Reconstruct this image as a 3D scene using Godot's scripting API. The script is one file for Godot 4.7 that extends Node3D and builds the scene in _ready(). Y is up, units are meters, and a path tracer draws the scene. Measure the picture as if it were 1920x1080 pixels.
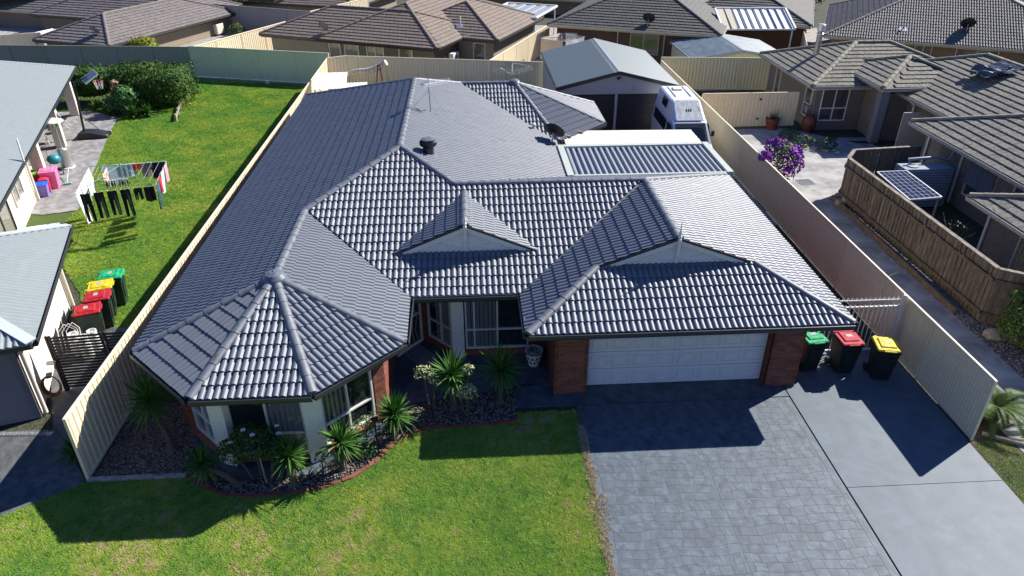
extends Node3D
# ---------------------------------------------------------------- camera numbers (photo is 1920 x 1080)
const FOC := 1350.0
const CAM_H := 11.63
const PITCH := 30.25
const YAW := 3.5
const T := 0.3699            # roof slope of the main house
var cam_r: Vector3
var cam_u: Vector3
var cam_f: Vector3
var mats := {}
var texs := {}
var taken := {}
var rng := RandomNumberGenerator.new()

# a pixel gives a direction; the height of the surface it lies on gives the distance
func ray(u: float, v: float) -> Vector3:
	return cam_f * FOC + cam_r * (u - 960.0) - cam_u * (v - 540.0)
func gp(u: float, v: float, y := 0.0) -> Vector3:
	var d := ray(u, v)
	return Vector3(0, CAM_H, 0) + d * ((y - CAM_H) / d.y)

# ---------------------------------------------------------------- mesh builder
class MB:
	var v := PackedVector3Array()
	var n := PackedVector3Array()
	var c := PackedColorArray()
	var col := Color(1, 1, 1)
	func tri(a: Vector3, b: Vector3, d: Vector3) -> void:
		var nn := (b - a).cross(d - a)
		if nn.length_squared() < 1e-14: return
		nn = nn.normalized()
		v.append(a); v.append(d); v.append(b)
		for k in 3:
			n.append(nn); c.append(col)
	func quad(a: Vector3, b: Vector3, d: Vector3, e: Vector3) -> void:
		tri(a, b, d); tri(a, d, e)
	func tri_n(a: Vector3, b: Vector3, d: Vector3, na: Vector3, nb: Vector3, nd: Vector3) -> void:
		v.append(a); v.append(d); v.append(b)
		n.append(na); n.append(nd); n.append(nb)
		for k in 3: c.append(col)
	func box(p: Vector3, s: Vector3, b := Basis()) -> void:
		var x := b.x * s.x * 0.5
		var y := b.y * s.y * 0.5
		var z := b.z * s.z * 0.5
		quad(p - x - y + z, p + x - y + z, p + x + y + z, p - x + y + z)
		quad(p + x - y - z, p - x - y - z, p - x + y - z, p + x + y - z)
		quad(p + x - y + z, p + x - y - z, p + x + y - z, p + x + y + z)
		quad(p - x - y - z, p - x - y + z, p - x + y + z, p - x + y - z)
		quad(p - x + y + z, p + x + y + z, p + x + y - z, p - x + y - z)
		quad(p - x - y - z, p + x - y - z, p + x - y + z, p - x - y + z)
	# box with chamfered edges
	func cbox(p: Vector3, s: Vector3, ch: float, b := Basis()) -> void:
		var h := s * 0.5
		var k := h - Vector3(ch, ch, ch)
		for ax in 3:
			var a1 := (ax + 1) % 3
			var a2 := (ax + 2) % 3
			for sg in [-1.0, 1.0]:
				var q := []
				for m in [[-1, -1], [1, -1], [1, 1], [-1, 1]]:
					var w := Vector3.ZERO
					w[ax] = h[ax] * sg
					w[a1] = k[a1] * m[0]
					w[a2] = k[a2] * m[1]
					q.append(p + b * w)
				if sg > 0: quad(q[0], q[1], q[2], q[3])
				else: quad(q[3], q[2], q[1], q[0])
			# four edges that run along ax
			for m in [[1, 1], [-1, 1], [-1, -1], [1, -1]]:
				var e1 := Vector3.ZERO
				var e2 := Vector3.ZERO
				e1[a1] = h[a1] * m[0]; e1[a2] = k[a2] * m[1]
				e2[a1] = k[a1] * m[0]; e2[a2] = h[a2] * m[1]
				var f1 := e1
				var f2 := e2
				e1[ax] = -k[ax]; e2[ax] = -k[ax]; f1[ax] = k[ax]; f2[ax] = k[ax]
				if m[0] * m[1] > 0: quad(p + b * e1, p + b * e2, p + b * f2, p + b * f1)
				else: quad(p + b * e2, p + b * e1, p + b * f1, p + b * f2)
		for sx in [-1.0, 1.0]:
			for sy in [-1.0, 1.0]:
				for sz in [-1.0, 1.0]:
					var a := p + b * Vector3(h.x * sx, k.y * sy, k.z * sz)
					var d := p + b * Vector3(k.x * sx, h.y * sy, k.z * sz)
					var e := p + b * Vector3(k.x * sx, k.y * sy, h.z * sz)
					if sx * sy * sz > 0: tri(a, d, e)
					else: tri(a, e, d)
	func bar(a: Vector3, b: Vector3, w: float, h: float) -> void:
		var d := b - a
		var z := d.normalized()
		var x := Vector3.UP.cross(z)
		if x.length() < 0.01: x = Vector3.RIGHT
		x = x.normalized()
		box((a + b) * 0.5, Vector3(w, h, d.length()), Basis(x, z.cross(x), z))
	func tube(p: Array, r0: float, r1: float, k := 6) -> void:
		var rings := []
		for i in p.size():
			var d: Vector3 = (p[min(i + 1, p.size() - 1)] - p[max(i - 1, 0)]).normalized()
			var x := d.cross(Vector3(0.31, 0.17, 0.93))
			if x.length() < 0.05: x = d.cross(Vector3.RIGHT)
			x = x.normalized()
			var y := d.cross(x)
			var rr := lerpf(r0, r1, float(i) / max(1, p.size() - 1))
			var ring := []
			for j in k:
				var a := TAU * j / k
				var nn := x * cos(a) + y * sin(a)
				ring.append([p[i] + nn * rr, nn])
			rings.append(ring)
		for i in rings.size() - 1:
			for j in k:
				var a = rings[i][j]
				var b = rings[i][(j + 1) % k]
				var d = rings[i + 1][(j + 1) % k]
				var e = rings[i + 1][j]
				tri_n(a[0], b[0], d[0], a[1], b[1], d[1])
				tri_n(a[0], d[0], e[0], a[1], d[1], e[1])
		for j in range(1, k - 1):
			tri(rings[0][0][0], rings[0][j + 1][0], rings[0][j][0])
			var q = rings[-1]
			tri(q[0][0], q[j][0], q[j + 1][0])
	func lathe(prof: Array, at := Vector3.ZERO, k := 14, b := Basis()) -> void:
		for i in prof.size() - 1:
			var p0: Vector2 = prof[i]
			var p1: Vector2 = prof[i + 1]
			var t := (p1 - p0).normalized()
			for j in k:
				var a := TAU * j / k
				var a2 := TAU * (j + 1) / k
				var f := func(p: Vector2, an: float): return at + b * Vector3(p.x * cos(an), p.y, p.x * sin(an))
				var g := func(an: float): return b * Vector3(t.y * cos(an), -t.x, t.y * sin(an))
				tri_n(f.call(p0, a), f.call(p1, a), f.call(p1, a2), g.call(a), g.call(a), g.call(a2))
				tri_n(f.call(p0, a), f.call(p1, a2), f.call(p0, a2), g.call(a), g.call(a2), g.call(a2))
	# polygon in the x-y plane of xf, given counter-clockwise, swept from z = 0 to z = depth
	func prism(poly: PackedVector2Array, xf: Transform3D, depth: float) -> void:
		var pl := poly
		if Geometry2D.is_polygon_clockwise(pl):
			pl = pl.duplicate(); pl.reverse()
		var ix := Geometry2D.triangulate_polygon(pl)
		for i in range(0, ix.size(), 3):
			var q := [pl[ix[i]], pl[ix[i + 1]], pl[ix[i + 2]]]
			if (q[1] - q[0]).cross(q[2] - q[0]) < 0: q = [q[0], q[2], q[1]]
			tri(xf * Vector3(q[0].x, q[0].y, depth), xf * Vector3(q[1].x, q[1].y, depth), xf * Vector3(q[2].x, q[2].y, depth))
			tri(xf * Vector3(q[0].x, q[0].y, 0), xf * Vector3(q[2].x, q[2].y, 0), xf * Vector3(q[1].x, q[1].y, 0))
		for i in pl.size():
			var a := pl[i]
			var b2 := pl[(i + 1) % pl.size()]
			quad(xf * Vector3(a.x, a.y, 0), xf * Vector3(b2.x, b2.y, 0), xf * Vector3(b2.x, b2.y, depth), xf * Vector3(a.x, a.y, depth))
	# flat polygon in x-z with thickness under it
	func slab(poly: PackedVector2Array, ytop: float, thick: float) -> void:
		var q := PackedVector2Array()
		for p in poly: q.append(Vector2(p.x, -p.y))
		prism(q, Transform3D(Basis(Vector3.RIGHT, Vector3(0, 0, -1), Vector3.UP), Vector3(0, ytop - thick, 0)), thick)
	func sphere(p: Vector3, r: Vector3, k := 10) -> void:
		var rows := k / 2 + 1
		for i in rows:
			for j in k:
				var q := []
				for m in [[i, j], [i + 1, j], [i + 1, j + 1], [i, j + 1]]:
					var th: float = PI * m[0] / rows
					var ph: float = TAU * m[1] / k
					q.append(Vector3(sin(th) * cos(ph), cos(th), sin(th) * sin(ph)))
				tri_n(p + q[0] * r, p + q[2] * r, p + q[1] * r, q[0], q[2], q[1])
				tri_n(p + q[0] * r, p + q[3] * r, p + q[2] * r, q[0], q[3], q[2])
	func mesh() -> ArrayMesh:
		var a := []
		a.resize(Mesh.ARRAY_MAX)
		a[Mesh.ARRAY_VERTEX] = v
		a[Mesh.ARRAY_NORMAL] = n
		a[Mesh.ARRAY_COLOR] = c
		var m := ArrayMesh.new()
		m.add_surface_from_arrays(Mesh.PRIMITIVE_TRIANGLES, a)
		return m

# ---------------------------------------------------------------- nodes
func numbered(s: String) -> String:
	if not taken.has(s):
		taken[s] = 0
		return s
	taken[s] += 1
	return "%s_%03d" % [s, taken[s]]
func put(o: Node3D, called: String, parent: Node) -> void:
	o.name = numbered(called) if parent == self else called
	parent.add_child(o, true)
func thing(called: String, label: String, category: String, at := Vector3.ZERO, turn := 0.0, group := "") -> Node3D:
	var o := Node3D.new()
	put(o, called, self)
	o.position = at
	o.rotation.y = turn
	o.set_meta("label", label); o.set_meta("category", category)
	if group != "": o.set_meta("group", group)
	return o
func inst(called: String, m: Mesh, material: Material, parent: Node) -> MeshInstance3D:
	var o := MeshInstance3D.new()
	o.mesh = m
	o.material_override = material
	put(o, called, parent)
	return o
func part(called: String, b: MB, material: Material, parent: Node) -> MeshInstance3D:
	return inst(called, b.mesh(), material, parent)
func ground_part(called: String, b: MB, material: Material) -> MeshInstance3D:
	var o := part(called, b, material, self)
	o.set_meta("kind", "structure")
	o.set_meta("label", called.replace("_", " ") + " of the scene")
	o.set_meta("category", "ground")
	return o
func copy(o: Node3D, at: Vector3, turn: float, label: String, called := "") -> Node3D:
	var r: Node3D = o.duplicate()
	r.name = numbered(called if called != "" else String(o.name).rstrip("0123456789").rstrip("_"))
	add_child(r)
	r.position = at; r.rotation.y = turn
	r.set_meta("label", label)
	return r

# ---------------------------------------------------------------- materials (colours given as linear base colours)
func noise_tex(key: String, freq: float, lo: float, hi: float, seed_: int, stretch := Vector2(1, 1), octaves := 4) -> ImageTexture:
	if texs.has(key): return texs[key]
	var nz := FastNoiseLite.new()
	nz.seed = seed_; nz.frequency = freq; nz.fractal_octaves = octaves
	var s := 256
	var im := Image.create(s, s, false, Image.FORMAT_RGB8)
	for y in s:
		for x in s:
			# wrapped on two circles so that it tiles
			var ax := TAU * x / s
			var ay := TAU * y / s
			var q := nz.get_noise_3d(cos(ax) * 40.0 * stretch.x + sin(ay) * 17.0 * stretch.y, sin(ax) * 40.0 * stretch.x, cos(ay) * 40.0 * stretch.y + sin(ay) * 31.0 * stretch.y)
			var g := clampf(lerpf(lo, hi, 0.5 + q * 0.9), 0.0, 1.0)
			im.set_pixel(x, y, Color(g, g, g))
	im.generate_mipmaps()
	texs[key] = ImageTexture.create_from_image(im)
	texs[key + "_im"] = im
	return texs[key]
func normal_tex(key: String) -> ImageTexture:
	if texs.has(key + "_n"): return texs[key + "_n"]
	var im: Image = texs[key + "_im"].duplicate()
	im.bump_map_to_normal_map(2.5)
	im.generate_mipmaps()
	texs[key + "_n"] = ImageTexture.create_from_image(im)
	return texs[key + "_n"]
func mat(key: String, col: Color, rough := 0.8, tex := "fine", scale_ := 1.0, o := {}) -> StandardMaterial3D:
	if mats.has(key): return mats[key]
	var m := StandardMaterial3D.new()
	m.albedo_color = col.linear_to_srgb()
	m.roughness = rough
	m.metallic_specular = o.get("spec", 0.5)
	m.metallic = o.get("metal", 0.0)
	if tex != "":
		m.albedo_texture = texs[tex]
		m.uv1_triplanar = true
		m.uv1_world_triplanar = true
		m.uv1_scale = Vector3.ONE * scale_
		if o.has("bump"):
			m.normal_enabled = true
			m.normal_texture = normal_tex(tex)
			m.normal_scale = o.bump
	if o.get("vcol", false): m.vertex_color_use_as_albedo = true
	if o.has("coat"):
		m.clearcoat_enabled = true
		m.clearcoat = o.coat
		m.clearcoat_roughness = o.get("coat_rough", 0.3)
	if o.has("backlight"):
		m.backlight_enabled = true
		m.backlight = Color(o.backlight).linear_to_srgb()
	mats[key] = m
	return m
func glass_mat(key: String, col: Color, alpha: float) -> StandardMaterial3D:
	if mats.has(key): return mats[key]
	var m := StandardMaterial3D.new()
	var q := col.linear_to_srgb()
	m.albedo_color = Color(q.r, q.g, q.b, alpha)
	m.transparency = BaseMaterial3D.TRANSPARENCY_ALPHA
	m.roughness = 0.04
	mats[key] = m
	return m

# ---------------------------------------------------------------- roofs
# A face: pieces (convex outlines in x-z), n (horizontal direction up the slope), e (a point on the eave line), y (eave height), t (slope)
func face(pieces: Array, n: Vector2, e: Vector2, y: float, t: float, ends := []) -> Dictionary:
	return {"pieces": pieces, "n": n.normalized(), "e": e, "y": y, "t": t, "ends": ends}
func clip_half(poly: Array, a: Vector2, b: Vector2) -> Array:
	# poly: [pos (u, s, h), normal]; keeps what lies to the left of a -> b
	var out := []
	var d := b - a
	for i in poly.size():
		var p = poly[i]
		var q = poly[(i + 1) % poly.size()]
		var dp := d.cross(Vector2(p[0].x, p[0].y) - a)
		var dq := d.cross(Vector2(q[0].x, q[0].y) - a)
		if dp >= 0: out.append(p)
		if (dp > 0 and dq < 0) or (dp < 0 and dq > 0):
			var k := dp / (dp - dq)
			out.append([p[0].lerp(q[0], k), p[1].lerp(q[1], k)])
	return out
# prof: cross-section of a tile (u, h); g: exposed length up the slope; th: height of the nose; drop: how far the nose face goes down
func tile_tris(prof: Array, g: float, th: float, drop: float) -> Array:
	var tris := []
	for i in prof.size() - 1:
		var a: Vector2 = prof[i]
		var b: Vector2 = prof[i + 1]
		var nrm := []
		for j in [i, i + 1]:
			var p0: Vector2 = prof[max(j - 1, 0)]
			var p1: Vector2 = prof[min(j + 1, prof.size() - 1)]
			nrm.append(Vector3(-(p1.y - p0.y), 0, p1.x - p0.x).normalized())
		var A := [Vector3(a.x, 0, a.y + th), nrm[0]]
		var B := [Vector3(b.x, 0, b.y + th), nrm[1]]
		var C := [Vector3(b.x, g + 0.01, b.y + 0.004), nrm[1]]
		var D := [Vector3(a.x, g + 0.01, a.y + 0.004), nrm[0]]
		tris.append([A, B, C]); tris.append([A, C, D])
		var f := Vector3(0, -1, 0)
		tris.append([[Vector3(a.x, 0, a.y + th - drop), f], [Vector3(b.x, 0, b.y + th - drop), f], [B[0], f]])
		tris.append([[Vector3(a.x, 0, a.y + th - drop), f], [B[0], f], [A[0], f]])
	return tris
func inside(p: Vector2, poly: PackedVector2Array) -> bool:
	for i in poly.size():
		if (poly[(i + 1) % poly.size()] - poly[i]).cross(p - poly[i]) < -1e-6: return false
	return true
# tiles are never laid quite true
func jit(x: Transform3D) -> Transform3D:
	var b := x.basis * Basis.from_euler(Vector3(rng.randf_range(-0.010, 0.010), rng.randf_range(-0.006, 0.006), rng.randf_range(-0.008, 0.008)))
	return Transform3D(b, x.origin + x.basis.y * rng.randf_range(-0.002, 0.003) + x.basis.z * rng.randf_range(-0.004, 0.004))
func tile_roof(roof: Node3D, owner_: Node3D, faces: Array, o: Dictionary) -> void:
	var w: float = o.w
	var g: float = o.g
	var tris := tile_tris(o.prof, g, o.th, o.get("drop", o.th))
	var unit := MB.new()
	for t in tris:
		var q := []
		for p in t: q.append([Vector3(p[0].x, p[0].z, -p[0].y), Vector3(p[1].x, p[1].z, -p[1].y)])
		unit.tri_n(q[0][0], q[1][0], q[2][0], q[0][1], q[1][1], q[2][1])
	# four tones of the same tile
	var units := []
	var tones := []
	for k in 4:
		var cc := PackedColorArray()
		cc.resize(unit.c.size())
		var tone: float = 1.0 + o.get("vary", 0.06) * [-1.0, -0.2, 0.4, 1.0][k]
		cc.fill(Color(tone, tone, tone))
		unit.c = cc
		units.append(unit.mesh())
		tones.append(cc)
	o.mat.vertex_color_use_as_albedo = true
	var cells := []
	var cam := Vector3(0, CAM_H, 0)
	for f in faces:
		var ct := 1.0 / sqrt(1.0 + f.t * f.t)
		var sn: float = f.t * ct
		var S := Vector3(f.n.x * ct, sn, f.n.y * ct)
		var N := Vector3(-f.n.x * sn, ct, -f.n.y * sn)
		var U := Vector3(-f.n.y, 0, f.n.x)
		var O := Vector3(f.e.x, f.y, f.e.y)
		var pcs := []
		var lo := Vector2(1e9, 1e9)
		var hi := Vector2(-1e9, -1e9)
		for pc in f.pieces:
			var q := PackedVector2Array()
			for p in pc:
				var d: Vector2 = p - f.e
				var s: float = d.dot(f.n) / ct
				if s < 0.002: s = -o.get("over", 0.05)
				var uu := d.dot(Vector2(-f.n.y, f.n.x))
				q.append(Vector2(uu, s))
				lo = lo.min(q[-1]); hi = hi.max(q[-1])
			if Geometry2D.is_polygon_clockwise(q): q.reverse()
			# draw valley edges back so that the tray shows
			for vl in o.get("valleys", []):
				for i in q.size():
					var a2 := q[i]
					var b2 := q[(i + 1) % q.size()]
					var on := true
					for e in [a2, b2]:
						var wp: Vector3 = O + U * e.x + S * e.y
						if Geometry2D.get_closest_point_to_segment(Vector2(wp.x, wp.z), vl[0], vl[1]).distance_to(Vector2(wp.x, wp.z)) > 0.09: on = false
					if on:
						var nn := Vector2(-(b2 - a2).y, (b2 - a2).x).normalized() * 0.055
						q[i] = a2 + nn
						q[(i + 1) % q.size()] = b2 + nn
			pcs.append(q)
		var bs := Basis(U, N, -S)
		var row := 0
		var s0: float = -o.get("over", 0.05)
		while s0 < hi.y:
			var off: float = 0.0 if row % 2 == 0 else w * o.get("bond", 0.5)
			var c0 := floori((lo.x - off) / w)
			var c1 := ceili((hi.x - off) / w)
			for cc in range(c0, c1 + 1):
				var u0: float = cc * w + off
				var full := false
				var touch := []
				for q in pcs:
					var k := 0
					for m in [Vector2(u0 + 0.001, s0 + 0.001), Vector2(u0 + w - 0.001, s0 + 0.001), Vector2(u0 + w - 0.001, s0 + g), Vector2(u0 + 0.001, s0 + g)]:
						if inside(m, q): k += 1
					if k == 4: full = true
				var P := O + U * u0 + S * s0
				var wp := owner_.transform * P
				var dist := wp.distance_to(cam)
				var sc: float = maxf(0.05, (owner_.transform.basis * N).dot((cam - wp).normalized())) / (dist * dist)
				cells.append([sc, P, bs, full, pcs, u0, s0, O, U, S, N])
			s0 += g
			row += 1
	cells.sort_custom(func(a, b): return a[0] > b[0])
	var rest := MB.new()
	var singles := 0
	var limit: int = o.get("max", 0)
	for cl in cells:
		var xf := Transform3D(cl[2], cl[1])
		if cl[3]:
			# a shade of tone and a hair of tilt of its own
			if singles < limit:
				singles += 1
				var t := inst(o.get("name", "roof_tile"), units[rng.randi() % 4], o.mat, roof)
				t.transform = jit(xf)
			else:
				var xj := jit(xf) if limit > 0 else xf
				rest.v.append_array(xj * unit.v)
				rest.n.append_array(Transform3D(xj.basis, Vector3.ZERO) * unit.n)
				rest.c.append_array(tones[rng.randi() % 4])
		else:
			var cut := MB.new()
			for q in cl[4]:
				# quick reject
				var far := false
				for i in q.size():
					var a: Vector2 = q[i]
					var b: Vector2 = q[(i + 1) % q.size()]
					var all_out := true
					for m in [Vector2(cl[5], cl[6]), Vector2(cl[5] + w, cl[6]), Vector2(cl[5] + w, cl[6] + g + 0.01), Vector2(cl[5], cl[6] + g + 0.01)]:
						if (b - a).cross(m - a) > 0: all_out = false
					if all_out: far = true
				if far: continue
				for t in tris:
					var poly := []
					for p in t: poly.append([Vector3(p[0].x + cl[5], p[0].y + cl[6], p[0].z), p[1]])
					for i in q.size():
						poly = clip_half(poly, q[i], q[(i + 1) % q.size()])
						if poly.size() < 3: break
					if poly.size() < 3: continue
					var vv := []
					for p in poly: vv.append([cl[7] + cl[8] * p[0].x + cl[9] * p[0].y + cl[10] * p[0].z, cl[8] * p[1].x + cl[9] * p[1].y + cl[10] * p[1].z])
					for i in range(1, vv.size() - 1):
						cut.tri_n(vv[0][0], vv[i][0], vv[i + 1][0], vv[0][1], vv[i][1], vv[i + 1][1])
			if cut.v.size() == 0: continue
			if singles < limit and cut.v.size() > 60:
				singles += 1
				part(o.get("name", "roof_tile"), cut, o.mat, roof)
			else:
				rest.v.append_array(cut.v); rest.n.append_array(cut.n); rest.c.append_array(cut.c)
	if rest.v.size() > 0:
		var r := part(o.get("rest", "roof_tiles"), rest, o.mat, roof)
		if limit > 0: r.set_meta("kind", "stuff")
# ridge and hip caps, each a short half-round piece that laps over the next
var cap_meshes := {}
func caps(roof: Node3D, a: Vector3, b: Vector3, material: Material, r := 0.125, each := 0.42, lift := 0.045) -> void:
	var key := "%.3f" % r
	if not cap_meshes.has(key):
		var m := MB.new()
		var k := 8
		for i in k:
			var q := []
			for j in [i, i + 1]:
				var an: float = PI * (0.04 + 0.92 * j / k)
				for e in 2:
					var rr := r * (1.0 if e == 0 else 0.88)
					q.append([Vector3(cos(an) * rr, sin(an) * rr * 0.72 - 0.02, 0.5 - e * 1.06), Vector3(cos(an), sin(an), 0)])
			m.tri_n(q[0][0], q[3][0], q[2][0], q[0][1], q[3][1], q[2][1])
			m.tri_n(q[0][0], q[1][0], q[3][0], q[0][1], q[1][1], q[3][1])
			m.tri(q[0][0], q[2][0], Vector3(0, -0.04, 0.5))
		cap_meshes[key] = m.mesh()
	var d := b - a
	var n := maxi(1, roundi(d.length() / each))
	var z := -d.normalized()
	var x := Vector3.UP.cross(z).normalized()
	var y := z.cross(x)
	for i in n:
		var c := inst("ridge_cap", cap_meshes[key], material, roof)
		c.transform = Transform3D(Basis(x, y, z * (d.length() / n)), a + d * ((i + 0.5) / n) + y * lift)
# hip roof over a rectangle
func hip_rect(faces: Array, lines: Array, x0: float, x1: float, z0: float, z1: float, y: float, t: float) -> void:
	var hx := (x1 - x0) * 0.5
	var hz := (z1 - z0) * 0.5
	var h := minf(hx, hz)
	var a: Vector2
	var b: Vector2
	if hx < hz:
		a = Vector2(x0 + h, z0 + h); b = Vector2(x0 + h, z1 - h)
	else:
		a = Vector2(x0 + h, z0 + h); b = Vector2(x1 - h, z0 + h)
	var A := Vector2(x0, z0); var B := Vector2(x1, z0); var C := Vector2(x1, z1); var D := Vector2(x0, z1)
	if hx < hz:
		faces.append(face([PackedVector2Array([A, a, b, D])], Vector2(1, 0), A, y, t))
		faces.append(face([PackedVector2Array([B, C, b, a])], Vector2(-1, 0), B, y, t))
		faces.append(face([PackedVector2Array([D, b, C])], Vector2(0, -1), D, y, t))
		faces.append(face([PackedVector2Array([A, B, a])], Vector2(0, 1), A, y, t))
		lines.append([D, b, h]); lines.append([C, b, h]); lines.append([A, a, h]); lines.append([B, a, h])
	else:
		faces.append(face([PackedVector2Array([D, a, b, C])], Vector2(0, -1), D, y, t))
		faces.append(face([PackedVector2Array([A, B, b, a])], Vector2(0, 1), A, y, t))
		faces.append(face([PackedVector2Array([A, a, D])], Vector2(1, 0), A, y, t))
		faces.append(face([PackedVector2Array([B, C, b])], Vector2(-1, 0), B, y, t))
		lines.append([D, a, h]); lines.append([A, a, h]); lines.append([C, b, h]); lines.append([B, b, h])
	if a.distance_to(b) > 0.2: lines.append([a, b, -h])
func hip_caps(roof: Node3D, lines: Array, y: float, t: float, material: Material, r := 0.125, each := 0.42) -> void:
	for l in lines:
		var h: float = absf(l[2]) * t + y
		var p := Vector3(l[0].x, y if l[2] > 0 else h, l[0].y)
		caps(roof, p, Vector3(l[1].x, h, l[1].y), material, r, each)
# gutter (and the fascia behind it) along an eave, from a to b; out points away from the roof
func gutter(parent: Node3D, a: Vector3, b: Vector3, out: Vector3, material: Material, fascia: Material) -> void:
	var d := (b - a).normalized()
	var m := MB.new()
	var A := a - d * 0.0
	var prof := PackedVector2Array([Vector2(-0.02, -0.14), Vector2(0.10, -0.14), Vector2(0.125, -0.10), Vector2(0.125, -0.005), Vector2(0.105, 0.0), Vector2(0.105, -0.09), Vector2(-0.02, -0.09)])
	m.prism(prof, Transform3D(Basis(out, Vector3.UP, out.cross(Vector3.UP)), A if out.cross(Vector3.UP).dot(d) > 0 else b), a.distance_to(b))
	var gt := part("gutter", m, material, parent)
	var f := MB.new()
	f.box((a + b) * 0.5 - out * 0.035 + Vector3(0, -0.11, 0), Vector3(0.024, 0.20, a.distance_to(b) - 0.04), Basis(out, Vector3.UP, out.cross(Vector3.UP)))
	part("fascia", f, fascia, gt)
const ROLL := [Vector2(0.0, 0.0), Vector2(0.020, 0.001), Vector2(0.034, 0.026), Vector2(0.056, 0.044), Vector2(0.085, 0.050), Vector2(0.114, 0.044), Vector2(0.136, 0.026), Vector2(0.15, 0.003), Vector2(0.170, 0.001), Vector2(0.184, 0.026), Vector2(0.206, 0.044), Vector2(0.235, 0.050), Vector2(0.264, 0.044), Vector2(0.286, 0.026), Vector2(0.3, 0.0)]
const FLAT := [Vector2(0.0, 0.0), Vector2(0.012, 0.009), Vector2(0.15, 0.012), Vector2(0.165, 0.006), Vector2(0.18, 0.012), Vector2(0.29, 0.009), Vector2(0.3, 0.0)]
func corrugated(w: float, period: float, h: float) -> Array:
	var a := []
	var n := roundi(w / period) * 6
	for i in n + 1: a.append(Vector2(w * i / n, h * (0.5 - 0.5 * cos(TAU * i / 6.0))))
	return a
# ---------------------------------------------------------------- walls and openings
# frame of a wall face: origin p0, x runs from p0 to p1, z points outward
func wframe(p0: Vector2, p1: Vector2) -> Transform3D:
	var x := Vector3(p1.x - p0.x, 0, p1.y - p0.y).normalized()
	return Transform3D(Basis(x, Vector3.UP, x.cross(Vector3.UP)), Vector3(p0.x, 0, p0.y))
func wall_box(parent: Node3D, called: String, p0: Vector2, p1: Vector2, y0: float, y1: float, thick: float, material: Material) -> MeshInstance3D:
	var f := wframe(p0, p1)
	var l := p0.distance_to(p1)
	var m := MB.new()
	m.box(f * Vector3(l * 0.5, (y0 + y1) * 0.5, -thick * 0.5), Vector3(l, y1 - y0, thick), f.basis)
	return part(called, m, material, parent)
# window set on a wall face: a frame with panes and a blind behind them
func window(parent: Node3D, f: Transform3D, x0: float, x1: float, y0: float, y1: float, cols: Array, rows: Array, fm: Material, o := {}) -> void:
	var z: float = o.get("z", 0.02)
	var b: float = o.get("bar", 0.045)
	var m := MB.new()
	var ins := func(xa: float, xb: float, ya: float, yb: float, dz: float, dep: float): m.box(f * Vector3((xa + xb) * 0.5, (ya + yb) * 0.5, z + dz), Vector3(xb - xa, yb - ya, dep), f.basis)
	ins.call(x0 - b, x0, y0 - b, y1 + b, 0.0, 0.07)
	ins.call(x1, x1 + b, y0 - b, y1 + b, 0.0, 0.07)
	ins.call(x0, x1, y1, y1 + b, 0.0, 0.07)
	ins.call(x0, x1, y0 - b, y0, 0.005, 0.08)
	var xs := [x0] + cols + [x1]
	var ys := [y0] + rows + [y1]
	for c in cols: ins.call(c - b * 0.5, c + b * 0.5, y0, y1, -0.004, 0.055)
	for r in rows: ins.call(x0, x1, r - b * 0.5, r + b * 0.5, -0.002, 0.06)
	var w := part("window", m, fm, parent)
	for i in xs.size() - 1:
		for j in ys.size() - 1:
			var p := MB.new()
			p.box(f * Vector3((xs[i] + xs[i + 1]) * 0.5, (ys[j] + ys[j + 1]) * 0.5, z - 0.012), Vector3(xs[i + 1] - xs[i] - 0.004, ys[j + 1] - ys[j] - 0.004, 0.006), f.basis)
			part("pane", p, o.get("glass", mats.glass), w)
	var bl := MB.new()
	var n := maxi(3, roundi((x1 - x0) / 0.12))
	if o.get("blind", true):
		var dark: Array = o.get("open", [])
		for i in n:
			var xa := lerpf(x0, x1, (i + 0.5) / n)
			var skip := false
			for d in dark:
				if xa > d[0] and xa < d[1]: skip = true
			if skip: continue
			var q := Basis(Vector3.UP, 0.5)
			bl.box(f * Vector3(xa, (y0 + y1) * 0.5, z - 0.055), Vector3((x1 - x0) / n * 0.98, y1 - y0 + 0.04, 0.003), f.basis * q)
		if bl.v.size() > 0: part("blind", bl, o.get("blindmat", mats.blind), w)
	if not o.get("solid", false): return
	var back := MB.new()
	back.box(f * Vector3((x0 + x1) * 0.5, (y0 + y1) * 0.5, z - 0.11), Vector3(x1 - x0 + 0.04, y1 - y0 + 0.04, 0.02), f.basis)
	part("gloom_panel", back, mats.room_gloom, w)  # backing panel: the dimness of an unlit interior is painted into its grey
# brickwork: mortar behind, every brick a piece of its own
var brick_meshes := {}
func bricks(parent: Node3D, p0: Vector2, p1: Vector2, y0: float, y1: float, thick := 0.11) -> void:
	var f := wframe(p0, p1)
	var l := p0.distance_to(p1)
	var w := wall_box(parent, "brick_wall", p0, p1, y0, y1, thick, mats.mortar)
	var row := 0
	var y := y0 + 0.006
	while y + 0.05 < y1:
		var hh := minf(0.074, y1 - y)
		var x := 0.0 if row % 2 == 0 else -0.12
		while x < l - 0.01:
			var a := maxf(x, 0.0)
			var b := minf(x + 0.23, l)
			if b - a > 0.03:
				var key := "%.3f_%.3f" % [b - a, hh]
				if not brick_meshes.has(key):
					var m := MB.new()
					m.box(Vector3.ZERO, Vector3(b - a, hh, 0.05))
					brick_meshes[key] = m.mesh()
				var q := inst("brick", brick_meshes[key], mats["brick%d" % (rng.randi() % 4)], w)
				q.transform = Transform3D(f.basis, f * Vector3((a + b) * 0.5, y + hh * 0.5, -0.019 + rng.randf_range(-0.001, 0.001)))
			x += 0.24
		y += 0.086
		row += 1
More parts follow.
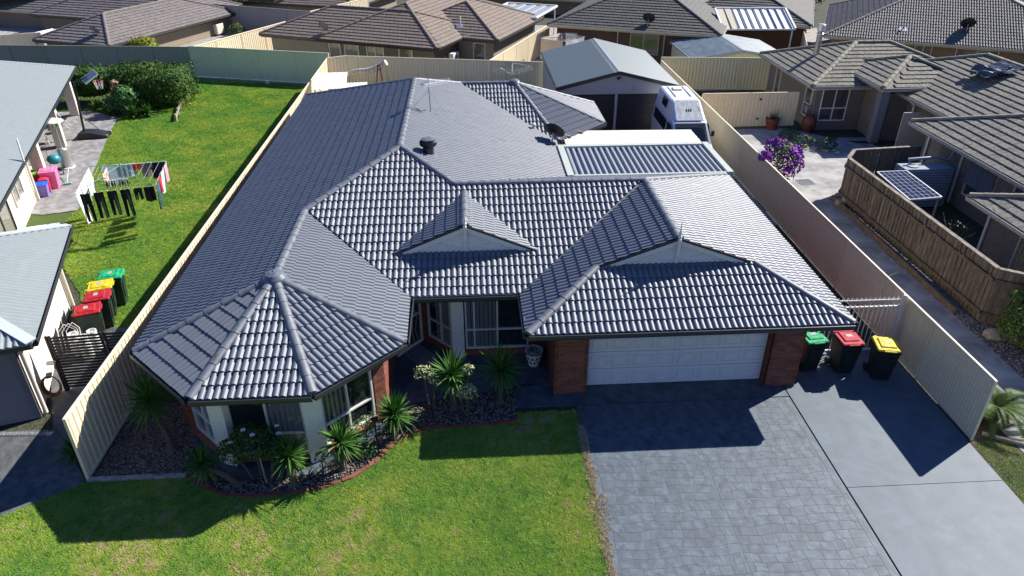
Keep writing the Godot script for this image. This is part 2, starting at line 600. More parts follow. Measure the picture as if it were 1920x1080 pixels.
# decorated gable end: wall sheet, barge boards with dark capping, trim and finial
func gable(parent: Node3D, cx: float, z: float, ytop: float, ybase: float, t: float, spike: float) -> void:
	var hb := (ytop - ybase) / t
	var m := MB.new()
	m.prism(PackedVector2Array([Vector2(-hb, 0), Vector2(hb, 0), Vector2(0, ytop - ybase)]), Transform3D(Basis(), Vector3(cx, ybase - 0.06, z - 0.10)), 0.05)
	var g := part("gable_end", m, mats.cream_trim, parent)
	for s in [-1.0, 1.0]:
		var d := Vector3(s, -t, 0).normalized()
		var up := Vector3(s * t, 1, 0).normalized()
		var L := hb * sqrt(1 + t * t)
		var b := MB.new()
		b.box(Vector3(cx, ytop - 0.03, z) + d * L * 0.5 - up * 0.095, Vector3(L - 0.06, 0.12, 0.035), Basis(d, up, d.cross(up)))
		part("barge_board", b, mats.cream_trim, g)
		var c := MB.new()
		c.box(Vector3(cx, ytop - 0.03, z + 0.01) + d * L * 0.5 + up * 0.0, Vector3(L + 0.04, 0.06, 0.07), Basis(d, up, d.cross(up)))
		part("barge_capping", c, mats.charcoal_metal, g)
		var e := MB.new()
		var p := Vector3(cx, ybase + 0.03, z - 0.04)
		var q := Vector3(cx + s * hb * 0.5, ytop - hb * 0.5 * t - 0.10, z - 0.04)
		e.bar(p, q, 0.02, 0.03)
		part("trim", e, mats.cream_trim, g)
	var v := MB.new()
	v.box(Vector3(cx, (ytop + ybase) * 0.5 - 0.03, z - 0.03), Vector3(0.09, ytop - ybase, 0.045))
	v.box(Vector3(cx, ybase + 0.0, z - 0.038), Vector3(hb * 1.75, 0.06, 0.02))
	part("trim", v, mats.cream_trim, g)
	var fi := MB.new()
	fi.lathe([Vector2(0.045, 0), Vector2(0.05, 0.12), Vector2(0.03, 0.16), Vector2(0.055, 0.2), Vector2(0.03, 0.25), Vector2(0.042, 0.3), Vector2(0.02, 0.38), Vector2(0.004, spike)], Vector3(cx, ytop - 0.16, z + 0.05), 10)
	fi.box(Vector3(cx, ytop - 0.3, z + 0.05), Vector3(0.085, 0.34, 0.06))
	part("finial", fi, mats.cream_trim, g)

# trowel marks: rows of faint overlapping arcs left in the finished concrete
func swirl_tex() -> void:
	var s := 512
	var nz := FastNoiseLite.new(); nz.seed = 4; nz.frequency = 0.02
	var im := Image.create(s, s, false, Image.FORMAT_RGB8)
	var r := RandomNumberGenerator.new(); r.seed = 15
	var g := PackedFloat32Array(); g.resize(s * s)
	for i in s * s:
		var ax := TAU * (i % s) / s
		var ay := TAU * (i / s) / s
		g[i] = 0.84 + 0.10 * nz.get_noise_3d(cos(ax) * 60.0 + sin(ay) * 25.0, sin(ax) * 60.0, cos(ay) * 60.0 + sin(ay) * 45.0)
	for k in 190:
		var cx := r.randi() % s
		var cy := (r.randi() % 11) * 47 + r.randi_range(-6, 6)
		var rad := r.randf_range(17.0, 27.0)
		var amt := r.randf_range(0.0, 0.07)
		for y in range(-28, 29):
			for x in range(-28, 29):
				var d := sqrt(x * x + y * y)
				if d < rad:
					var i: int = posmod(cy + y, s) * s + posmod(cx + x, s)
					g[i] += amt * (0.25 + 0.75 * pow(d / rad, 3.0)) * 0.6
	for i in s * s:
		var q := clampf(g[i], 0.0, 1.0)
		im.set_pixel(i % s, i / s, Color(q, q, q))
	im.generate_mipmaps()
	texs["swirl"] = ImageTexture.create_from_image(im)
	texs["swirl_im"] = im
func make_mats() -> void:
	noise_tex("fine", 0.09, 0.93, 1.0, 3)
	noise_tex("mid", 0.03, 0.72, 1.0, 5)
	noise_tex("rough", 0.12, 0.55, 1.0, 9)
	noise_tex("streak", 0.05, 0.6, 1.0, 12, Vector2(1, 0.12))
	noise_tex("soft", 0.012, 0.8, 1.0, 21, Vector2(1, 1), 2)
	mat("tile", Color(0.122, 0.141, 0.168), 0.54, "fine", 0.6, {"spec": 0.6})
	mat("cap", Color(0.144, 0.164, 0.192), 0.54, "mid", 0.7, {"spec": 0.6})
	mat("finial_cap", Color(0.145, 0.168, 0.20), 0.4, "mid", 1.2)
	mat("valley", Color(0.33, 0.34, 0.35), 0.55, "streak", 0.5)
	mat("charcoal_metal", Color(0.03, 0.036, 0.042), 0.4, "fine", 1.0)
	mat("cream_trim", Color(0.76, 0.76, 0.69), 0.6, "fine", 0.8)
	mat("soffit", Color(0.62, 0.61, 0.54), 0.8, "fine", 0.5)
	mat("mortar", Color(0.40, 0.33, 0.27), 0.95, "rough", 2.0, {"bump": 0.5})
	for i in 4:
		mat("brick%d" % i, [Color(0.37, 0.115, 0.065), Color(0.31, 0.095, 0.058), Color(0.42, 0.14, 0.08), Color(0.25, 0.08, 0.058)][i], 0.9, "rough", 2.5 + i, {"bump": 0.6})
	mat("terracotta", Color(0.40, 0.15, 0.085), 0.85, "rough", 2.0, {"bump": 0.6})
	mat("white_frame", Color(0.72, 0.71, 0.66), 0.5, "fine", 1.0)
	mat("dark_frame", Color(0.04, 0.04, 0.045), 0.5, "fine", 1.0)
	mat("blind", Color(0.48, 0.50, 0.50), 0.9, "fine", 2.0)
	mat("blind_pale", Color(0.55, 0.55, 0.52), 0.9, "fine", 2.0)
	mat("room_gloom", Color(0.20, 0.19, 0.18), 0.95, "")  # grey that stands in for interior shade behind the panes
	glass_mat("glass", Color(0.05, 0.07, 0.08), 0.2)
	glass_mat("glass_dark", Color(0.02, 0.03, 0.035), 0.6)
	mat("garage_white", Color(0.74, 0.75, 0.75), 0.5, "fine", 0.6)
	mat("dark_concrete", Color(0.045, 0.048, 0.058), 0.6, "mid", 0.5, {"bump": 0.3})
	mat("stamp", Color(0.084, 0.114, 0.143), 0.64, "mid", 0.55, {"bump": 0.2, "spec": 0.5})
	mat("stamp_b", Color(0.087, 0.117, 0.146), 0.64, "mid", 0.8, {"bump": 0.2, "spec": 0.5})
	mat("stamp_c", Color(0.081, 0.111, 0.140), 0.64, "mid", 0.35, {"bump": 0.2, "spec": 0.5})
	mat("stamp_joint", Color(0.082, 0.110, 0.138), 0.62, "mid", 0.5)
	swirl_tex()
	mat("slick_concrete", Color(0.096, 0.134, 0.166), 0.64, "swirl", 0.27, {"spec": 0.5})
	mat("concrete", Color(0.38, 0.36, 0.33), 0.9, "mid", 0.4, {"bump": 0.2})
	mat("lane_concrete", Color(0.33, 0.325, 0.31), 0.9, "soft", 0.5, {"bump": 0.1})
	mat("patio_concrete", Color(0.30, 0.29, 0.29), 0.9, "mid", 0.3, {"bump": 0.2})
	mat("soil", Color(0.09, 0.07, 0.05), 1.0, "rough", 0.8, {"bump": 1.0})
	mat("earth", Color(0.07, 0.075, 0.04), 1.0, "rough", 0.3, {"bump": 0.8})
	mat("lawn", Color(0.085, 0.145, 0.016), 1.0, "rough", 0.7, {"bump": 0.8})
	mat("grass_blade", Color(1, 1, 1), 0.85, "", 1.0, {"vcol": true, "spec": 0.25, "backlight": Color(0.05, 0.09, 0.01)})
	mat("leaf", Color(1, 1, 1), 0.6, "", 1.0, {"vcol": true, "spec": 0.3, "backlight": Color(0.03, 0.06, 0.01)})
	mat("stone", Color(1, 1, 1), 0.8, "", 1.0, {"vcol": true})
	mat("bark", Color(0.17, 0.14, 0.11), 0.95, "streak", 2.0, {"bump": 1.0})
	mat("fence_cream", Color(0.82, 0.71, 0.49), 0.5, "fine", 0.4)
	mat("fence_green", Color(0.70, 0.70, 0.50), 0.5, "fine", 0.4)
	mat("fence_olive", Color(0.66, 0.63, 0.42), 0.5, "fine", 0.4)
	mat("fence_grey", Color(0.31, 0.31, 0.265), 0.5, "fine", 0.4)
	mat("fence_taupe", Color(0.40, 0.35, 0.31), 0.5, "fine", 0.4)
	mat("white_metal", Color(0.80, 0.80, 0.78), 0.45, "fine", 0.5)
	mat("grey_metal", Color(0.28, 0.31, 0.33), 0.42, "fine", 0.4)
	mat("galv", Color(0.45, 0.47, 0.48), 0.38, "mid", 1.5, {"metal": 0.6})
	mat("alu", Color(0.7, 0.71, 0.72), 0.35, "fine", 1.5, {"metal": 0.8})
	mat("black_metal", Color(0.016, 0.017, 0.02), 0.5, "fine", 1.0)
	mat("black_rubber", Color(0.012, 0.012, 0.012), 0.8, "")
	mat("bin_green", Color(0.022, 0.045, 0.028), 0.5, "mid", 1.5)
	mat("bin_black", Color(0.014, 0.022, 0.020), 0.5, "mid", 1.5)
	mat("lid_green", Color(0.02, 0.42, 0.15), 0.42, "mid", 1.0)
	mat("lid_red", Color(0.50, 0.020, 0.028), 0.42, "mid", 1.0)
	mat("lid_yellow", Color(0.72, 0.58, 0.01), 0.42, "mid", 1.0)
	mat("timber_old", Color(0.20, 0.145, 0.095), 0.95, "streak", 1.5, {"bump": 0.8})
	mat("timber_pale", Color(0.50, 0.44, 0.34), 0.9, "streak", 1.5, {"bump": 0.8})
	mat("timber_cap", Color(0.33, 0.29, 0.24), 0.95, "streak", 1.5)
	mat("log_white", Color(0.72, 0.67, 0.58), 0.9, "streak", 1.0, {"bump": 0.6})
	mat("gutter_right", Color(0.30, 0.31, 0.31), 0.45, "fine", 0.8)
	mat("sticker", Color(0.55, 0.56, 0.54), 0.6, "rough", 3.0)
	mat("timber_red", Color(0.22, 0.09, 0.04), 0.9, "streak", 1.5)
	mat("render_cream", Color(0.68, 0.62, 0.52), 0.9, "fine", 0.7)
	mat("render_grey", Color(0.19, 0.19, 0.205), 0.9, "fine", 0.7)
	mat("neighbour_drive", Color(0.10, 0.11, 0.115), 0.75, "mid", 0.5, {"bump": 0.3})
	mat("gravel_pale", Color(0.22, 0.19, 0.15), 1.0, "rough", 1.5, {"bump": 1.0})
	mat("white_plastic", Color(0.78, 0.78, 0.76), 0.45, "fine", 1.0)

# ---------------------------------------------------------------- the main house
func build_house() -> void:
	var H := thing("brick_house", "single-storey red brick house with dark grey tiled hip roof and white double garage", "house")
	var yE := 2.30
	var xL := -7.59
	var dm := 5.49
	var bc := Vector2(-4.61, -14.87)
	var br := 2.98
	var k := br * 0.41421
	var zf := -15.65
	var xr := xL + 2 * dm
	var A := Vector2(xL + dm, zf - dm)
	var Bk := Vector2(xL + dm, -29.15)
	var zb := Bk.y - dm
	var J := Vector2(bc.x, zf - br)
	var b1 := Vector2(bc.x - br, bc.y + k)
	var b2 := Vector2(bc.x - k, bc.y + br)
	var b3 := Vector2(bc.x + k, bc.y + br)
	var b4 := Vector2(bc.x + br, bc.y + k)
	var v1 := Vector2(b4.x, zf)
	var gl := 1.22
	var gr := 8.95
	var gh := (gr - gl) * 0.5
	var gx := (gr + gl) * 0.5
	var zc := zf - gh
	var zk := zc - gh
	var zg := -13.80
	var dg := 1.85
	var zbarge := zg - dg
	var hr := Vector2(xr - gh, zc)                     # where the right main hip meets the cross ridge
	var oc := Vector2(2.0, -31.0)
	var orr := 3.70
	var ok := orr * 0.41421
	var os := Vector2(xr - orr, oc.y)
	var F := []
	F.append(face([PackedVector2Array([b1, Vector2(xL, J.y), J, bc]), PackedVector2Array([Vector2(xL, J.y), Vector2(xL, zb), Bk, A, J])], Vector2(1, 0), Vector2(xL, 0), yE, T))
	F.append(face([PackedVector2Array([bc, b1, b2])], Vector2(1, -1), b1, yE, T))
	F.append(face([PackedVector2Array([bc, b2, b3])], Vector2(0, -1), b2, yE, T))
	F.append(face([PackedVector2Array([bc, b3, b4])], Vector2(-1, -1), b3, yE, T))
	F.append(face([PackedVector2Array([b4, v1, J, bc])], Vector2(-1, 0), b4, yE, T))
	var fx := A.x - (zc - A.y)
	F.append(face([PackedVector2Array([v1, Vector2(gl, zf), Vector2(gx, zc), Vector2(fx, zc), J]), PackedVector2Array([Vector2(fx, zc), hr, A])], Vector2(0, -1), Vector2(0, zf), yE, T))
	F.append(face([PackedVector2Array([A, hr, Vector2(xr, zk), Vector2(xr, os.y + orr), os, Bk])], Vector2(-1, 0), Vector2(xr, 0), yE, T))
	F.append(face([PackedVector2Array([hr, Vector2(gx, zc), Vector2(gr, zk), Vector2(xr, zk)])], Vector2(0, 1), Vector2(0, zk), yE, T))
	F.append(face([PackedVector2Array([Vector2(gl, zbarge), Vector2(gl, zg), Vector2(gl + dg, zbarge)]), PackedVector2Array([Vector2(gl, zbarge), Vector2(gx, zbarge), Vector2(gx, zc)])], Vector2(1, 0), Vector2(gl, 0), yE, T))
	F.append(face([PackedVector2Array([Vector2(gr, zg), Vector2(gr, zbarge), Vector2(gr - dg, zbarge)]), PackedVector2Array([Vector2(gr, zbarge), Vector2(gr, zk), Vector2(gx, zc), Vector2(gx, zbarge)])], Vector2(-1, 0), Vector2(gr, 0), yE, T))
	F.append(face([PackedVector2Array([Vector2(gl, zg), Vector2(gr, zg), Vector2(gr - dg - 0.25, zbarge - 0.25), Vector2(gl + dg + 0.25, zbarge - 0.25)])], Vector2(0, -1), Vector2(0, zg), yE, T))
	F.append(face([PackedVector2Array([os, Vector2(xr, oc.y + orr), Vector2(oc.x + ok, oc.y + orr), oc])], Vector2(0, -1), Vector2(0, oc.y + orr), yE, T))
	F.append(face([PackedVector2Array([oc, Vector2(oc.x + ok, oc.y + orr), Vector2(oc.x + orr, oc.y + ok)])], Vector2(-1, -1), Vector2(oc.x + ok, oc.y + orr), yE, T))
	F.append(face([PackedVector2Array([oc, Vector2(oc.x + orr, oc.y + ok), Vector2(oc.x + orr, oc.y - ok)])], Vector2(-1, 0), Vector2(oc.x + orr, 0), yE, T))
	F.append(face([PackedVector2Array([oc, Vector2(oc.x + orr, oc.y - ok), Vector2(oc.x + ok, oc.y - orr)])], Vector2(-1, 1), Vector2(oc.x + ok, oc.y - orr), yE, T))
	F.append(face([PackedVector2Array([Vector2(xL, zb), Vector2(xr, zb), Bk])], Vector2(0, 1), Vector2(0, zb), yE, T))
	F.append(face([PackedVector2Array([os, oc, Vector2(oc.x + ok, oc.y - orr), Vector2(xr, oc.y - orr)])], Vector2(0, 1), Vector2(0, oc.y - orr), yE, T))
	# little gable over the entry
	var dx := -0.19
	var dz := -17.0
	var dy := 3.60
	var dt := 0.417
	var dby := yE + (zf - dz) * T
	var dh := (dy - dby) / dt
	var dtop := zf - (dy - yE) / T
	F.append(face([PackedVector2Array([Vector2(dx - dh, dz), Vector2(dx, dz), Vector2(dx, dtop)])], Vector2(1, 0), Vector2(dx - dh, 0), dby, dt))
	F.append(face([PackedVector2Array([Vector2(dx + dh, dz), Vector2(dx, dz), Vector2(dx, dtop)])], Vector2(-1, 0), Vector2(dx + dh, 0), dby, dt))
	var valleys := [[v1, J], [Vector2(gl, zf), Vector2(gx, zc)], [hr, Vector2(xr, zk)], [os, Vector2(xr, oc.y + orr)], [Vector2(dx - dh, dz), Vector2(dx, dtop)], [Vector2(dx + dh, dz), Vector2(dx, dtop)]]
	# roof deck under the tiles
	var deck := MB.new()
	for f in F:
		for pc in f.pieces:
			var q := []
			for p in pc: q.append(Vector3(p.x, f.y + (p - f.e).dot(f.n) * f.t - 0.03, p.y))
			for i in range(1, q.size() - 1):
				if (q[i] - q[0]).cross(q[i + 1] - q[0]).y > 0: deck.tri(q[0], q[i], q[i + 1])
				else: deck.tri(q[0], q[i + 1], q[i])
	var roof := part("roof", deck, mats.charcoal_metal, H)
	tile_roof(roof, H, F, {"w": 0.30, "g": 0.325, "prof": ROLL, "th": 0.042, "drop": 0.042, "mat": mats.tile, "max": 300, "valleys": valleys})
	var at := func(p: Vector2, d: float): return Vector3(p.x, yE + d * T, p.y)
	for l in [[b1, bc, 0.0, br], [b2, bc, 0.0, br], [b3, bc, 0.0, br], [b4, bc, 0.0, br], [bc, J, br, br], [J, A, br, dm], [hr, A, gh, dm], [A, Bk, dm, dm],
			[Vector2(xL, zb), Bk, 0.0, dm], [os, Bk, orr, dm], [hr, Vector2(gx, zc), gh, gh], [Vector2(gx, zbarge), Vector2(gx, zc), gh, gh],
			[Vector2(gl, zg), Vector2(gl + dg, zbarge), 0.0, dg], [Vector2(gr, zg), Vector2(gr - dg, zbarge), 0.0, dg], [Vector2(gr, zk), Vector2(gx, zc), 0.0, gh],
			[os, oc, orr, orr], [Vector2(oc.x + ok, oc.y + orr), oc, 0.0, orr], [Vector2(oc.x + orr, oc.y + ok), oc, 0.0, orr], [Vector2(oc.x + orr, oc.y - ok), oc, 0.0, orr], [Vector2(oc.x + ok, oc.y - orr), oc, 0.0, orr]]:
		caps(roof, at.call(l[0], l[2]), at.call(l[1], l[3]), mats.cap)
	caps(roof, Vector3(dx, dy, dz + 0.02), Vector3(dx, dy, dtop), mats.cap)
	for p in [at.call(bc, br), at.call(oc, orr)]:
		var m := MB.new()
		m.lathe([Vector2(0.30, -0.10), Vector2(0.27, 0.0), Vector2(0.2, 0.09), Vector2(0.1, 0.135), Vector2(0.035, 0.145), Vector2(0.02, 0.165), Vector2(0.0, 0.17)], p + Vector3(0, 0.045, 0), 16)
		part("apex_cap", m, mats.finial_cap, roof)
	var vi := 0
	for vl in valleys:
		var m := MB.new()
		var ya: float = yE
		var yb2: float = yE
		var ends := [at.call(vl[0], 0), at.call(vl[1], 0)]
		if vi == 0: ends[1].y = yE + br * T
		elif vi == 1: ends[1].y = yE + gh * T
		elif vi == 2: ends[0].y = yE + gh * T
		elif vi == 3: ends[0].y = yE + orr * T
		else:
			ends[0].y = dby; ends[1].y = dy
		m.bar(ends[0] + Vector3(0, 0.022, 0), ends[1] + Vector3(0, 0.022, 0), 0.13, 0.012)
		part("valley_tray", m, mats.valley, roof)
		vi += 1
	gable(H, dx, dz, dy + 0.05, dby + 0.08, dt, 0.52)
	gable(H, gx, zbarge, yE + gh * T + 0.05, yE + dg * T + 0.10, T, 0.62)
	# gutters round the eaves
	var O := Vector3.ZERO
	var eaves := [[b1, b2, Vector2(-1, 1)], [b2, b3, Vector2(0, 1)], [b3, b4, Vector2(1, 1)], [b4, v1, Vector2(1, 0)], [v1, Vector2(gl, zf), Vector2(0, 1)], [Vector2(gl, zf), Vector2(gl, zg), Vector2(-1, 0)],
			[Vector2(gl, zg), Vector2(gr, zg), Vector2(0, 1)], [Vector2(gr, zg), Vector2(gr, zk), Vector2(1, 0)], [Vector2(xr, zk), Vector2(gr, zk), Vector2(0, -1)], [Vector2(xr, zk), Vector2(xr, oc.y + orr), Vector2(1, 0)],
			[Vector2(oc.x + ok, oc.y + orr), Vector2(oc.x + orr, oc.y + ok), Vector2(1, 1)], [Vector2(oc.x + orr, oc.y + ok), Vector2(oc.x + orr, oc.y - ok), Vector2(1, 0)], [b1, Vector2(xL, zb), Vector2(-1, 0)], [Vector2(xL, zb), Vector2(xr, zb), Vector2(0, -1)]]
	for e in eaves:
		var out := Vector3(e[2].x, 0, e[2].y).normalized()
		gutter(H, Vector3(e[0].x, yE + 0.02, e[0].y), Vector3(e[1].x, yE + 0.02, e[1].y), out, mats.charcoal_metal, mats.cream_trim)
	# soffits
	var w1 := Vector2(-7.03, -13.87); var w2 := Vector2(-5.61, -12.45); var w3 := Vector2(-3.61, -12.45); var w4 := Vector2(-2.19, -13.87)
	for q in [[b1, b2, w2, w1], [b2, b3, w3, w2], [b3, b4, w4, w3], [b4, v1, Vector2(-2.19, zf), w4], [v1, Vector2(gl, zf), Vector2(1.94, -17.3), Vector2(-2.19, -17.3)], [Vector2(gl, zf), Vector2(gl, zg), Vector2(1.94, -14.43), Vector2(1.94, zf)],
			[Vector2(gl, zg), Vector2(gr, zg), Vector2(8.23, -14.43), Vector2(1.94, -14.43)], [Vector2(gr, zg), Vector2(gr, zk), Vector2(8.23, zk), Vector2(8.23, -14.43)], [b1, w1, Vector2(-7.03, zb), Vector2(xL, zb)]]:
		var m := MB.new()
		m.slab(PackedVector2Array(q), yE - 0.10, 0.012)
		part("soffit", m, mats.soffit, H)
	# walls that the eaves hide or that stand in deep shade
	for q in [[Vector2(-7.03, zb + 0.5), w1], [w4, Vector2(-2.19, -16.3)], [Vector2(8.23, -14.43), Vector2(8.23, zk + 0.5)], [Vector2(8.23, zk + 0.5), Vector2(3.0, zk + 0.5)], [Vector2(2.9, zk), Vector2(2.9, zb)], [Vector2(1.94, -16.25), Vector2(1.94, -14.43)], [Vector2(2.9, zb + 0.5), Vector2(-7.03, zb + 0.5)]]:
		wall_box(H, "wall", q[0], q[1], 0.0, 2.2, 0.11, mats.brick1)
	wall_box(H, "wall", Vector2(5.2, -29.7), Vector2(5.2, -32.3), 0.0, 2.2, 0.11, mats.brick1)
	wall_box(H, "wall", Vector2(3.4, -27.9), Vector2(5.2, -29.7), 0.0, 2.2, 0.11, mats.brick1)
	# bay: cream posts, tall windows, brick sill
	for q in [[w1, w2, 0.62, 1.62, 0.3], [w2, w3, 0.24, 1.76, 0.24], [w3, w4, 0.28, 1.6, 0.0]]:
		var f := wframe(q[0], q[1])
		var L: float = q[0].distance_to(q[1])
		wall_box(H, "wall", q[0], q[1], 0.0, 0.20, 0.11, mats.brick0)
		wall_box(H, "lintel", q[0], q[1], 2.06, 2.22, 0.11, mats.cream_trim)
		var xm: float = (q[2] + q[3]) * 0.5
		window(H, f, q[2], q[3], 0.27, 2.0, [xm], [0.80], mats.white_frame, {"open": [[q[2], xm]] if q[0] == w2 else [[xm + 0.1, q[3]]], "z": -0.03})
		for i in 9:
			var m := MB.new()
			var xa: float = lerpf(q[2] - 0.1, q[3] + 0.1, (i + 0.5) / 9.0)
			m.box(f * Vector3(xa, 0.19, 0.06), Vector3((q[3] - q[2] + 0.2) / 9.0 - 0.01, 0.07, 0.15), f.basis * Basis(Vector3.RIGHT, 0.25))
			part("sill_brick", m, mats.terracotta, H)
	for p in [w2, w3]:
		var m := MB.new()
		m.cbox(Vector3(p.x, 1.1, p.y + 0.0), Vector3(0.42, 2.22, 0.16), 0.01, Basis(Vector3.UP, (0.39 if p == w3 else -0.39)))
		part("post", m, mats.cream_trim, H)
	bricks(H, w3.lerp(w4, 0.84), w4, 0.0, 2.2)
	bricks(H, w1, w1.lerp(w2, 0.26), 0.0, 2.2)
	bricks(H, Vector2(-2.188, -13.87), Vector2(-2.188, -14.35), 0.0, 2.2)
	# entry: door, angled window, wide window
	var d0 := Vector2(-2.19, -16.3)
	var d1 := Vector2(-1.5, -17.12)
	var df := wframe(d0, d1)
	wall_box(H, "wall", d0, d1, 2.05, 2.2, 0.1, mats.brick1)
	var door := MB.new()
	door.cbox(df * Vector3(0.54, 1.02, -0.02), Vector3(0.86, 2.02, 0.05), 0.006, df.basis)
	var dn := part("front_door", door, mats.dark_frame, H)
	var dfm := MB.new()
	for q in [[0.06, 1.03, 0.07, 2.06], [1.02, 1.03, 0.07, 2.06], [0.54, 2.03, 0.9, 0.07], [0.54, 0.06, 0.86, 0.10], [0.54, 1.0, 0.86, 0.05]]:
		dfm.box(df * Vector3(q[0], q[1], 0.02), Vector3(q[2], q[3], 0.05), df.basis)
	for i in 5:
		dfm.tube([df * Vector3(0.2 + i * 0.17, 0.15, 0.015), df * Vector3(0.28 + i * 0.13, 0.5, 0.015), df * Vector3(0.2 + i * 0.17, 0.95, 0.015), df * Vector3(0.5, 1.4 + 0.1 * i, 0.015), df * Vector3(0.2 + i * 0.17, 1.95, 0.015)], 0.008, 0.008, 5)
	part("screen_frame", dfm, mats.white_frame, dn)
	var e0 := Vector2(-1.35, -17.0)
	var e1 := Vector2(-0.62, -16.25)
	wall_box(H, "wall", d1, e0, 0.0, 2.2, 0.1, mats.brick0)
	var ef := wframe(e0, e1)
	wall_box(H, "wall", e0, e1, 0.0, 0.22, 0.1, mats.brick0)
	window(H, ef, 0.10, 0.95, 0.30, 2.02, [0.58], [0.86], mats.white_frame, {"z": -0.03, "open": [[0.1, 0.4]]})
	var e2 := Vector2(1.94, -16.25)
	wall_box(H, "wall", e1, e2, 0.0, 0.22, 0.1, mats.brick0)
	var wf := wframe(e1, e2)
	window(H, wf, 0.40, 2.02, 0.30, 2.02, [0.60, 1.22], [0.86], mats.white_frame, {"z": -0.03, "open": [[1.25, 2.1]]})
	var pm := MB.new()
	pm.cbox(Vector3(-0.47, 1.1, -16.22), Vector3(0.34, 2.22, 0.14), 0.01)
	part("post", pm, mats.cream_trim, H)
	wall_box(H, "wall", Vector2(1.40, -16.25), e2, 0.0, 2.2, 0.1, mats.brick1)
	# garage: piers and sectional door
	bricks(H, Vector2(1.94, -14.43), Vector2(2.78, -14.43), 0.0, 2.2)
	bricks(H, Vector2(7.43, -14.43), Vector2(8.23, -14.43), 0.0, 2.2)
	wall_box(H, "wall", Vector2(2.78, -14.43), Vector2(2.78, -14.75), 0.0, 2.2, 0.1, mats.brick1)
	wall_box(H, "wall", Vector2(7.43, -14.75), Vector2(7.43, -14.43), 0.0, 2.2, 0.1, mats.brick1)
	wall_box(H, "lintel", Vector2(2.78, -14.46), Vector2(7.43, -14.46), 2.08, 2.2, 0.1, mats.cream_trim)
	var gd := MB.new()
	gd.box(Vector3(5.105, 1.06, -14.80), Vector3(4.65, 2.1, 0.03))
	var gdn := part("garage_door", gd, mats.garage_white, H)
	for r in 4:
		var m := MB.new()
		var yc := 0.02 + 0.52 * r + 0.258
		m.cbox(Vector3(5.105, yc, -14.765), Vector3(4.62, 0.508, 0.04), 0.006)
		for c in 8:
			var xc := 5.105 + (c - 3.5) * 0.572
			for q in [[0, 0.15, 0.45, 0.022], [0, -0.15, 0.45, 0.022], [-0.225, 0, 0.022, 0.30], [0.225, 0, 0.022, 0.30]]:
				m.box(Vector3(xc + q[0], yc + q[1], -14.740), Vector3(q[2], q[3], 0.024))
			m.cbox(Vector3(xc, yc, -14.741), Vector3(0.36, 0.22, 0.022), 0.009)
		part("door_section", m, mats.garage_white, gdn)
# ---------------------------------------------------------------- plants
func blade_clump() -> ArrayMesh:
	var m := MB.new()
	var r := RandomNumberGenerator.new()
	r.seed = 4
	for i in 6:
		var a := r.randf() * TAU
		var d := Vector3(cos(a), 0, sin(a))
		var p := Vector3(r.randf_range(-0.03, 0.03), -0.005, r.randf_range(-0.03, 0.03))
		var s := Vector3(-d.z, 0, d.x) * 0.0055
		var tip := p + d * r.randf_range(0.015, 0.04) + Vector3(0, r.randf_range(0.022, 0.05), 0)
		m.tri(p - s, p + s, tip)
	return m.mesh()
func lawn(called: String, label: String, poly: PackedVector2Array, per_m2: float, size: float, seed_: int, dry: float) -> void:
	var r := RandomNumberGenerator.new()
	r.seed = seed_
	var n1 := FastNoiseLite.new(); n1.seed = seed_; n1.frequency = 0.5
	var n2 := FastNoiseLite.new(); n2.seed = seed_ + 7; n2.frequency = 2.6
	var n3 := FastNoiseLite.new(); n3.seed = seed_ + 19; n3.frequency = 0.16
	var lo := Vector2(1e9, 1e9)
	var hi := Vector2(-1e9, -1e9)
	for p in poly:
		lo = lo.min(p); hi = hi.max(p)
	var xs := []
	var cs := []
	var want := int((hi.x - lo.x) * (hi.y - lo.y) * per_m2)
	for i in want:
		var p := Vector2(r.randf_range(lo.x, hi.x), r.randf_range(lo.y, hi.y))
		if not Geometry2D.is_point_in_polygon(p, poly): continue
		var a := n1.get_noise_2d(p.x, p.y)
		var b := n2.get_noise_2d(p.x, p.y)
		var e := n3.get_noise_2d(p.x, p.y)
		var col := Color(0.15, 0.30, 0.035).lerp(Color(0.28, 0.37, 0.045), clampf(0.45 + a * 1.1 + e * 0.8, 0, 1))
		col = col.lerp(Color(0.085, 0.23, 0.03), clampf(-b * 1.3 - a * 0.6, 0, 0.8))
		var straw := clampf((b * 0.7 + a * 0.5 + e * 0.6 - (0.30 - dry)) * 2.2, 0, 0.75)
		if r.randf() < straw: col = Color(0.42, 0.34, 0.17)
		if r.randf() < 0.12 + dry: col = col.lerp(Color(0.36, 0.32, 0.14), 0.6)
		col = col * r.randf_range(0.92, 1.18)
		var s := size * r.randf_range(0.7, 1.25)
		xs.append(Transform3D(Basis(Vector3.UP, r.randf() * TAU).scaled(Vector3(s, s * r.randf_range(0.5, 0.85), s)), Vector3(p.x, 0.0, p.y)))
		cs.append(col)
	scatter(called, label, "grass", blade_clump(), mats.grass_blade, xs, cs)
func scatter(called: String, label: String, category: String, mesh: Mesh, material: Material, xs: Array, cs: Array) -> void:
	var mm := MultiMesh.new()
	mm.transform_format = MultiMesh.TRANSFORM_3D
	mm.use_colors = true
	mm.mesh = mesh
	mm.instance_count = xs.size()
	for i in xs.size():
		mm.set_instance_transform(i, xs[i])
		mm.set_instance_color(i, cs[i])
	var o := MultiMeshInstance3D.new()
	o.multimesh = mm
	o.material_override = material
	put(o, called, self)
	o.set_meta("kind", "stuff"); o.set_meta("label", label); o.set_meta("category", category)
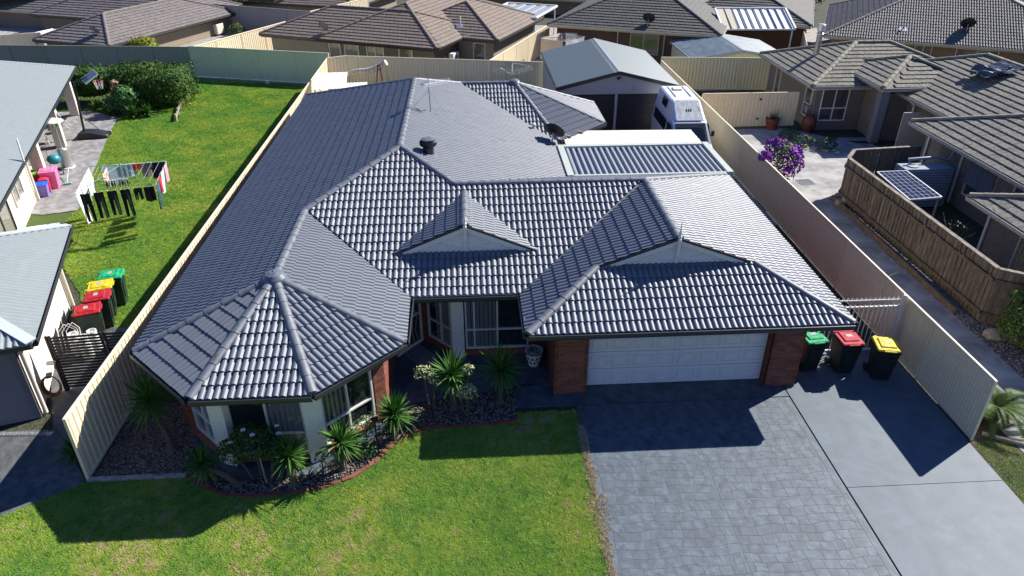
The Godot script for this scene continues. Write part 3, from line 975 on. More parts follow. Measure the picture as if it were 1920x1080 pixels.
# rosette of stiff sword leaves on a bare trunk
func yucca(at: Vector3, h: float, lean: Vector3, leaf: float, count: int, label: String, seed_: int, called := "yucca", droop := 0.25, w := 0.044) -> void:
	var r := RandomNumberGenerator.new()
	r.seed = seed_
	var t := thing(called, label, "plant", at, 0.0, "sword-leaved plants in the front garden")
	var tr := MB.new()
	var top := Vector3(0, h, 0) + lean
	if h > 0.08:
		tr.tube([Vector3(0, -0.03, 0), lean * 0.25 + Vector3(0, h * 0.35, 0), lean * 0.7 + Vector3(0, h * 0.75, 0), top], 0.085, 0.05, 8)
		tr.sphere(Vector3(0, 0.02, 0), Vector3(0.14, 0.07, 0.14), 8)
		part("trunk", tr, mats.bark, t)
	var m := MB.new()
	var wild := r.randf_range(0.10, 0.30)
	for i in count:
		var a := i * 2.399 + r.randf_range(-0.2, 0.2)
		var k := float(i) / count
		var el := lerpf(1.45, -0.75, k) + r.randf_range(-wild, wild)
		var d := Vector3(cos(a) * cos(el), sin(el), sin(a) * cos(el))
		var s := Vector3(-sin(a), 0, cos(a))
		var L := leaf * r.randf_range(0.62, 1.12)
		m.col = Color(0.035, 0.10, 0.018).lerp(Color(0.085, 0.19, 0.028), r.randf())
		if k > 0.86 and r.randf() < 0.6:
			m.col = Color(0.20, 0.15, 0.08) * r.randf_range(0.7, 1.2)
			el -= r.randf_range(0.2, 0.7)
			d = Vector3(cos(a) * cos(el), sin(el), sin(a) * cos(el))
		var base := top + Vector3(0, 0.05 * (1.0 - k) * 2.0 - 0.04, 0)
		var up := d.cross(s).normalized()
		if up.y < 0: up = -up
		var p0 := base
		var p1 := base + d * L * 0.55 + Vector3(0, -droop * L * 0.06, 0)
		var p2 := base + d * L + Vector3(0, -droop * L * 0.45 * cos(el), 0)
		var f := up * w * 0.22
		m.quad(p0 - s * w * 0.35, p0 - f * 0.4, p1 - f, p1 - s * w * 0.5)
		m.quad(p0 - f * 0.4, p0 + s * w * 0.35, p1 + s * w * 0.5, p1 - f)
		m.tri(p1 - s * w * 0.5, p1 - f, p2)
		m.tri(p1 - f, p1 + s * w * 0.5, p2)
	var c := part("crown", m, mats.leaf, t)
	c.set_meta("kind", "stuff")
# leaves spread through and over a lumpy volume
func leaf_mass(m: MB, c: Vector3, rad: Vector3, count: int, leaf: float, cols: Array, seed_: int, boxy := 0.0) -> void:
	var r := RandomNumberGenerator.new()
	r.seed = seed_
	var nz := FastNoiseLite.new(); nz.seed = seed_; nz.frequency = 1.1
	for i in count:
		var d := Vector3(r.randfn(), r.randfn(), r.randfn()).normalized()
		if d.y < -0.6: d.y = -d.y
		var q := d
		if boxy > 0.0:
			var mx := maxf(absf(d.x), maxf(absf(d.y), absf(d.z)))
			q = d.lerp(d / mx, boxy)
		var lump := 0.88 + 0.28 * nz.get_noise_3dv(c + q * rad * 1.6)
		var p := c + q * rad * lump * lerpf(0.72, 1.04, pow(r.randf(), 0.45))
		var nrm := (d + Vector3(r.randfn(), r.randfn() + 0.5, r.randfn()) * 0.55).normalized()
		var x := nrm.cross(Vector3(r.randfn(), r.randfn(), r.randfn())).normalized()
		var y := nrm.cross(x)
		var L := leaf * r.randf_range(0.6, 1.25)
		m.col = Color(cols[r.randi() % cols.size()]) * r.randf_range(0.75, 1.2)
		m.tri(p - x * L * 0.5, p + y * L * 0.24 , p + x * L * 0.5 + nrm * L * 0.1)
		m.tri(p - x * L * 0.5, p + x * L * 0.5 + nrm * L * 0.1, p - y * L * 0.24)
func shrub(called: String, label: String, at: Vector3, blobs: Array, leaf: float, cols: Array, seed_: int, group := "", boxy := 0.0, stem := true) -> Node3D:
	var t := thing(called, label, "shrub", at, 0.0, group)
	var m := MB.new()
	var i := 0
	for b in blobs:
		if boxy > 0.0:
			m.col = cols[0]
			m.sphere(b[0], b[1] * 0.74, 10)
		leaf_mass(m, b[0], b[1], b[2], leaf, cols, seed_ + i * 13, boxy)
		i += 1
	var cr := part("crown", m, mats.leaf, t)
	cr.set_meta("kind", "stuff")
	if stem:
		var s := MB.new()
		for b in blobs:
			s.tube([Vector3(b[0].x * 0.4, -0.03, b[0].z * 0.4), Vector3(b[0].x * 0.7, b[0].y * 0.5, b[0].z * 0.7), b[0]], 0.03, 0.012, 6)
			for j in 4:
				var a := j * 1.7
				s.tube([b[0] * 0.9, b[0] + Vector3(cos(a), 0.3, sin(a)) * b[1] * 0.6], 0.012, 0.005, 5)
		part("stem", s, mats.bark, t)
	return t

# ---------------------------------------------------------------- fences
func tone_of(m: StandardMaterial3D, k: int) -> StandardMaterial3D:
	if k == 0: return m
	var key := "%d_%d" % [m.get_instance_id(), k]
	if not mats.has(key):
		var q: StandardMaterial3D = m.duplicate()
		q.albedo_color = m.albedo_color * ([1.0, 0.965, 0.985][k])
		q.uv1_offset = Vector3(k * 0.37, k * 0.21, 0)
		mats[key] = q
	return mats[key]
func fence(called: String, label: String, p0: Vector2, p1: Vector2, h: float, material: Material, group := "", period := 0.19, each := 2.4, y0 := 0.0) -> Node3D:
	var L := p0.distance_to(p1)
	var dir := (p1 - p0) / L
	var t := thing(called, label, "fence", Vector3(p0.x, y0, p0.y), atan2(-dir.y, dir.x), group)
	var n := maxi(1, roundi(L / each))
	var w := L / n
	var sheet := MB.new()
	var k := maxi(2, roundi(w / period))
	var pts := []
	for i in k:
		var a := w * i / k
		var s := w / k
		for q in [[0.0, 0.0], [0.42, 0.0], [0.54, 0.022], [0.86, 0.022], [0.98, 0.0]]: pts.append(Vector2(a + q[0] * s, q[1]))
	pts.append(Vector2(w, 0))
	for i in pts.size() - 1:
		var a: Vector2 = pts[i]
		var b: Vector2 = pts[i + 1]
		sheet.quad(Vector3(a.x, 0.06, 0.004 + a.y), Vector3(b.x, 0.06, 0.004 + b.y), Vector3(b.x, h - 0.03, 0.004 + b.y), Vector3(a.x, h - 0.03, 0.004 + a.y))
		sheet.quad(Vector3(b.x, 0.06, -0.004 + b.y), Vector3(a.x, 0.06, -0.004 + a.y), Vector3(a.x, h - 0.03, -0.004 + a.y), Vector3(b.x, h - 0.03, -0.004 + b.y))
	var sm := sheet.mesh()
	var rail := MB.new()
	rail.cbox(Vector3(w * 0.5, h - 0.02, 0.01), Vector3(w, 0.05, 0.06), 0.006)
	var rm := rail.mesh()
	var low := MB.new()
	low.box(Vector3(w * 0.5, 0.05, 0.01), Vector3(w, 0.07, 0.045))
	var lm := low.mesh()
	var post := MB.new()
	post.cbox(Vector3(0, h * 0.5 - 0.03, 0.01), Vector3(0.035, h + 0.05, 0.072), 0.005)
	var pm := post.mesh()
	for i in n + 1:
		inst("post", pm, material, t).position.x = w * i
		if i < n:
			inst("panel", sm, tone_of(material, rng.randi() % 3), t).position.x = w * i
			inst("top_rail", rm, material, t).position.x = w * i
			inst("bottom_rail", lm, material, t).position.x = w * i
	return t

# ---------------------------------------------------------------- wheelie bin (front faces +z)
func wheelie_bin(label: String, at: Vector3, turn: float, body: Material, lid: Material, group: String) -> void:
	var t := thing("wheelie_bin", label, "bin", at, turn, group)
	var m := MB.new()
	var q := []
	for s in [[0.0, 0.21, -0.2, 0.2], [0.12, 0.22, -0.23, 0.21], [0.85, 0.275, -0.30, 0.27], [0.93, 0.285, -0.32, 0.29]]:
		q.append([Vector3(-s[1], s[0], s[2]), Vector3(s[1], s[0], s[2]), Vector3(s[1], s[0], s[3]), Vector3(-s[1], s[0], s[3])])
	for i in q.size() - 1:
		for j in 4:
			var j2 := (j + 1) % 4
			m.quad(q[i][j2], q[i][j], q[i + 1][j], q[i + 1][j2])
	m.quad(q[0][0], q[0][1], q[0][2], q[0][3])
	m.box(Vector3(0, 0.93, -0.015), Vector3(0.60, 0.035, 0.64))
	m.box(Vector3(0, 0.5, 0.262), Vector3(0.3, 0.5, 0.008), Basis(Vector3.RIGHT, 0.075))
	part("body", m, body, t)
	var l := MB.new()
	l.cbox(Vector3(0, 0.985, -0.005), Vector3(0.60, 0.06, 0.66), 0.02)
	l.cbox(Vector3(0, 1.02, -0.02), Vector3(0.40, 0.045, 0.44), 0.02)
	l.cbox(Vector3(0, 0.99, 0.34), Vector3(0.30, 0.03, 0.05), 0.01)
	for s in [-1, 1]: l.cbox(Vector3(0.2 * s, 0.985, -0.35), Vector3(0.07, 0.045, 0.07), 0.01)
	part("lid", l, lid, t)
	var sk := MB.new()
	sk.box(Vector3(0.06, 0.62, 0.268), Vector3(0.14, 0.09, 0.006), Basis(Vector3.RIGHT, 0.075))
	sk.box(Vector3(0.02, 1.045, -0.04), Vector3(0.16, 0.004, 0.11))
	part("sticker", sk, mats.sticker, t)
	var hd := MB.new()
	hd.tube([Vector3(-0.26, 0.95, -0.36), Vector3(0.26, 0.95, -0.36)], 0.018, 0.018, 8)
	for s in [-1, 1]: hd.box(Vector3(0.2 * s, 0.93, -0.33), Vector3(0.04, 0.05, 0.08))
	part("handle", hd, body, t)
	for s in [-1, 1]:
		var w := MB.new()
		w.tube([Vector3(0.235 * s, 0.1, -0.25), Vector3(0.30 * s, 0.1, -0.25)], 0.10, 0.10, 16)
		var wn := part("wheel", w, mats.black_rubber, t)
		var hb := MB.new()
		hb.tube([Vector3(0.29 * s, 0.1, -0.25), Vector3(0.308 * s, 0.1, -0.25)], 0.05, 0.05, 12)
		part("hub", hb, body, wn)

# ---------------------------------------------------------------- ground
func px_poly(pts: Array) -> PackedVector2Array:
	var q := PackedVector2Array()
	for p in pts:
		var g := gp(p[0], p[1])
		q.append(Vector2(g.x, g.z))
	return q
func flat(called: String, poly: PackedVector2Array, y: float, thick: float, material: Material) -> MeshInstance3D:
	var m := MB.new()
	m.slab(poly, y, thick)
	return ground_part(called, m, material)
func rect(x0: float, x1: float, z0: float, z1: float) -> PackedVector2Array:
	return PackedVector2Array([Vector2(x0, z0), Vector2(x1, z0), Vector2(x1, z1), Vector2(x0, z1)])
const BED_EDGE := [Vector2(-6.47, -12.05), Vector2(-5.9, -11.68), Vector2(-5.4, -11.47), Vector2(-4.8, -11.40), Vector2(-4.13, -11.44), Vector2(-3.47, -11.55), Vector2(-2.82, -11.83), Vector2(-2.39, -12.25), Vector2(-2.0, -12.88), Vector2(-1.6, -13.22), Vector2(-1.1, -13.36), Vector2(-0.2, -13.36), Vector2(0.95, -13.46)]
func build_ground() -> void:
	var m := MB.new()
	m.slab(rect(-400, 400, -500, 300), -0.03, 0.5)
	ground_part("ground", m, mats.earth)
	var lw := PackedVector2Array([Vector2(-8.58, -12.06)])
	for p in BED_EDGE: lw.append(p)
	for p in [Vector2(0.97, -13.78), Vector2(2.44, -13.78), Vector2(2.44, -2.0), Vector2(-24, -2.0), Vector2(-9.96, -11.13)]: lw.append(p)
	flat("lawn", lw, -0.004, 0.05, mats.lawn)
	var near := PackedVector2Array()
	for p in lw: near.append(Vector2(clampf(p.x, -12.5, 9), minf(p.y, -7.6)))
	lawn("lawn_grass", "patchy green and straw coloured grass of the front lawn", near, 1900.0, 1.0, 31, 0.05)
	# left neighbour's lawn, behind the side fence
	var ly := PackedVector2Array([Vector2(-8.55, -18.4), Vector2(-8.3, -45.4), Vector2(-17.6, -48.0), Vector2(-30, -49.5), Vector2(-30, -30), Vector2(-15.2, -24.2), Vector2(-12.3, -20.2), Vector2(-11.3, -18.2)])
	flat("back_lawn", ly, -0.004, 0.05, mats.lawn)
	var lz := PackedVector2Array([Vector2(-8.6, -18.4), Vector2(-8.4, -45.3), Vector2(-17.6, -47.9), Vector2(-20, -46), Vector2(-18.2, -36.6), Vector2(-15.5, -26.9), Vector2(-15.2, -24.2), Vector2(-12.3, -20.2), Vector2(-11.3, -18.2)])
	lawn("back_lawn_grass", "bright green mown grass of the lawn behind the side fence", lz, 560.0, 1.35, 53, -0.16)
	flat("side_path", PackedVector2Array([Vector2(-8.6, -12.2), Vector2(-8.6, -18.4), Vector2(-11.35, -18.3), Vector2(-12.2, -17.9), Vector2(-10.2, -13.9)]), 0.012, 0.05, mats.neighbour_drive)
	flat("neighbour_driveway", PackedVector2Array([Vector2(-8.62, -12.06), Vector2(-10.1, -13.85), Vector2(-24, -13.85), Vector2(-24, -2.2), Vector2(-9.96, -11.13)]), 0.012, 0.05, mats.neighbour_drive)
	var drain := MB.new()
	drain.box(Vector3(-11.6, 0.02, -13.75), Vector3(3.0, 0.02, 0.12), Basis(Vector3.UP, -0.05))
	for i in 40: drain.box(Vector3(-13.0 + i * 0.07, 0.032, -13.75), Vector3(0.02, 0.01, 0.1))
	ground_part("drain_channel", drain, mats.galv)
	# stamped driveway: base, then every stamped stone
	var base := flat("driveway", rect(2.46, 7.92, -13.97, -2.0), 0.008, 0.08, mats.stamp_joint)
	var rest := MB.new()
	var cells := []
	var r := RandomNumberGenerator.new()
	r.seed = 77
	for pn in [[2.50, 5.10, -13.95, -10.68], [5.115, 7.88, -13.95, -10.68], [2.50, 5.10, -10.665, -5.0], [5.115, 7.88, -10.665, -5.0]]:
		var row := 0
		var z: float = pn[3]
		var rh := 0.225
		while z > pn[2] + 0.03:
			var xa: float = pn[0] + (0.14 if pn[0] < 3.0 else 0.005)
			var xb: float = pn[1] - (0.005 if pn[0] < 3.0 else 0.14)
			var x: float = xa - (0.16 if row % 2 else 0.0)
			var first := true
			while x < xb:
				var w := r.randf_range(0.22, 0.34)
				var a := maxf(x, xa)
				var b := minf(x + w, xb)
				if b - a > 0.05:
					cells.append([a, b, z, maxf(z - rh, pn[2] + 0.02), row, pn])
				x += w
			z -= rh
			row += 1
		for s in ([pn[0]] if pn[0] < 3.0 else [pn[1] - 0.13]):
			var bd := MB.new()
			bd.cbox(Vector3(s + 0.065, 0.008, (pn[2] + pn[3]) * 0.5), Vector3(0.125, 0.008, pn[3] - pn[2]), 0.004)
			part("border", bd, mats.stamp, base)
	var wave := func(x: float, z: float, row: int): return 0.026 * sin(x * 5.2 + row * 0.5) + 0.010 * sin(x * 11.0 + row * 1.3)
	cells.sort_custom(func(p, q): return p[2] > q[2])
	var shown := 0
	var skipped := 0
	for cl in cells:
		var q := PackedVector2Array()
		var g := 0.0012
		var a: float = cl[0] + g
		var b: float = cl[1] - g
		var tilt := r.randf_range(-0.005, 0.005)
		for k in 4:
			var x := lerpf(a, b, k / 3.0)
			q.append(Vector2(x, clampf(cl[2] - g + wave.call(x, cl[2], cl[4]), cl[5][2] + 0.02, cl[5][3])))
		for k in 4:
			var x := lerpf(b, a, k / 3.0)
			q.append(Vector2(x + tilt, clampf(cl[3] + g + wave.call(x, cl[3], cl[4] + 1), cl[5][2] + 0.02, cl[5][3])))
		var ar := 0.0
		for k in 8: ar += q[k].cross(q[(k + 1) % 8])
		if absf(ar) < 0.01: continue
		var top := 0.0115 + r.randf_range(-0.0003, 0.0003)
		var one := MB.new()
		var inner := PackedVector2Array()
		var cen := Vector2.ZERO
		for p in q: cen += p / 8.0
		for p in q: inner.append(p + (cen - p).normalized() * 0.006)
		for k in 8:
			var k2 := (k + 1) % 8
			one.quad(Vector3(q[k].x, 0.0085, q[k].y), Vector3(q[k2].x, 0.0085, q[k2].y), Vector3(inner[k2].x, top, inner[k2].y), Vector3(inner[k].x, top, inner[k].y))
			one.tri(Vector3(cen.x, top, cen.y), Vector3(inner[k].x, top, inner[k].y), Vector3(inner[k2].x, top, inner[k2].y))
		if cl[2] < -8.3 and shown < 300:
			shown += 1
			part("paving_stone", one, [mats.stamp, mats.stamp_b, mats.stamp_c, mats.stamp][r.randi() % 4], base)
		else:
			rest.v.append_array(one.v); rest.n.append_array(one.n); rest.c.append_array(one.c)
	part("paving_stones", rest, mats.stamp, base).set_meta("kind", "stuff")
	flat("apron", PackedVector2Array([Vector2(0.97, -13.99), Vector2(7.92, -13.99), Vector2(7.92, -14.9), Vector2(0.97, -14.9)]), 0.02, 0.08, mats.stamp_c)
	flat("entry_path", PackedVector2Array([Vector2(-1.6, -14.3), Vector2(0.96, -14.75), Vector2(1.94, -14.92), Vector2(1.94, -17.3), Vector2(-2.3, -17.3), Vector2(-2.3, -13.6)]), 0.02, 0.08, mats.stamp_c)
	flat("bay_path", PackedVector2Array([Vector2(-2.3, -13.58), Vector2(-1.62, -14.28), Vector2(-2.42, -13.15), Vector2(-3.1, -12.45), Vector2(-3.65, -12.0), Vector2(-4.2, -11.88), Vector2(-5.3, -11.9), Vector2(-6.1, -12.5), Vector2(-6.9, -13.3), Vector2(-6.9, -14.0), Vector2(-4.6, -14.0)]), 0.02, 0.08, mats.stamp_c)
	for q in [[-16.0, -10.86], [-10.845, -2.0]]:
		flat("side_driveway", rect(7.955, 11.46, q[0], q[1]), 0.016, 0.08, mats.slick_concrete)
	# beds
	flat("gravel_bed", PackedVector2Array([Vector2(-8.58, -12.12), Vector2(-6.5, -12.12), Vector2(-6.2, -12.6), Vector2(-6.9, -13.4), Vector2(-7.03, -20.0), Vector2(-8.58, -20.0)]), 0.006, 0.06, mats.soil)
	var bed := PackedVector2Array([Vector2(-6.5, -12.12)])
	for p in BED_EDGE: bed.append(p + Vector2(0, -0.06))
	for p in [Vector2(0.95, -14.7), Vector2(-1.55, -14.25), Vector2(-2.3, -13.1), Vector2(-3.0, -12.5), Vector2(-3.6, -12.05), Vector2(-4.2, -11.92), Vector2(-5.3, -11.95), Vector2(-6.1, -12.55)]: bed.append(p)
	flat("pebble_bed", bed, 0.006, 0.06, mats.soil)
	# pebbles
	var st := MB.new()
	st.sphere(Vector3.ZERO, Vector3(1, 0.62, 0.8), 7)
	var xs := []
	var cs := []
	var sm := st.mesh()
	var cols := [Color(0.24, 0.225, 0.20), Color(0.17, 0.165, 0.155), Color(0.36, 0.33, 0.28), Color(0.12, 0.11, 0.10), Color(0.27, 0.22, 0.17)]
	for i in 15000:
		var p := Vector2(r.randf_range(-6.6, 1.0), r.randf_range(-14.8, -11.4))
		if not Geometry2D.is_point_in_polygon(p, bed): continue
		var s := r.randf_range(0.012, 0.034)
		xs.append(Transform3D(Basis.from_euler(Vector3(r.randf_range(-0.4, 0.4), r.randf() * TAU, r.randf_range(-0.4, 0.4))).scaled(Vector3(s, s, s)), Vector3(p.x, 0.012 + r.randf() * 0.02, p.y)))
		cs.append(cols[r.randi() % 5] * r.randf_range(0.4, 0.8))
	scatter("pebbles", "rounded grey and tan pebbles covering the front garden bed", "pebbles", sm, mats.stone, xs, cs)
	xs = []
	cs = []
	for i in 14000:
		var p := Vector2(r.randf_range(-8.5, -6.6), r.randf_range(-18.0, -12.15))
		var s := r.randf_range(0.010, 0.028)
		xs.append(Transform3D(Basis.from_euler(Vector3(r.randf() * 0.8, r.randf() * TAU, r.randf() * 0.8)).scaled(Vector3(s * 1.3, s * 0.6, s)), Vector3(p.x, 0.012 + r.randf() * 0.015, p.y)))
		cs.append([Color(0.11, 0.085, 0.065), Color(0.16, 0.13, 0.10), Color(0.075, 0.06, 0.05), Color(0.20, 0.17, 0.14)][r.randi() % 4])
	scatter("bark_gravel", "dark brown gravel and bark beside the cream side fence", "gravel", sm, mats.stone, xs, cs)
	# dry clippings along the driveway edge
	xs = []
	cs = []
	for i in 2600:
		var z := r.randf_range(-13.2, -7.8)
		var wd := 0.05 + 0.06 * absf(sin(z * 3.1)) + (0.1 if z > -11.0 and z < -10.0 else 0.0)
		var s := r.randf_range(0.5, 1.0)
		xs.append(Transform3D(Basis.from_euler(Vector3(r.randf_range(-1.2, 1.2), r.randf() * TAU, r.randf_range(-1.2, 1.2))).scaled(Vector3(s, s, s)), Vector3(2.46 + r.randfn() * wd * 0.6, 0.02, z)))
		cs.append(Color(0.55, 0.45, 0.30) * r.randf_range(0.6, 1.2))
	scatter("dry_clippings", "pale dry grass clippings along the driveway edge", "clippings", blade_clump(), mats.grass_blade, xs, cs)
	# right side: neighbour's lane, verge and gravel strip
	flat("lane", PackedVector2Array([Vector2(11.85, -35.4), Vector2(16.4, -35.4), Vector2(20.2, -31.5), Vector2(18.6, -28.0), Vector2(14.55, -26.3), Vector2(14.3, -10.0), Vector2(14.3, -2.0), Vector2(12.55, -2.0), Vector2(12.5, -13.5), Vector2(11.85, -16.0)]), 0.012, 0.06, mats.lane_concrete)
	flat("gravel_strip", PackedVector2Array([Vector2(14.3, -26.2), Vector2(14.9, -26.2), Vector2(17.5, -17.0), Vector2(17.5, -8.0), Vector2(14.32, -8.0)]), 0.006, 0.05, mats.gravel_pale)
	xs = []
	cs = []
	for i in 4200:
		var z := r.randf_range(-26.0, -10.0)
		var p := Vector2(r.randf_range(14.32, 14.85 if z < -17.0 else 16.6), z)
		var s := r.randf_range(0.02, 0.045)
		xs.append(Transform3D(Basis.from_euler(Vector3(r.randf(), r.randf() * TAU, r.randf())).scaled(Vector3(s, s * 0.7, s)), Vector3(p.x, 0.012, p.y)))
		cs.append(Color(0.30, 0.25, 0.2).lerp(Color(0.16, 0.13, 0.11), r.randf()))
	scatter("lane_gravel", "loose gravel strip between concrete lane and timber paling fence", "gravel", sm, mats.stone, xs, cs)
	flat("verge", PackedVector2Array([Vector2(11.47, -13.5), Vector2(12.5, -13.4), Vector2(12.52, -2.0), Vector2(11.47, -2.0)]), 0.0, 0.05, mats.soil)
	lawn("verge_grass", "sparse dry grass on the verge beside the side driveway", PackedVector2Array([Vector2(11.5, -12.0), Vector2(12.48, -12.2), Vector2(12.5, -8.0), Vector2(11.5, -8.0)]), 900.0, 1.0, 91, 0.28)
	# patio slab of the left neighbour
	flat("patio", PackedVector2Array([Vector2(-18.9, -39.4), Vector2(-18.23, -36.7), Vector2(-15.45, -26.95), Vector2(-16.6, -26.6), Vector2(-21.0, -27.5), Vector2(-24.5, -40.5), Vector2(-20.7, -40.6)]), 0.03, 0.1, mats.patio_concrete)
	flat("rear_yard", PackedVector2Array([Vector2(-8.3, -36), Vector2(11.5, -24), Vector2(11.5, -43), Vector2(-8.3, -45)]), 0.004, 0.05, mats.concrete)
	flat("yard_beyond_fence", PackedVector2Array([Vector2(-7.2, -45.4), Vector2(5, -43.1), Vector2(18, -42.9), Vector2(30, -36), Vector2(45, -60), Vector2(-45, -70), Vector2(-45, -51)]), 0.0, 0.05, mats.concrete)
	lawn("yard_grass", "patch of bright grass behind the shed beyond the rear fence", PackedVector2Array([Vector2(4.6, -43.2), Vector2(11, -43.5), Vector2(10, -47.0), Vector2(5.2, -47.5)]), 300.0, 1.6, 17, -0.1)
	# brick edging of the front bed
	var ed := thing("garden_edging", "curved row of terracotta bricks edging the front garden bed", "edging", Vector3(-2.4, 0, -12.2))
	var eb := MB.new()
	eb.cbox(Vector3.ZERO, Vector3(0.225, 0.085, 0.105), 0.008)
	var ebm := eb.mesh()
	for i in BED_EDGE.size() - 1:
		var a: Vector2 = BED_EDGE[i]
		var b: Vector2 = BED_EDGE[i + 1]
		var n := maxi(1, roundi(a.distance_to(b) / 0.24))
		for k in n:
			var p := a.lerp(b, (k + 0.5) / n)
			var q := inst("brick", ebm, [mats.brick0, mats.brick3, mats.brick1][r.randi() % 3], ed)
			q.position = Vector3(p.x, -0.008 + r.randf_range(-0.014, 0.012), p.y) - ed.position
			q.rotation = Vector3(r.randf_range(-0.05, 0.05), -(b - a).angle() + r.randf_range(-0.07, 0.07), r.randf_range(-0.04, 0.04))
	var cu := thing("concrete_edging", "straight concrete edging strip between dark gravel bed and lawn", "edging", Vector3(-7.5, 0, -12.08))
	for i in 3:
		var c := MB.new()
		c.cbox(Vector3(-0.72 + i * 0.70, 0.03, 0), Vector3(0.69, 0.09, 0.10), 0.008)
		part("kerb_piece", c, mats.concrete, cu)
# ---------------------------------------------------------------- front garden
func build_front() -> void:
	var ys := [
		[Vector3(-7.05, 0, -12.95), 1.25, Vector3(-0.35, 0, -0.25), 0.75, 150, "tall dark cordyline leaning beside the cream side fence, its trunk in the gravel bed", 1],
		[Vector3(-5.28, 0, -11.78), 0.62, Vector3(-0.62, 0, 0.0), 0.52, 110, "yucca with a trunk bent low to one side, in the shade of the bay", 2],
		[Vector3(-4.06, 0, -11.68), 0.80, Vector3(0.02, 0, -0.02), 0.56, 130, "small yucca with thick pale trunk on the pebbles before the bay", 3],
		[Vector3(-3.03, 0, -12.1), 0.78, Vector3(0.03, 0, 0.0), 0.62, 140, "sunlit yucca between the cream corner post of the bay and the brick edging", 4],
		[Vector3(-1.95, 0, -13.05), 0.72, Vector3(0.03, 0, 0.0), 0.60, 150, "bushy sunlit yucca beside the brick corner of the bay", 5],
		[Vector3(-0.58, 0, -14.08), 0.98, Vector3(0.0, 0, 0.0), 0.72, 160, "large half-shaded yucca in front of the entry post", 6],
		[Vector3(0.57, 0, -14.22), 1.0, Vector3(0.02, 0, 0.0), 0.74, 150, "dark yucca in front of the entry window nearest the garage pier", 7]]
	for y in ys: yucca(y[0], y[1], y[2], y[3], y[4], y[5], 100 + y[6])
	yucca(Vector3(-7.9, 0, -15.2), 0.55, Vector3(0, 0, 0), 0.72, 120, "dark strappy plant under the eave between fence and bay", 141, "yucca", 0.5)
	yucca(Vector3(-9.25, 0, -12.95), 0.02, Vector3(0, 0, 0), 0.62, 90, "dark strappy clump on the driveway side of the cream fence end", 151, "strappy_plant", 0.9, 0.04)
	yucca(Vector3(-5.9, 0, -12.0), 0.02, Vector3(0, 0, 0), 0.40, 60, "low dark grassy clump under the bent yucca", 152, "strappy_plant", 0.9, 0.025)
	var green := [Color(0.035, 0.075, 0.018), Color(0.05, 0.10, 0.022), Color(0.03, 0.06, 0.02)]
	var lime := [Color(0.12, 0.22, 0.03), Color(0.09, 0.17, 0.03), Color(0.17, 0.25, 0.05)]
	var cream := [Color(0.40, 0.42, 0.20), Color(0.22, 0.30, 0.09), Color(0.50, 0.50, 0.28)]
	var rose := shrub("rose_bush", "dark leafy rose bush with white blooms in front of the bay's front window", Vector3(-4.75, 0, -11.9), [[Vector3(-0.1, 1.0, -0.1), Vector3(0.58, 0.45, 0.48), 1500], [Vector3(0.38, 0.85, 0.0), Vector3(0.34, 0.34, 0.32), 600], [Vector3(-0.5, 0.8, 0.0), Vector3(0.36, 0.36, 0.32), 600]], 0.09, green, 201)
	for q in [Vector3(-0.15, 1.48, 0.1), Vector3(0.05, 1.42, 0.2), Vector3(0.45, 1.3, -0.2), Vector3(0.5, 1.22, -0.05), Vector3(-0.45, 1.2, 0.15)]:
		var fl := MB.new()
		for k in 7:
			var a := k * 0.9
			fl.quad(q + Vector3(cos(a), 0.2, sin(a)) * 0.008, q + Vector3(cos(a + 0.5), 0.3, sin(a + 0.5)) * 0.045, q + Vector3(cos(a), 0.9, sin(a)) * 0.055, q + Vector3(cos(a - 0.5), 0.3, sin(a - 0.5)) * 0.045)
		part("flower", fl, mats.white_plastic, rose)
	var stake := MB.new()
	stake.tube([Vector3(0.1, 0, 0.15), Vector3(0.05, 0.9, 0.1)], 0.02, 0.018, 6)
	part("stake", stake, mats.timber_pale, rose)
	shrub("sapling", "thin lime green sapling on the pebbles below the bay's corner post", Vector3(-3.45, 0, -11.95), [[Vector3(0, 0.42, 0), Vector3(0.14, 0.3, 0.14), 90]], 0.08, lime, 215)
	shrub("standard_rose", "slender standard rose with pale new leaves beside the large half-shaded yucca", Vector3(-1.15, 0, -14.05), [[Vector3(-0.12, 1.15, 0.05), Vector3(0.26, 0.22, 0.22), 150], [Vector3(0.12, 0.95, 0), Vector3(0.22, 0.2, 0.2), 110]], 0.07, cream, 221)
	shrub("variegated_shrub", "cream variegated shrub growing round the foot of the large half-shaded yucca", Vector3(-0.25, 0, -13.75), [[Vector3(0, 0.75, 0.0), Vector3(0.28, 0.24, 0.22), 220], [Vector3(0.05, 1.25, -0.2), Vector3(0.18, 0.15, 0.15), 70]], 0.075, cream, 226)
	shrub("pale_shrub", "pale green soft shrub against the bay's angled window beside the brick corner", Vector3(-2.62, 0, -13.0), [[Vector3(0, 0.42, 0), Vector3(0.27, 0.3, 0.22), 260]], 0.075, [Color(0.2, 0.28, 0.13), Color(0.14, 0.22, 0.09), Color(0.28, 0.34, 0.18)], 231)
	shrub("low_shrub", "low leafy green ground plant between pebbles and brick edging", Vector3(-2.6, 0, -12.5), [[Vector3(0, 0.14, 0), Vector3(0.34, 0.17, 0.22), 260]], 0.07, [Color(0.05, 0.12, 0.02), Color(0.08, 0.16, 0.03)], 236)
	shrub("silver_shrub", "grey green bush half hidden behind the sunlit yucca", Vector3(-2.78, 0, -12.45), [[Vector3(0, 0.3, 0), Vector3(0.22, 0.26, 0.2), 160]], 0.065, [Color(0.09, 0.13, 0.08), Color(0.06, 0.10, 0.06)], 241)
	# lantern post, pot, mat
	var l := thing("garden_lantern", "small black lantern post standing in the pebbles near the bay", "lamp", Vector3(-2.38, 0, -12.95))
	var m := MB.new()
	m.tube([Vector3(0, 0, 0), Vector3(0, 0.62, 0)], 0.018, 0.018, 8)
	part("post", m, mats.black_metal, l)
	m = MB.new()
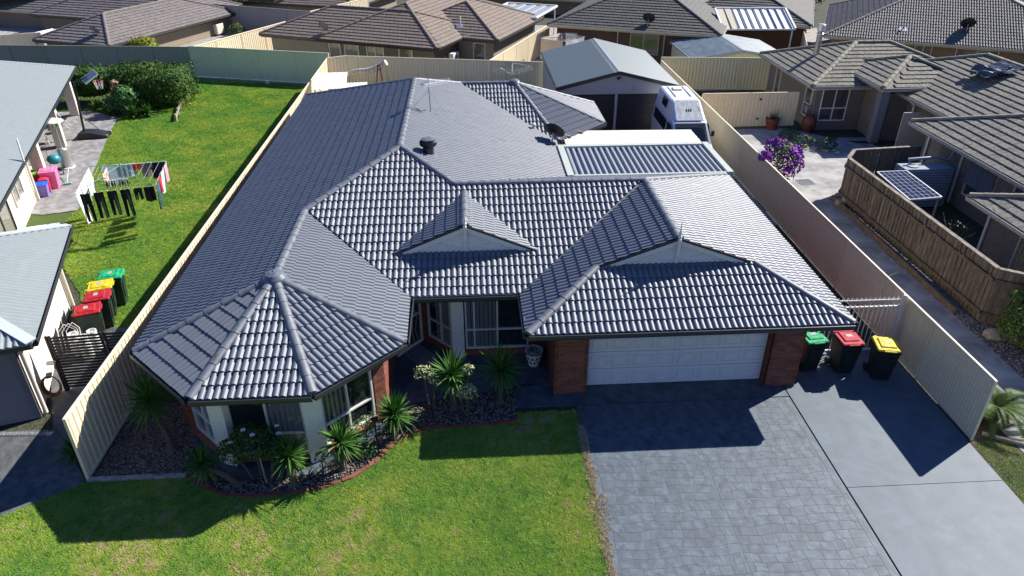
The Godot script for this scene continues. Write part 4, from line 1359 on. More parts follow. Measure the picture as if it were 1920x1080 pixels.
	m.lathe([Vector2(0.0, 0.78), Vector2(0.03, 0.76), Vector2(0.10, 0.70), Vector2(0.06, 0.69), Vector2(0.05, 0.61), Vector2(0.0, 0.60)], Vector3.ZERO, 10)
	part("head", m, mats.black_metal, l)
	var pt := thing("plant_pot", "black and white zigzag patterned pot on the porch beside the garage pier", "pot", Vector3(1.55, 0.02, -15.75))
	m = MB.new()
	m.lathe([Vector2(0.0, 0.0), Vector2(0.14, 0.0), Vector2(0.20, 0.2), Vector2(0.235, 0.42), Vector2(0.25, 0.43), Vector2(0.25, 0.47), Vector2(0.225, 0.47), Vector2(0.215, 0.38), Vector2(0.0, 0.38)], Vector3.ZERO, 20)
	part("body", m, mats.white_plastic, pt)
	m = MB.new()
	for rw in 2:
		for k in 12:
			var a := TAU * (k + 0.5 * rw) / 12.0
			var y0 := 0.13 + rw * 0.13
			var rr := 0.185 + rw * 0.03
			var q := func(an: float, y: float, ro: float): return Vector3(cos(an) * ro, y, sin(an) * ro)
			m.tri(q.call(a + 0.22, y0, rr + 0.002), q.call(a - 0.22, y0, rr + 0.002), q.call(a, y0 + 0.11, rr + 0.03))
	m.lathe([Vector2(0.252, 0.43), Vector2(0.256, 0.45), Vector2(0.252, 0.472)], Vector3.ZERO, 20)
	part("pattern", m, mats.black_metal, pt)
	m = MB.new()
	leaf_mass(m, Vector3(0, 0.42, 0), Vector3(0.2, 0.1, 0.2), 60, 0.09, green, 251)
	part("leaves", m, mats.leaf, pt)
	var mt := thing("doormat", "grey patterned doormat lying on the dark porch by the front door", "mat", Vector3(-1.55, 0.021, -16.35), -0.9)
	m = MB.new()
	m.cbox(Vector3(0, 0.008, 0), Vector3(0.95, 0.014, 0.6), 0.004)
	part("pile", m, mats.render_grey, mt)
	m = MB.new()
	for q in [[0, 0.27, 0.9, 0.03], [0, -0.27, 0.9, 0.03], [0.44, 0, 0.03, 0.5], [-0.44, 0, 0.03, 0.5], [0, 0, 0.5, 0.03], [0, 0.1, 0.5, 0.02], [0, -0.1, 0.5, 0.02]]:
		m.box(Vector3(q[0], 0.016, q[1]), Vector3(q[2], 0.004, q[3]))
	part("border", m, mats.concrete, mt)
	# bins beside the garage
	var g := "wheelie bins beside the garage"
	wheelie_bin("dark wheelie bin with green lid against the garage's right brick pier", Vector3(8.85, 0.016, -15.2), 0.12, mats.bin_black, mats.lid_green, g)
	wheelie_bin("dark wheelie bin with red lid between green-lidded and yellow-lidded bins by the garage", Vector3(9.75, 0.016, -15.05), 0.02, mats.bin_black, mats.lid_red, g)
	wheelie_bin("large dark wheelie bin with yellow lid turned towards the side driveway fence", Vector3(10.6, 0.016, -14.7), -0.22, mats.bin_black, mats.lid_yellow, g)
	# side gate of upright bars with a spiked rail
	var gt := thing("bar_gate", "cream upright-bar gate with spiked rail between garage wall and fence", "gate", Vector3(8.32, 0, -15.75))
	for i in 24:
		m = MB.new()
		m.cbox(Vector3(0.1 + i * 0.132, 0.82, 0), Vector3(0.022, 1.48, 0.022), 0.003)
		part("bar", m, mats.cream_trim, gt)
	for y in [0.12, 1.5]:
		m = MB.new()
		m.cbox(Vector3(1.58, y, 0.0), Vector3(3.14, 0.045, 0.045), 0.005)
		part("rail", m, mats.cream_trim, gt)
	for x in [0.02, 3.1]:
		m = MB.new()
		m.cbox(Vector3(x, 0.92, 0), Vector3(0.065, 1.85, 0.065), 0.006)
		part("post", m, mats.cream_trim, gt)
	m = MB.new()
	m.bar(Vector3(1.2, 1.72, 0.02), Vector3(3.08, 1.72, 0.02), 0.03, 0.03)
	for i in 14:
		var x := 1.3 + i * 0.125
		m.tube([Vector3(x - 0.05, 1.73, 0.02), Vector3(x, 1.80, 0.02), Vector3(x + 0.05, 1.73, 0.02)], 0.008, 0.008, 5)
	part("spiked_rail", m, mats.white_metal, gt)
	# cycad by the end of the right fence
	var cy := thing("cycad", "dark green cycad with arching fronds at the end of the side driveway fence", "plant", Vector3(12.5, 0, -12.85))
	m = MB.new()
	m.lathe([Vector2(0.0, -0.02), Vector2(0.16, -0.02), Vector2(0.2, 0.15), Vector2(0.13, 0.34), Vector2(0.0, 0.38)], Vector3.ZERO, 10)
	part("trunk", m, mats.bark, cy)
	var r := RandomNumberGenerator.new()
	r.seed = 61
	for i in 34:
		m = MB.new()
		var a := i * 2.399
		var L := r.randf_range(0.75, 1.05) if cos(a) < -0.2 else r.randf_range(1.0, 1.35)
		var el := r.randf_range(0.35, 1.1)
		var d := Vector3(cos(a), 0, sin(a))
		var s := Vector3(-sin(a), 0, cos(a))
		var pts := []
		for k in 9:
			var u := k / 8.0
			pts.append(Vector3(0, 0.33, 0) + d * L * u * cos(el * (1 - u * 0.3)) + Vector3(0, sin(el) * L * u - 0.75 * L * u * u, 0))
		m.col = Color(0.06, 0.09, 0.02)
		m.tube(pts, 0.012, 0.004, 5)
		for k in 26:
			var u := 0.12 + 0.88 * k / 26.0
			var ii := mini(7, int(u * 8))
			var p: Vector3 = pts[ii].lerp(pts[ii + 1], u * 8 - ii)
			var dir: Vector3 = (pts[ii + 1] - pts[ii]).normalized()
			for sd in [-1.0, 1.0]:
				m.col = Color(0.035, 0.075, 0.016).lerp(Color(0.07, 0.12, 0.025), r.randf())
				var e: Vector3 = p + (s * sd + dir * 0.6 + Vector3(0, 0.25, 0)).normalized() * 0.21 * (1.1 - u * 0.6)
				m.tri(p - dir * 0.022, p + dir * 0.022, e)
		part("frond", m, mats.leaf, cy)
	var lg := thing("timber_offcut", "weathered timber sleeper lying on the verge under the cycad", "timber", Vector3(12.35, 0.03, -12.05), -0.5)
	m = MB.new()
	m.cbox(Vector3(0, 0.03, 0), Vector3(1.0, 0.08, 0.1), 0.012)
	part("board", m, mats.timber_pale, lg)

func build_fences() -> void:
	var cr: Material = mats.fence_cream
	fence("side_fence", "long cream metal fence between the bay's gravel bed and the left neighbour", Vector2(-8.60, -12.1), Vector2(-8.42, -44.9), 1.75, cr)
	fence("side_fence", "long cream metal fence along the side driveway and the neighbour's concrete lane", Vector2(11.58, -43.2), Vector2(11.58, -12.15), 1.75, cr, "", 0.10)
	fence("rear_fence", "olive cream metal fence behind the main house with the bare pole in front", Vector2(-7.35, -45.4), Vector2(4.65, -43.0), 1.8, mats.fence_olive)
	fence("rear_fence", "short cream metal fence running to the corner beside the white awnings", Vector2(-8.42, -44.9), Vector2(-7.35, -45.4), 1.8, cr)
	fence("rear_fence", "pale green metal fence at the end of the left neighbour's lawn", Vector2(-17.6, -48.3), Vector2(-8.42, -45.7), 1.9, mats.fence_green)
	fence("rear_fence", "dark grey metal fence behind the clipped hedge", Vector2(-34, -50.0), Vector2(-17.65, -48.3), 1.85, mats.fence_grey)
	var q := gp(535, 40, 1.8)
	fence("boundary_fence", "white lit fence with ribs running away between the two brown-roofed houses", Vector2(q.x, q.z), Vector2(-17.6, -48.3), 1.8, cr)
	var a := gp(918, 113, 1.8)
	var b := gp(1030, 45, 1.8)
	fence("boundary_fence", "cream fence running away between brown-roofed house and dark brick house", Vector2(b.x, b.z), Vector2(a.x, a.z), 1.8, cr)
	a = gp(1240, 110, 1.8)
	b = gp(1465, 112, 1.8)
	fence("rear_fence", "cream metal fence in front of the small blue grey shed", Vector2(a.x, a.z), Vector2(b.x, b.z), 1.9, mats.fence_olive)
	a = gp(0, 42, 1.8)
	b = gp(85, 34, 1.8)
	fence("boundary_fence", "sunlit ribbed fence beside the pergola of the far brown-roofed house", Vector2(-38, -50.8), Vector2(-29.5, -54.0), 1.8, cr)
	a = gp(410, 5, 1.8)
	b = gp(582, 26, 1.8)
	var c := gp(690, 0, 1.8)
	fence("boundary_fence", "taupe fence behind the far houses under a green bush", Vector2(a.x - 6, a.z - 1), Vector2(b.x, b.z), 2.0, mats.fence_taupe)
	fence("boundary_fence", "pale lit fence behind the ridge of the long brown roof", Vector2(b.x, b.z), Vector2(c.x, c.z), 2.0, cr)
	a = gp(1495, 0, 1.8)
	b = gp(1513, 88, 1.8)
	fence("boundary_fence", "taupe fence with white cap between the small shed and the grey tiled house", Vector2(a.x, a.z), Vector2(b.x, b.z), 1.9, mats.fence_taupe)
	# double gate across the neighbour's lane
	var g := thing("lane_gate", "cream metal double gate closing the lane beside the campervan fence", "gate", Vector3(11.72, 0, -35.6))
	for k in 2:
		var m := MB.new()
		var x0 := 0.1 + k * 2.5
		for i in 13:
			m.box(Vector3(x0 + i * 0.19 + 0.05, 0.95, -0.02), Vector3(0.1, 1.65, 0.01))
			m.box(Vector3(x0 + i * 0.19 + 0.145, 0.95, 0.012), Vector3(0.085, 1.65, 0.07))
		part("leaf", m, cr, g)
		m = MB.new()
		for y in [0.12, 1.8]: m.cbox(Vector3(x0 + 1.2, y, 0.0), Vector3(2.46, 0.06, 0.06), 0.006)
		for x in [x0, x0 + 2.42]: m.cbox(Vector3(x, 0.96, 0.0), Vector3(0.06, 1.74, 0.065), 0.006)
		part("frame", m, cr, g)
	var m := MB.new()
	for x in [0.95, 2.5]:
		for y in [1.5, 0.5]: m.box(Vector3(x + (1.55 if x > 1 else 0.0) - 0.95, y, 0.05), Vector3(0.1, 0.1, 0.04))
	part("latch", m, mats.black_metal, g)
	# old paling fence
	var t := thing("paling_fence", "weathered brown timber paling fence along the gravel strip of the lane", "fence", Vector3(14.9, 0, -21.6))
	var runs := [[Vector2(14.9, -17.05), Vector2(14.85, -26.15)], [Vector2(14.85, -26.15), Vector2(15.5, -27.0)], [Vector2(15.5, -27.0), Vector2(18.5, -27.3)], [Vector2(15.55, -16.6), Vector2(14.9, -17.05)]]
	var r := RandomNumberGenerator.new()
	r.seed = 8
	var pms := []
	for i in 4:
		m = MB.new()
		m.box(Vector3(0, 0.9, 0), Vector3(0.128 - i * 0.003, 1.77 + i * 0.006, 0.017))
		pms.append(m.mesh())
	for i in 4: mat("paling%d" % i, [Color(0.225, 0.178, 0.128), Color(0.19, 0.155, 0.115), Color(0.26, 0.212, 0.155), Color(0.21, 0.178, 0.14)][i], 0.95, "streak", 1.2 + 0.3 * i, {"bump": 0.8})
	for rn in runs:
		var d: Vector2 = rn[1] - rn[0]
		var n := roundi(d.length() / 0.105)
		for i in n:
			var p: Vector2 = rn[0] + d * ((i + 0.5) / n)
			var o := inst("paling", pms[r.randi() % 4], mats["paling%d" % (r.randi() % 4)], t)
			o.position = Vector3(p.x, 0.02, p.y) - t.position + Vector3((0.014 if i % 2 else -0.008), 0, 0)
			o.rotation = Vector3(r.randf_range(-0.01, 0.01), -d.angle() + r.randf_range(-0.06, 0.06), r.randf_range(-0.012, 0.012))
		m = MB.new()
		var nn := Vector2(-d.y, d.x).normalized() * (-0.06)
		for y in [0.35, 1.45]: m.bar(Vector3(rn[0].x + nn.x, y, rn[0].y + nn.y) - t.position, Vector3(rn[1].x + nn.x, y, rn[1].y + nn.y) - t.position, 0.05, 0.09)
		part("rail", m, mats.timber_old, t)
		m = MB.new()
		m.bar(Vector3(rn[0].x, 1.815, rn[0].y) - t.position, Vector3(rn[1].x, 1.815, rn[1].y) - t.position, 0.14, 0.03)
		part("capping", m, mats.timber_cap, t)
	m = MB.new()
	for i in 4: m.cbox(Vector3(14.62 - 0.05 * i, 0.09, -25.2 + i * 2.2) - t.position, Vector3(0.08, 0.2, 2.15), 0.01, Basis(Vector3.UP, -0.01))
	part("plinth_board", m, mats.timber_old, t)
# ---------------------------------------------------------------- things that repeat
# dish on a short mast; the bowl looks along +z, tipped up
func dish(label: String, at: Vector3, turn: float, r: float, material: Material, mast := 0.5) -> void:
	var t := thing("satellite_dish", label, "dish", at, turn, "satellite dishes on the roofs")
	var m := MB.new()
	var b := Basis(Vector3.RIGHT, PI * 0.5 - 0.65)
	var c := Vector3(0, mast, 0.08)
	var prof := []
	for i in 7:
		var u := 1.0 - i / 6.0
		prof.append(Vector2(r * u, r * 0.22 * u * u))
	m.lathe(prof, c, 20, b)
	var back := []
	for i in 7:
		var u := i / 6.0
		back.append(Vector2(r * u, r * 0.22 * u * u - 0.012))
	m.lathe(back, c, 20, b)
	part("bowl", m, material, t)
	m = MB.new()
	m.tube([Vector3(0, -0.1, 0), Vector3(0, mast, 0)], 0.022, 0.022, 8)
	m.tube([Vector3(0.0, 0.0, -0.25), Vector3(0, mast * 0.7, 0)], 0.014, 0.014, 6)
	part("mast", m, mats.galv, t)
	m = MB.new()
	m.tube([c + b * Vector3(0, 0, r * 0.9), c + b * Vector3(0, r * 0.75, r * 0.25)], 0.012, 0.012, 6)
	m.tube([c + b * Vector3(0, r * 0.70, r * 0.25), c + b * Vector3(0, r * 0.88, r * 0.2)], 0.035, 0.03, 8)
	part("feed_arm", m, mats.galv, t)
func gable_shed(called: String, label: String, at: Vector3, w: float, d: float, yE: float, yR: float, wallm: Material, roofm: Material, trim: Material, door_w: Array) -> Node3D:
	var t := thing(called, label, "shed", at)
	var hw := w * 0.5
	var sl := (yR - yE) / hw
	var m := MB.new()
	# front and back gable walls, side walls
	for z in [0.0, -d + 0.04]:
		m.prism(PackedVector2Array([Vector2(-hw + 0.06, 2.05 if z == 0.0 and door_w.size() > 0 else 0.0), Vector2(hw - 0.06, 2.05 if z == 0.0 and door_w.size() > 0 else 0.0), Vector2(hw - 0.06, yE - 0.03), Vector2(0, yR - 0.05), Vector2(-hw + 0.06, yE - 0.03)]), Transform3D(Basis(), Vector3(0, 0, z - 0.04)), 0.04)
	for s in [-1.0, 1.0]: m.box(Vector3(s * (hw - 0.08), yE * 0.5, -d * 0.5), Vector3(0.04, yE - 0.02, d - 0.1))
	part("wall", m, wallm, t)
	m = MB.new()
	var x := -hw + 0.06
	for i in 26:
		m.box(Vector3(-hw + 0.2 + i * (w - 0.4) / 25.0, 2.05 + (yE - 2.1) * 0.5, 0.004), Vector3(0.03, yE - 2.12, 0.012))
	if door_w.size() > 0: part("cladding_rib", m, wallm, t)
	for i in door_w.size():
		var q: Array = door_w[i]
		m = MB.new()
		for k in 24: m.cbox(Vector3((q[0] + q[1]) * 0.5, 0.045 + k * 0.086, -0.05), Vector3(q[1] - q[0], 0.082, 0.03), 0.012)
		part("roller_door", m, mats.roller, t)
	if door_w.size() > 0:
		for px in [-hw + 0.11, hw - 0.11, (door_w[0][1] + door_w[-1][0]) * 0.5]:
			m = MB.new()
			m.cbox(Vector3(px, 1.02, -0.01), Vector3(0.13, 2.05, 0.08), 0.008)
			part("door_jamb", m, wallm, t)
	var F := []
	F.append(face([PackedVector2Array([Vector2(-hw, 0.1), Vector2(-hw, -d - 0.05), Vector2(0, -d - 0.05), Vector2(0, 0.1)])], Vector2(1, 0), Vector2(-hw, 0), yE, sl))
	F.append(face([PackedVector2Array([Vector2(hw, 0.1), Vector2(hw, -d - 0.05), Vector2(0, -d - 0.05), Vector2(0, 0.1)])], Vector2(-1, 0), Vector2(hw, 0), yE, sl))
	m = MB.new()
	m.box(Vector3(0, yR + 0.035, -d * 0.5 + 0.02), Vector3(0.12, 0.03, d + 0.18))
	for s in [-1.0, 1.0]: m.box(Vector3(s * 0.14, yR + 0.012 - 0.14 * sl * 0.5, -d * 0.5 + 0.02), Vector3(0.24, 0.016, d + 0.18), Basis(Vector3(0, 0, 1), -s * atan(sl)))
	var rf := part("roof", m, mats.shed_ridge, t)
	tile_roof(rf, t, F, {"w": 0.76, "g": 30.0, "prof": corrugated(0.76, 0.19, 0.05), "th": 0.012, "drop": 0.012, "mat": roofm, "rest": "roof_sheet", "bond": 0.0, "over": 0.03})
	for s in [-1.0, 1.0]:
		m = MB.new()
		var a := Vector3(s * (hw + 0.02), yE - 0.05, 0.12)
		var b := Vector3(0, yR - 0.03, 0.12)
		m.bar(a, b, 0.03, 0.15)
		part("barge", m, trim, t)
		m = MB.new()
		m.cbox(Vector3(s * (hw + 0.05), yE - 0.04, -d * 0.5), Vector3(0.1, 0.11, d + 0.2), 0.01)
		part("gutter", m, trim, t)
	return t
# rotary clothes hoist; corners given in world x-z, hung at height y
func hoist(label: String, base: Vector3, corners: Array, y: float, hub_y: float, material: Material, lines := 4) -> Node3D:
	var t := thing("rotary_clothesline", label, "clothesline", base, 0.0, "rotary clotheslines")
	var m := MB.new()
	m.tube([Vector3.ZERO, Vector3(0, hub_y + 0.1, 0)], 0.028, 0.024, 8)
	m.tube([Vector3(0, hub_y - 0.75, 0), Vector3(0, hub_y - 0.6, 0)], 0.05, 0.05, 8)
	part("post", m, material, t)
	var c := []
	for q in corners: c.append(Vector3(q.x, y, q.y) - base)
	for i in 4:
		m = MB.new()
		m.tube([Vector3(0, hub_y, 0), c[i]], 0.016, 0.012, 6)
		m.tube([Vector3(0, hub_y - 0.65, 0), Vector3(0, hub_y, 0).lerp(c[i], 0.5)], 0.010, 0.010, 6)
		part("arm", m, material, t)
	m = MB.new()
	for k in lines:
		var u := 1.0 - 0.16 * k
		for i in 4:
			var h := Vector3(0, hub_y, 0)
			m.tube([h.lerp(c[i], u), h.lerp(c[(i + 1) % 4], u)], 0.004, 0.004, 4)
	part("line", m, mats.wire, t)
	return t
# washing pegged between two points of a line
func washing(label: String, called: String, p0: Vector3, p1: Vector3, L: float, kind: String, col: Color, seed_: int, stripe := Color(0, 0, 0, 0)) -> void:
	var t := thing(called, label, "laundry", (p0 + p1) * 0.5, 0.0, "washing on the clothesline")
	var c := t.position
	var d := p1 - p0
	var nrm := Vector3(-d.z, 0, d.x).normalized()
	var r := RandomNumberGenerator.new()
	r.seed = seed_
	var ph := r.randf() * 6.0
	var sway := r.randf_range(0.02, 0.10)
	var strips := []
	if kind == "pants": strips = [[0.0, 1.0, 0.0, 0.36, 0, 0], [0.02, 0.46, 0.36, 1.0, -0.06, 0.06], [0.54, 0.98, 0.36, 1.0, -0.06, 0.10]]
	elif kind == "shirt": strips = [[0.2, 0.8, 0.0, 1.0, 0, 0], [0.0, 0.2, 0.0, 0.4, 0, 0], [0.8, 1.0, 0.0, 0.4, 0, 0]]
	else: strips = [[0.0, 1.0, 0.0, 1.0, 0, 0]]
	var at := func(u: float, w: float, off: float):
		return p0 + d * u + Vector3(0, -L * w - 0.02 * sin(u * PI), 0) + nrm * (off + sway * w + 0.035 * sin(u * 9.0 + ph) * (0.3 + w)) - c
	var m := MB.new()
	for s in strips:
		var nu := 6
		var nw := 6
		for i in nu:
			for j in nw:
				var q := []
				for e in [[0, 0], [0, 1], [1, 1], [1, 0]]:
					var w: float = lerpf(s[2], s[3], (j + e[1]) / float(nw))
					var k: float = (w - s[2]) / maxf(0.01, s[3] - s[2])
					var ua: float = s[0] + (0.05 * k if kind == "pants" and s[2] > 0 else 0.0) + s[4] * 0.0
					var ub: float = s[1] - (0.10 * k if kind == "pants" and s[2] > 0 else 0.0)
					var u: float = lerpf(ua, ub, (i + e[0]) / float(nu)) + s[5] * k * (1.0 if s[0] > 0.3 else -0.3)
					q.append([at.call(u, w, 0.005), at.call(u, w, -0.005)])
				m.col = col
				if stripe.a > 0.0 and i % 2 == 0: m.col = stripe
				m.quad(q[0][0], q[1][0], q[2][0], q[3][0])
				m.quad(q[3][1], q[2][1], q[1][1], q[0][1])
	part("cloth", m, mats.cloth, t)
	m = MB.new()
	for u in [0.08, 0.92]: m.box(at.call(u, 0.0, 0.0) + Vector3(0, 0.005, 0), Vector3(0.014, 0.06, 0.02))
	part("peg", m, mats.white_plastic, t)

# ---------------------------------------------------------------- left neighbour
func build_left() -> void:
	mat("zinc_roof", Color(0.21, 0.245, 0.25), 0.6, "fine", 0.2)
	mat("zinc_ridge", Color(0.42, 0.47, 0.48), 0.45, "fine", 0.5)
	mat("roller", Color(0.022, 0.024, 0.028), 0.45, "fine", 0.5)
	mat("shed_roof", Color(0.15, 0.19, 0.20), 0.5, "fine", 0.3)
	mat("shed_ridge", Color(0.32, 0.37, 0.38), 0.42, "fine", 0.5)
	mat("wire", Color(0.5, 0.52, 0.48), 0.5, "")
	mat("hoist_green", Color(0.12, 0.28, 0.16), 0.5, "")
	mat("cloth", Color(1, 1, 1), 0.95, "", 1.0, {"vcol": true, "backlight": Color(0.1, 0.1, 0.1)})
	for q in [["pink", Color(0.85, 0.18, 0.40)], ["blue", Color(0.02, 0.10, 0.62)], ["violet", Color(0.22, 0.16, 0.50)], ["red", Color(0.6, 0.04, 0.08)], ["lime", Color(0.25, 0.55, 0.08)], ["teal", Color(0.02, 0.22, 0.28)], ["mint", Color(0.08, 0.45, 0.35)]]:
		mat("toy_" + q[0], q[1], 0.4, "fine", 1.0)
	var H := thing("neighbour_house", "cream rendered house with pale grey corrugated metal roof beside the bright lawn", "house", Vector3(-21.1, 0, -40.8), 0.314)
	var F := []
	var lines := []
	var yE := 2.4
	var t := 0.40
	hip_rect(F, lines, -10.0, 0.0, 0.0, 27.0, yE, t)
	hip_rect(F, lines, -7.2, 2.3, 22.3, 28.9, yE, t)
	var m := MB.new()
	for l in lines:
		var h: float = absf(l[2]) * t + yE
		m.bar(Vector3(l[0].x, (yE if l[2] > 0 else h) + 0.03, l[0].y), Vector3(l[1].x, h + 0.03, l[1].y), 0.26, 0.03)
	var rf := part("roof", m, mats.zinc_ridge, H)
	tile_roof(rf, H, F, {"w": 0.76, "g": 30.0, "prof": corrugated(0.76, 0.152, 0.04), "th": 0.012, "drop": 0.012, "mat": mats.zinc_roof, "rest": "roof_sheet", "bond": 0.0})
	for e in [[Vector2(0, 0), Vector2(0, 22.3), Vector3(1, 0, 0)], [Vector2(-10, 0), Vector2(0, 0), Vector3(0, 0, -1)], [Vector2(2.3, 22.3), Vector2(2.3, 28.9), Vector3(1, 0, 0)], [Vector2(0, 22.3), Vector2(2.3, 22.3), Vector3(0, 0, -1)], [Vector2(-7, 28.9), Vector2(2.3, 28.9), Vector3(0, 0, 1)]]:
		gutter(H, Vector3(e[0].x, yE + 0.02, e[0].y), Vector3(e[1].x, yE + 0.02, e[1].y), e[2], mats.charcoal_metal, mats.render_cream)
	# walls
	wall_box(H, "wall", Vector2(-0.55, 22.6), Vector2(-0.55, 12.6), 0, 2.35, 0.15, mats.render_cream)
	wall_box(H, "wall", Vector2(-0.55, 12.6), Vector2(-4.2, 12.6), 0, 2.35, 0.15, mats.render_cream)
	wall_box(H, "wall", Vector2(-4.2, 12.6), Vector2(-4.2, 0.6), 0, 2.35, 0.15, mats.render_cream)
	wall_box(H, "wall", Vector2(1.75, 28.4), Vector2(1.75, 22.8), 0, 2.35, 0.15, mats.render_cream)
	wall_box(H, "wall", Vector2(1.75, 22.8), Vector2(-0.55, 22.8), 0, 2.35, 0.15, mats.render_cream)
	wall_box(H, "wall", Vector2(0.55, 28.4), Vector2(1.75, 28.4), 0, 2.35, 0.15, mats.render_grey)
	wall_box(H, "wall", Vector2(-7.0, 28.4), Vector2(0.55, 28.4), 2.15, 2.35, 0.15, mats.render_grey)
	wall_box(H, "garage_door", Vector2(-5.0, 28.15), Vector2(0.55, 28.15), 0, 2.15, 0.06, mats.roller)
	for z in [0.7, 6.2, 11.4]:
		m = MB.new()
		m.cbox(Vector3(-0.5, 1.17, z), Vector3(0.42, 2.34, 0.42), 0.01)
		part("patio_post", m, mats.render_cream, H)
	m = MB.new()
	m.slab(rect(-4.2, 0.0, 0.0, 12.6), yE - 0.08, 0.02)
	part("soffit", m, mats.soffit, H)
	m = MB.new()
	m.slab(rect(-0.6, 0.0, 12.6, 22.3), yE - 0.08, 0.02)
	m.slab(rect(1.7, 2.28, 22.3, 28.8), yE - 0.08, 0.02)
	part("soffit", m, mats.soffit, H)
	var f := wframe(Vector2(-0.55, 22.6), Vector2(-0.55, 12.6))
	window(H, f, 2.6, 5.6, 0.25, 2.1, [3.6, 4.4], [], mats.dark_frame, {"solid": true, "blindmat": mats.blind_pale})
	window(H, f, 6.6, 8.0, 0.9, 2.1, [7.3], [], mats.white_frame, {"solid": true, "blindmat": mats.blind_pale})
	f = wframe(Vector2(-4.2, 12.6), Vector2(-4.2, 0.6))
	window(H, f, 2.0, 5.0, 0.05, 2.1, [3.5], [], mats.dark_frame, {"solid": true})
	for q in [[Vector3(1.84, 0.05, 22.9), Vector3(1.84, 2.1, 22.9), Vector3(2.25, 2.3, 22.6)], [Vector3(1.84, 0.05, 28.3), Vector3(1.84, 2.1, 28.3), Vector3(2.25, 2.3, 28.5)], [Vector3(-0.46, 0.05, 13.2), Vector3(-0.46, 2.1, 13.2), Vector3(-0.05, 2.3, 13.2)]]:
		m = MB.new()
		m.tube(q, 0.05, 0.05, 8)
		part("downpipe", m, mats.render_cream, H)
	var X := H.transform
	# pole on the eave
	var pl := thing("roof_pole", "white pole standing up from the corrugated roof's eave above the pink tub", "pole", X * Vector3(0.08, 2.3, 15.6))
	m = MB.new()
	m.tube([Vector3(0, 0, 0), Vector3(0.0, 0.95, -0.05)], 0.035, 0.03, 8)
	part("tube", m, mats.white_metal, pl)
	m = MB.new()
	m.box(Vector3(0, 0.02, 0), Vector3(0.1, 0.08, 0.1))
	part("bracket", m, mats.galv, pl)
	# outdoor unit
	var ac := thing("outdoor_unit", "white box outdoor unit with two round fan grilles between the metal roofs", "air conditioner", X * Vector3(0.55, 0.0, 19.3), 0.314)
	m = MB.new()
	m.cbox(Vector3(0, 0.55, 0), Vector3(1.3, 0.95, 1.7), 0.03)
	part("casing", m, mats.white_metal, ac)
	for z in [-0.15, 0.5]:
		m = MB.new()
		m.lathe([Vector2(0.33, 0.0), Vector2(0.33, 0.03), Vector2(0.30, 0.03), Vector2(0.28, 0.012), Vector2(0.0, 0.012)], Vector3(-0.1, 1.025, z), 20)
		part("fan_grille", m, mats.black_metal, ac)
	m = MB.new()
	for z in [-0.6, 0.6]: m.box(Vector3(0, 0.04, z), Vector3(1.1, 0.09, 0.1))
	part("foot", m, mats.black_rubber, ac)
	# slatted gate
	var g := thing("slat_gate", "black horizontal slat gate between cream wall and cream side fence", "gate", Vector3(-10.55, 0, -15.35), 0.10)
	for k in 18:
		m = MB.new()
		m.cbox(Vector3(0.66, 0.14 + k * 0.087, 0), Vector3(1.18, 0.062, 0.018), 0.004)
		part("slat", m, mats.black_metal, g)
		m = MB.new()
		m.cbox(Vector3(1.62, 0.14 + k * 0.087, 0), Vector3(0.5, 0.062, 0.018), 0.004)
		part("slat", m, mats.black_metal, g)
	for x in [0.0, 0.07, 1.25, 1.34, 1.88]:
		m = MB.new()
		m.cbox(Vector3(x, 0.85, 0), Vector3(0.055, 1.68, 0.055), 0.005)
		part("post", m, mats.black_metal, g)
	m = MB.new()
	m.cbox(Vector3(-0.06, 0.95, 0.08), Vector3(0.2, 0.08, 0.1), 0.01)
	part("hinge_bracket", m, mats.white_metal, g)
	var hs := thing("garden_hose", "brown coiled hose hanging by the foot of the black slat gate", "hose", Vector3(-10.62, 0.45, -15.0), 0.3)
	m = MB.new()
	for k in 5:
		var pts := []
		for i in 15:
			var a := TAU * i / 14.0
			pts.append(Vector3(cos(a) * (0.17 + 0.012 * k), sin(a) * (0.27 + 0.012 * k), 0.02 * k - 0.04))
		m.tube(pts, 0.014, 0.014, 6)
	part("coil", m, mats.timber_red, hs)
	m = MB.new()
	m.box(Vector3(0, 0.26, -0.08), Vector3(0.12, 0.05, 0.2))
	part("hook", m, mats.black_metal, hs)
	# bins
	var bg := "wheelie bins beside the cream wall"
	var bt := 1.885
	wheelie_bin("green wheelie bin with green lid, last of the row by the cream wall", Vector3(-10.95, 0.012, -19.75), bt - 0.1, mats.bin_green, mats.lid_green, bg)
	wheelie_bin("green wheelie bin with yellow lid by the cream wall", Vector3(-11.0, 0.012, -19.1), bt, mats.bin_green, mats.lid_yellow, bg)
	wheelie_bin("green wheelie bin with red lid beside the yellow-lidded bin by the cream wall", Vector3(-10.82, 0.012, -18.48), bt, mats.bin_green, mats.lid_red, bg)
	wheelie_bin("green wheelie bin with red lid beside the white gas bottles", Vector3(-10.78, 0.012, -17.75), bt + 0.05, mats.bin_green, mats.lid_red, bg)
	for i in 3:
		var p: Vector3 = [Vector3(-10.95, 0.012, -17.0), Vector3(-10.62, 0.012, -16.85), Vector3(-10.5, 0.012, -17.12)][i]
		var gb := thing("gas_bottle", "white gas bottle standing behind the black slat gate", "gas bottle", p, i * 1.1, "gas bottles behind the slat gate")
		m = MB.new()
		m.lathe([Vector2(0.0, 0.0), Vector2(0.13, 0.0), Vector2(0.15, 0.05), Vector2(0.155, 0.40), Vector2(0.13, 0.50), Vector2(0.05, 0.56), Vector2(0.0, 0.56)], Vector3.ZERO, 16)
		part("cylinder", m, mats.white_plastic, gb)
		m = MB.new()
		m.lathe([Vector2(0.12, 0.52), Vector2(0.125, 0.68), Vector2(0.11, 0.68), Vector2(0.105, 0.52)], Vector3.ZERO, 16)
		m.tube([Vector3(0, 0.55, 0), Vector3(0, 0.65, 0)], 0.025, 0.02, 8)
		part("collar", m, mats.white_metal, gb)
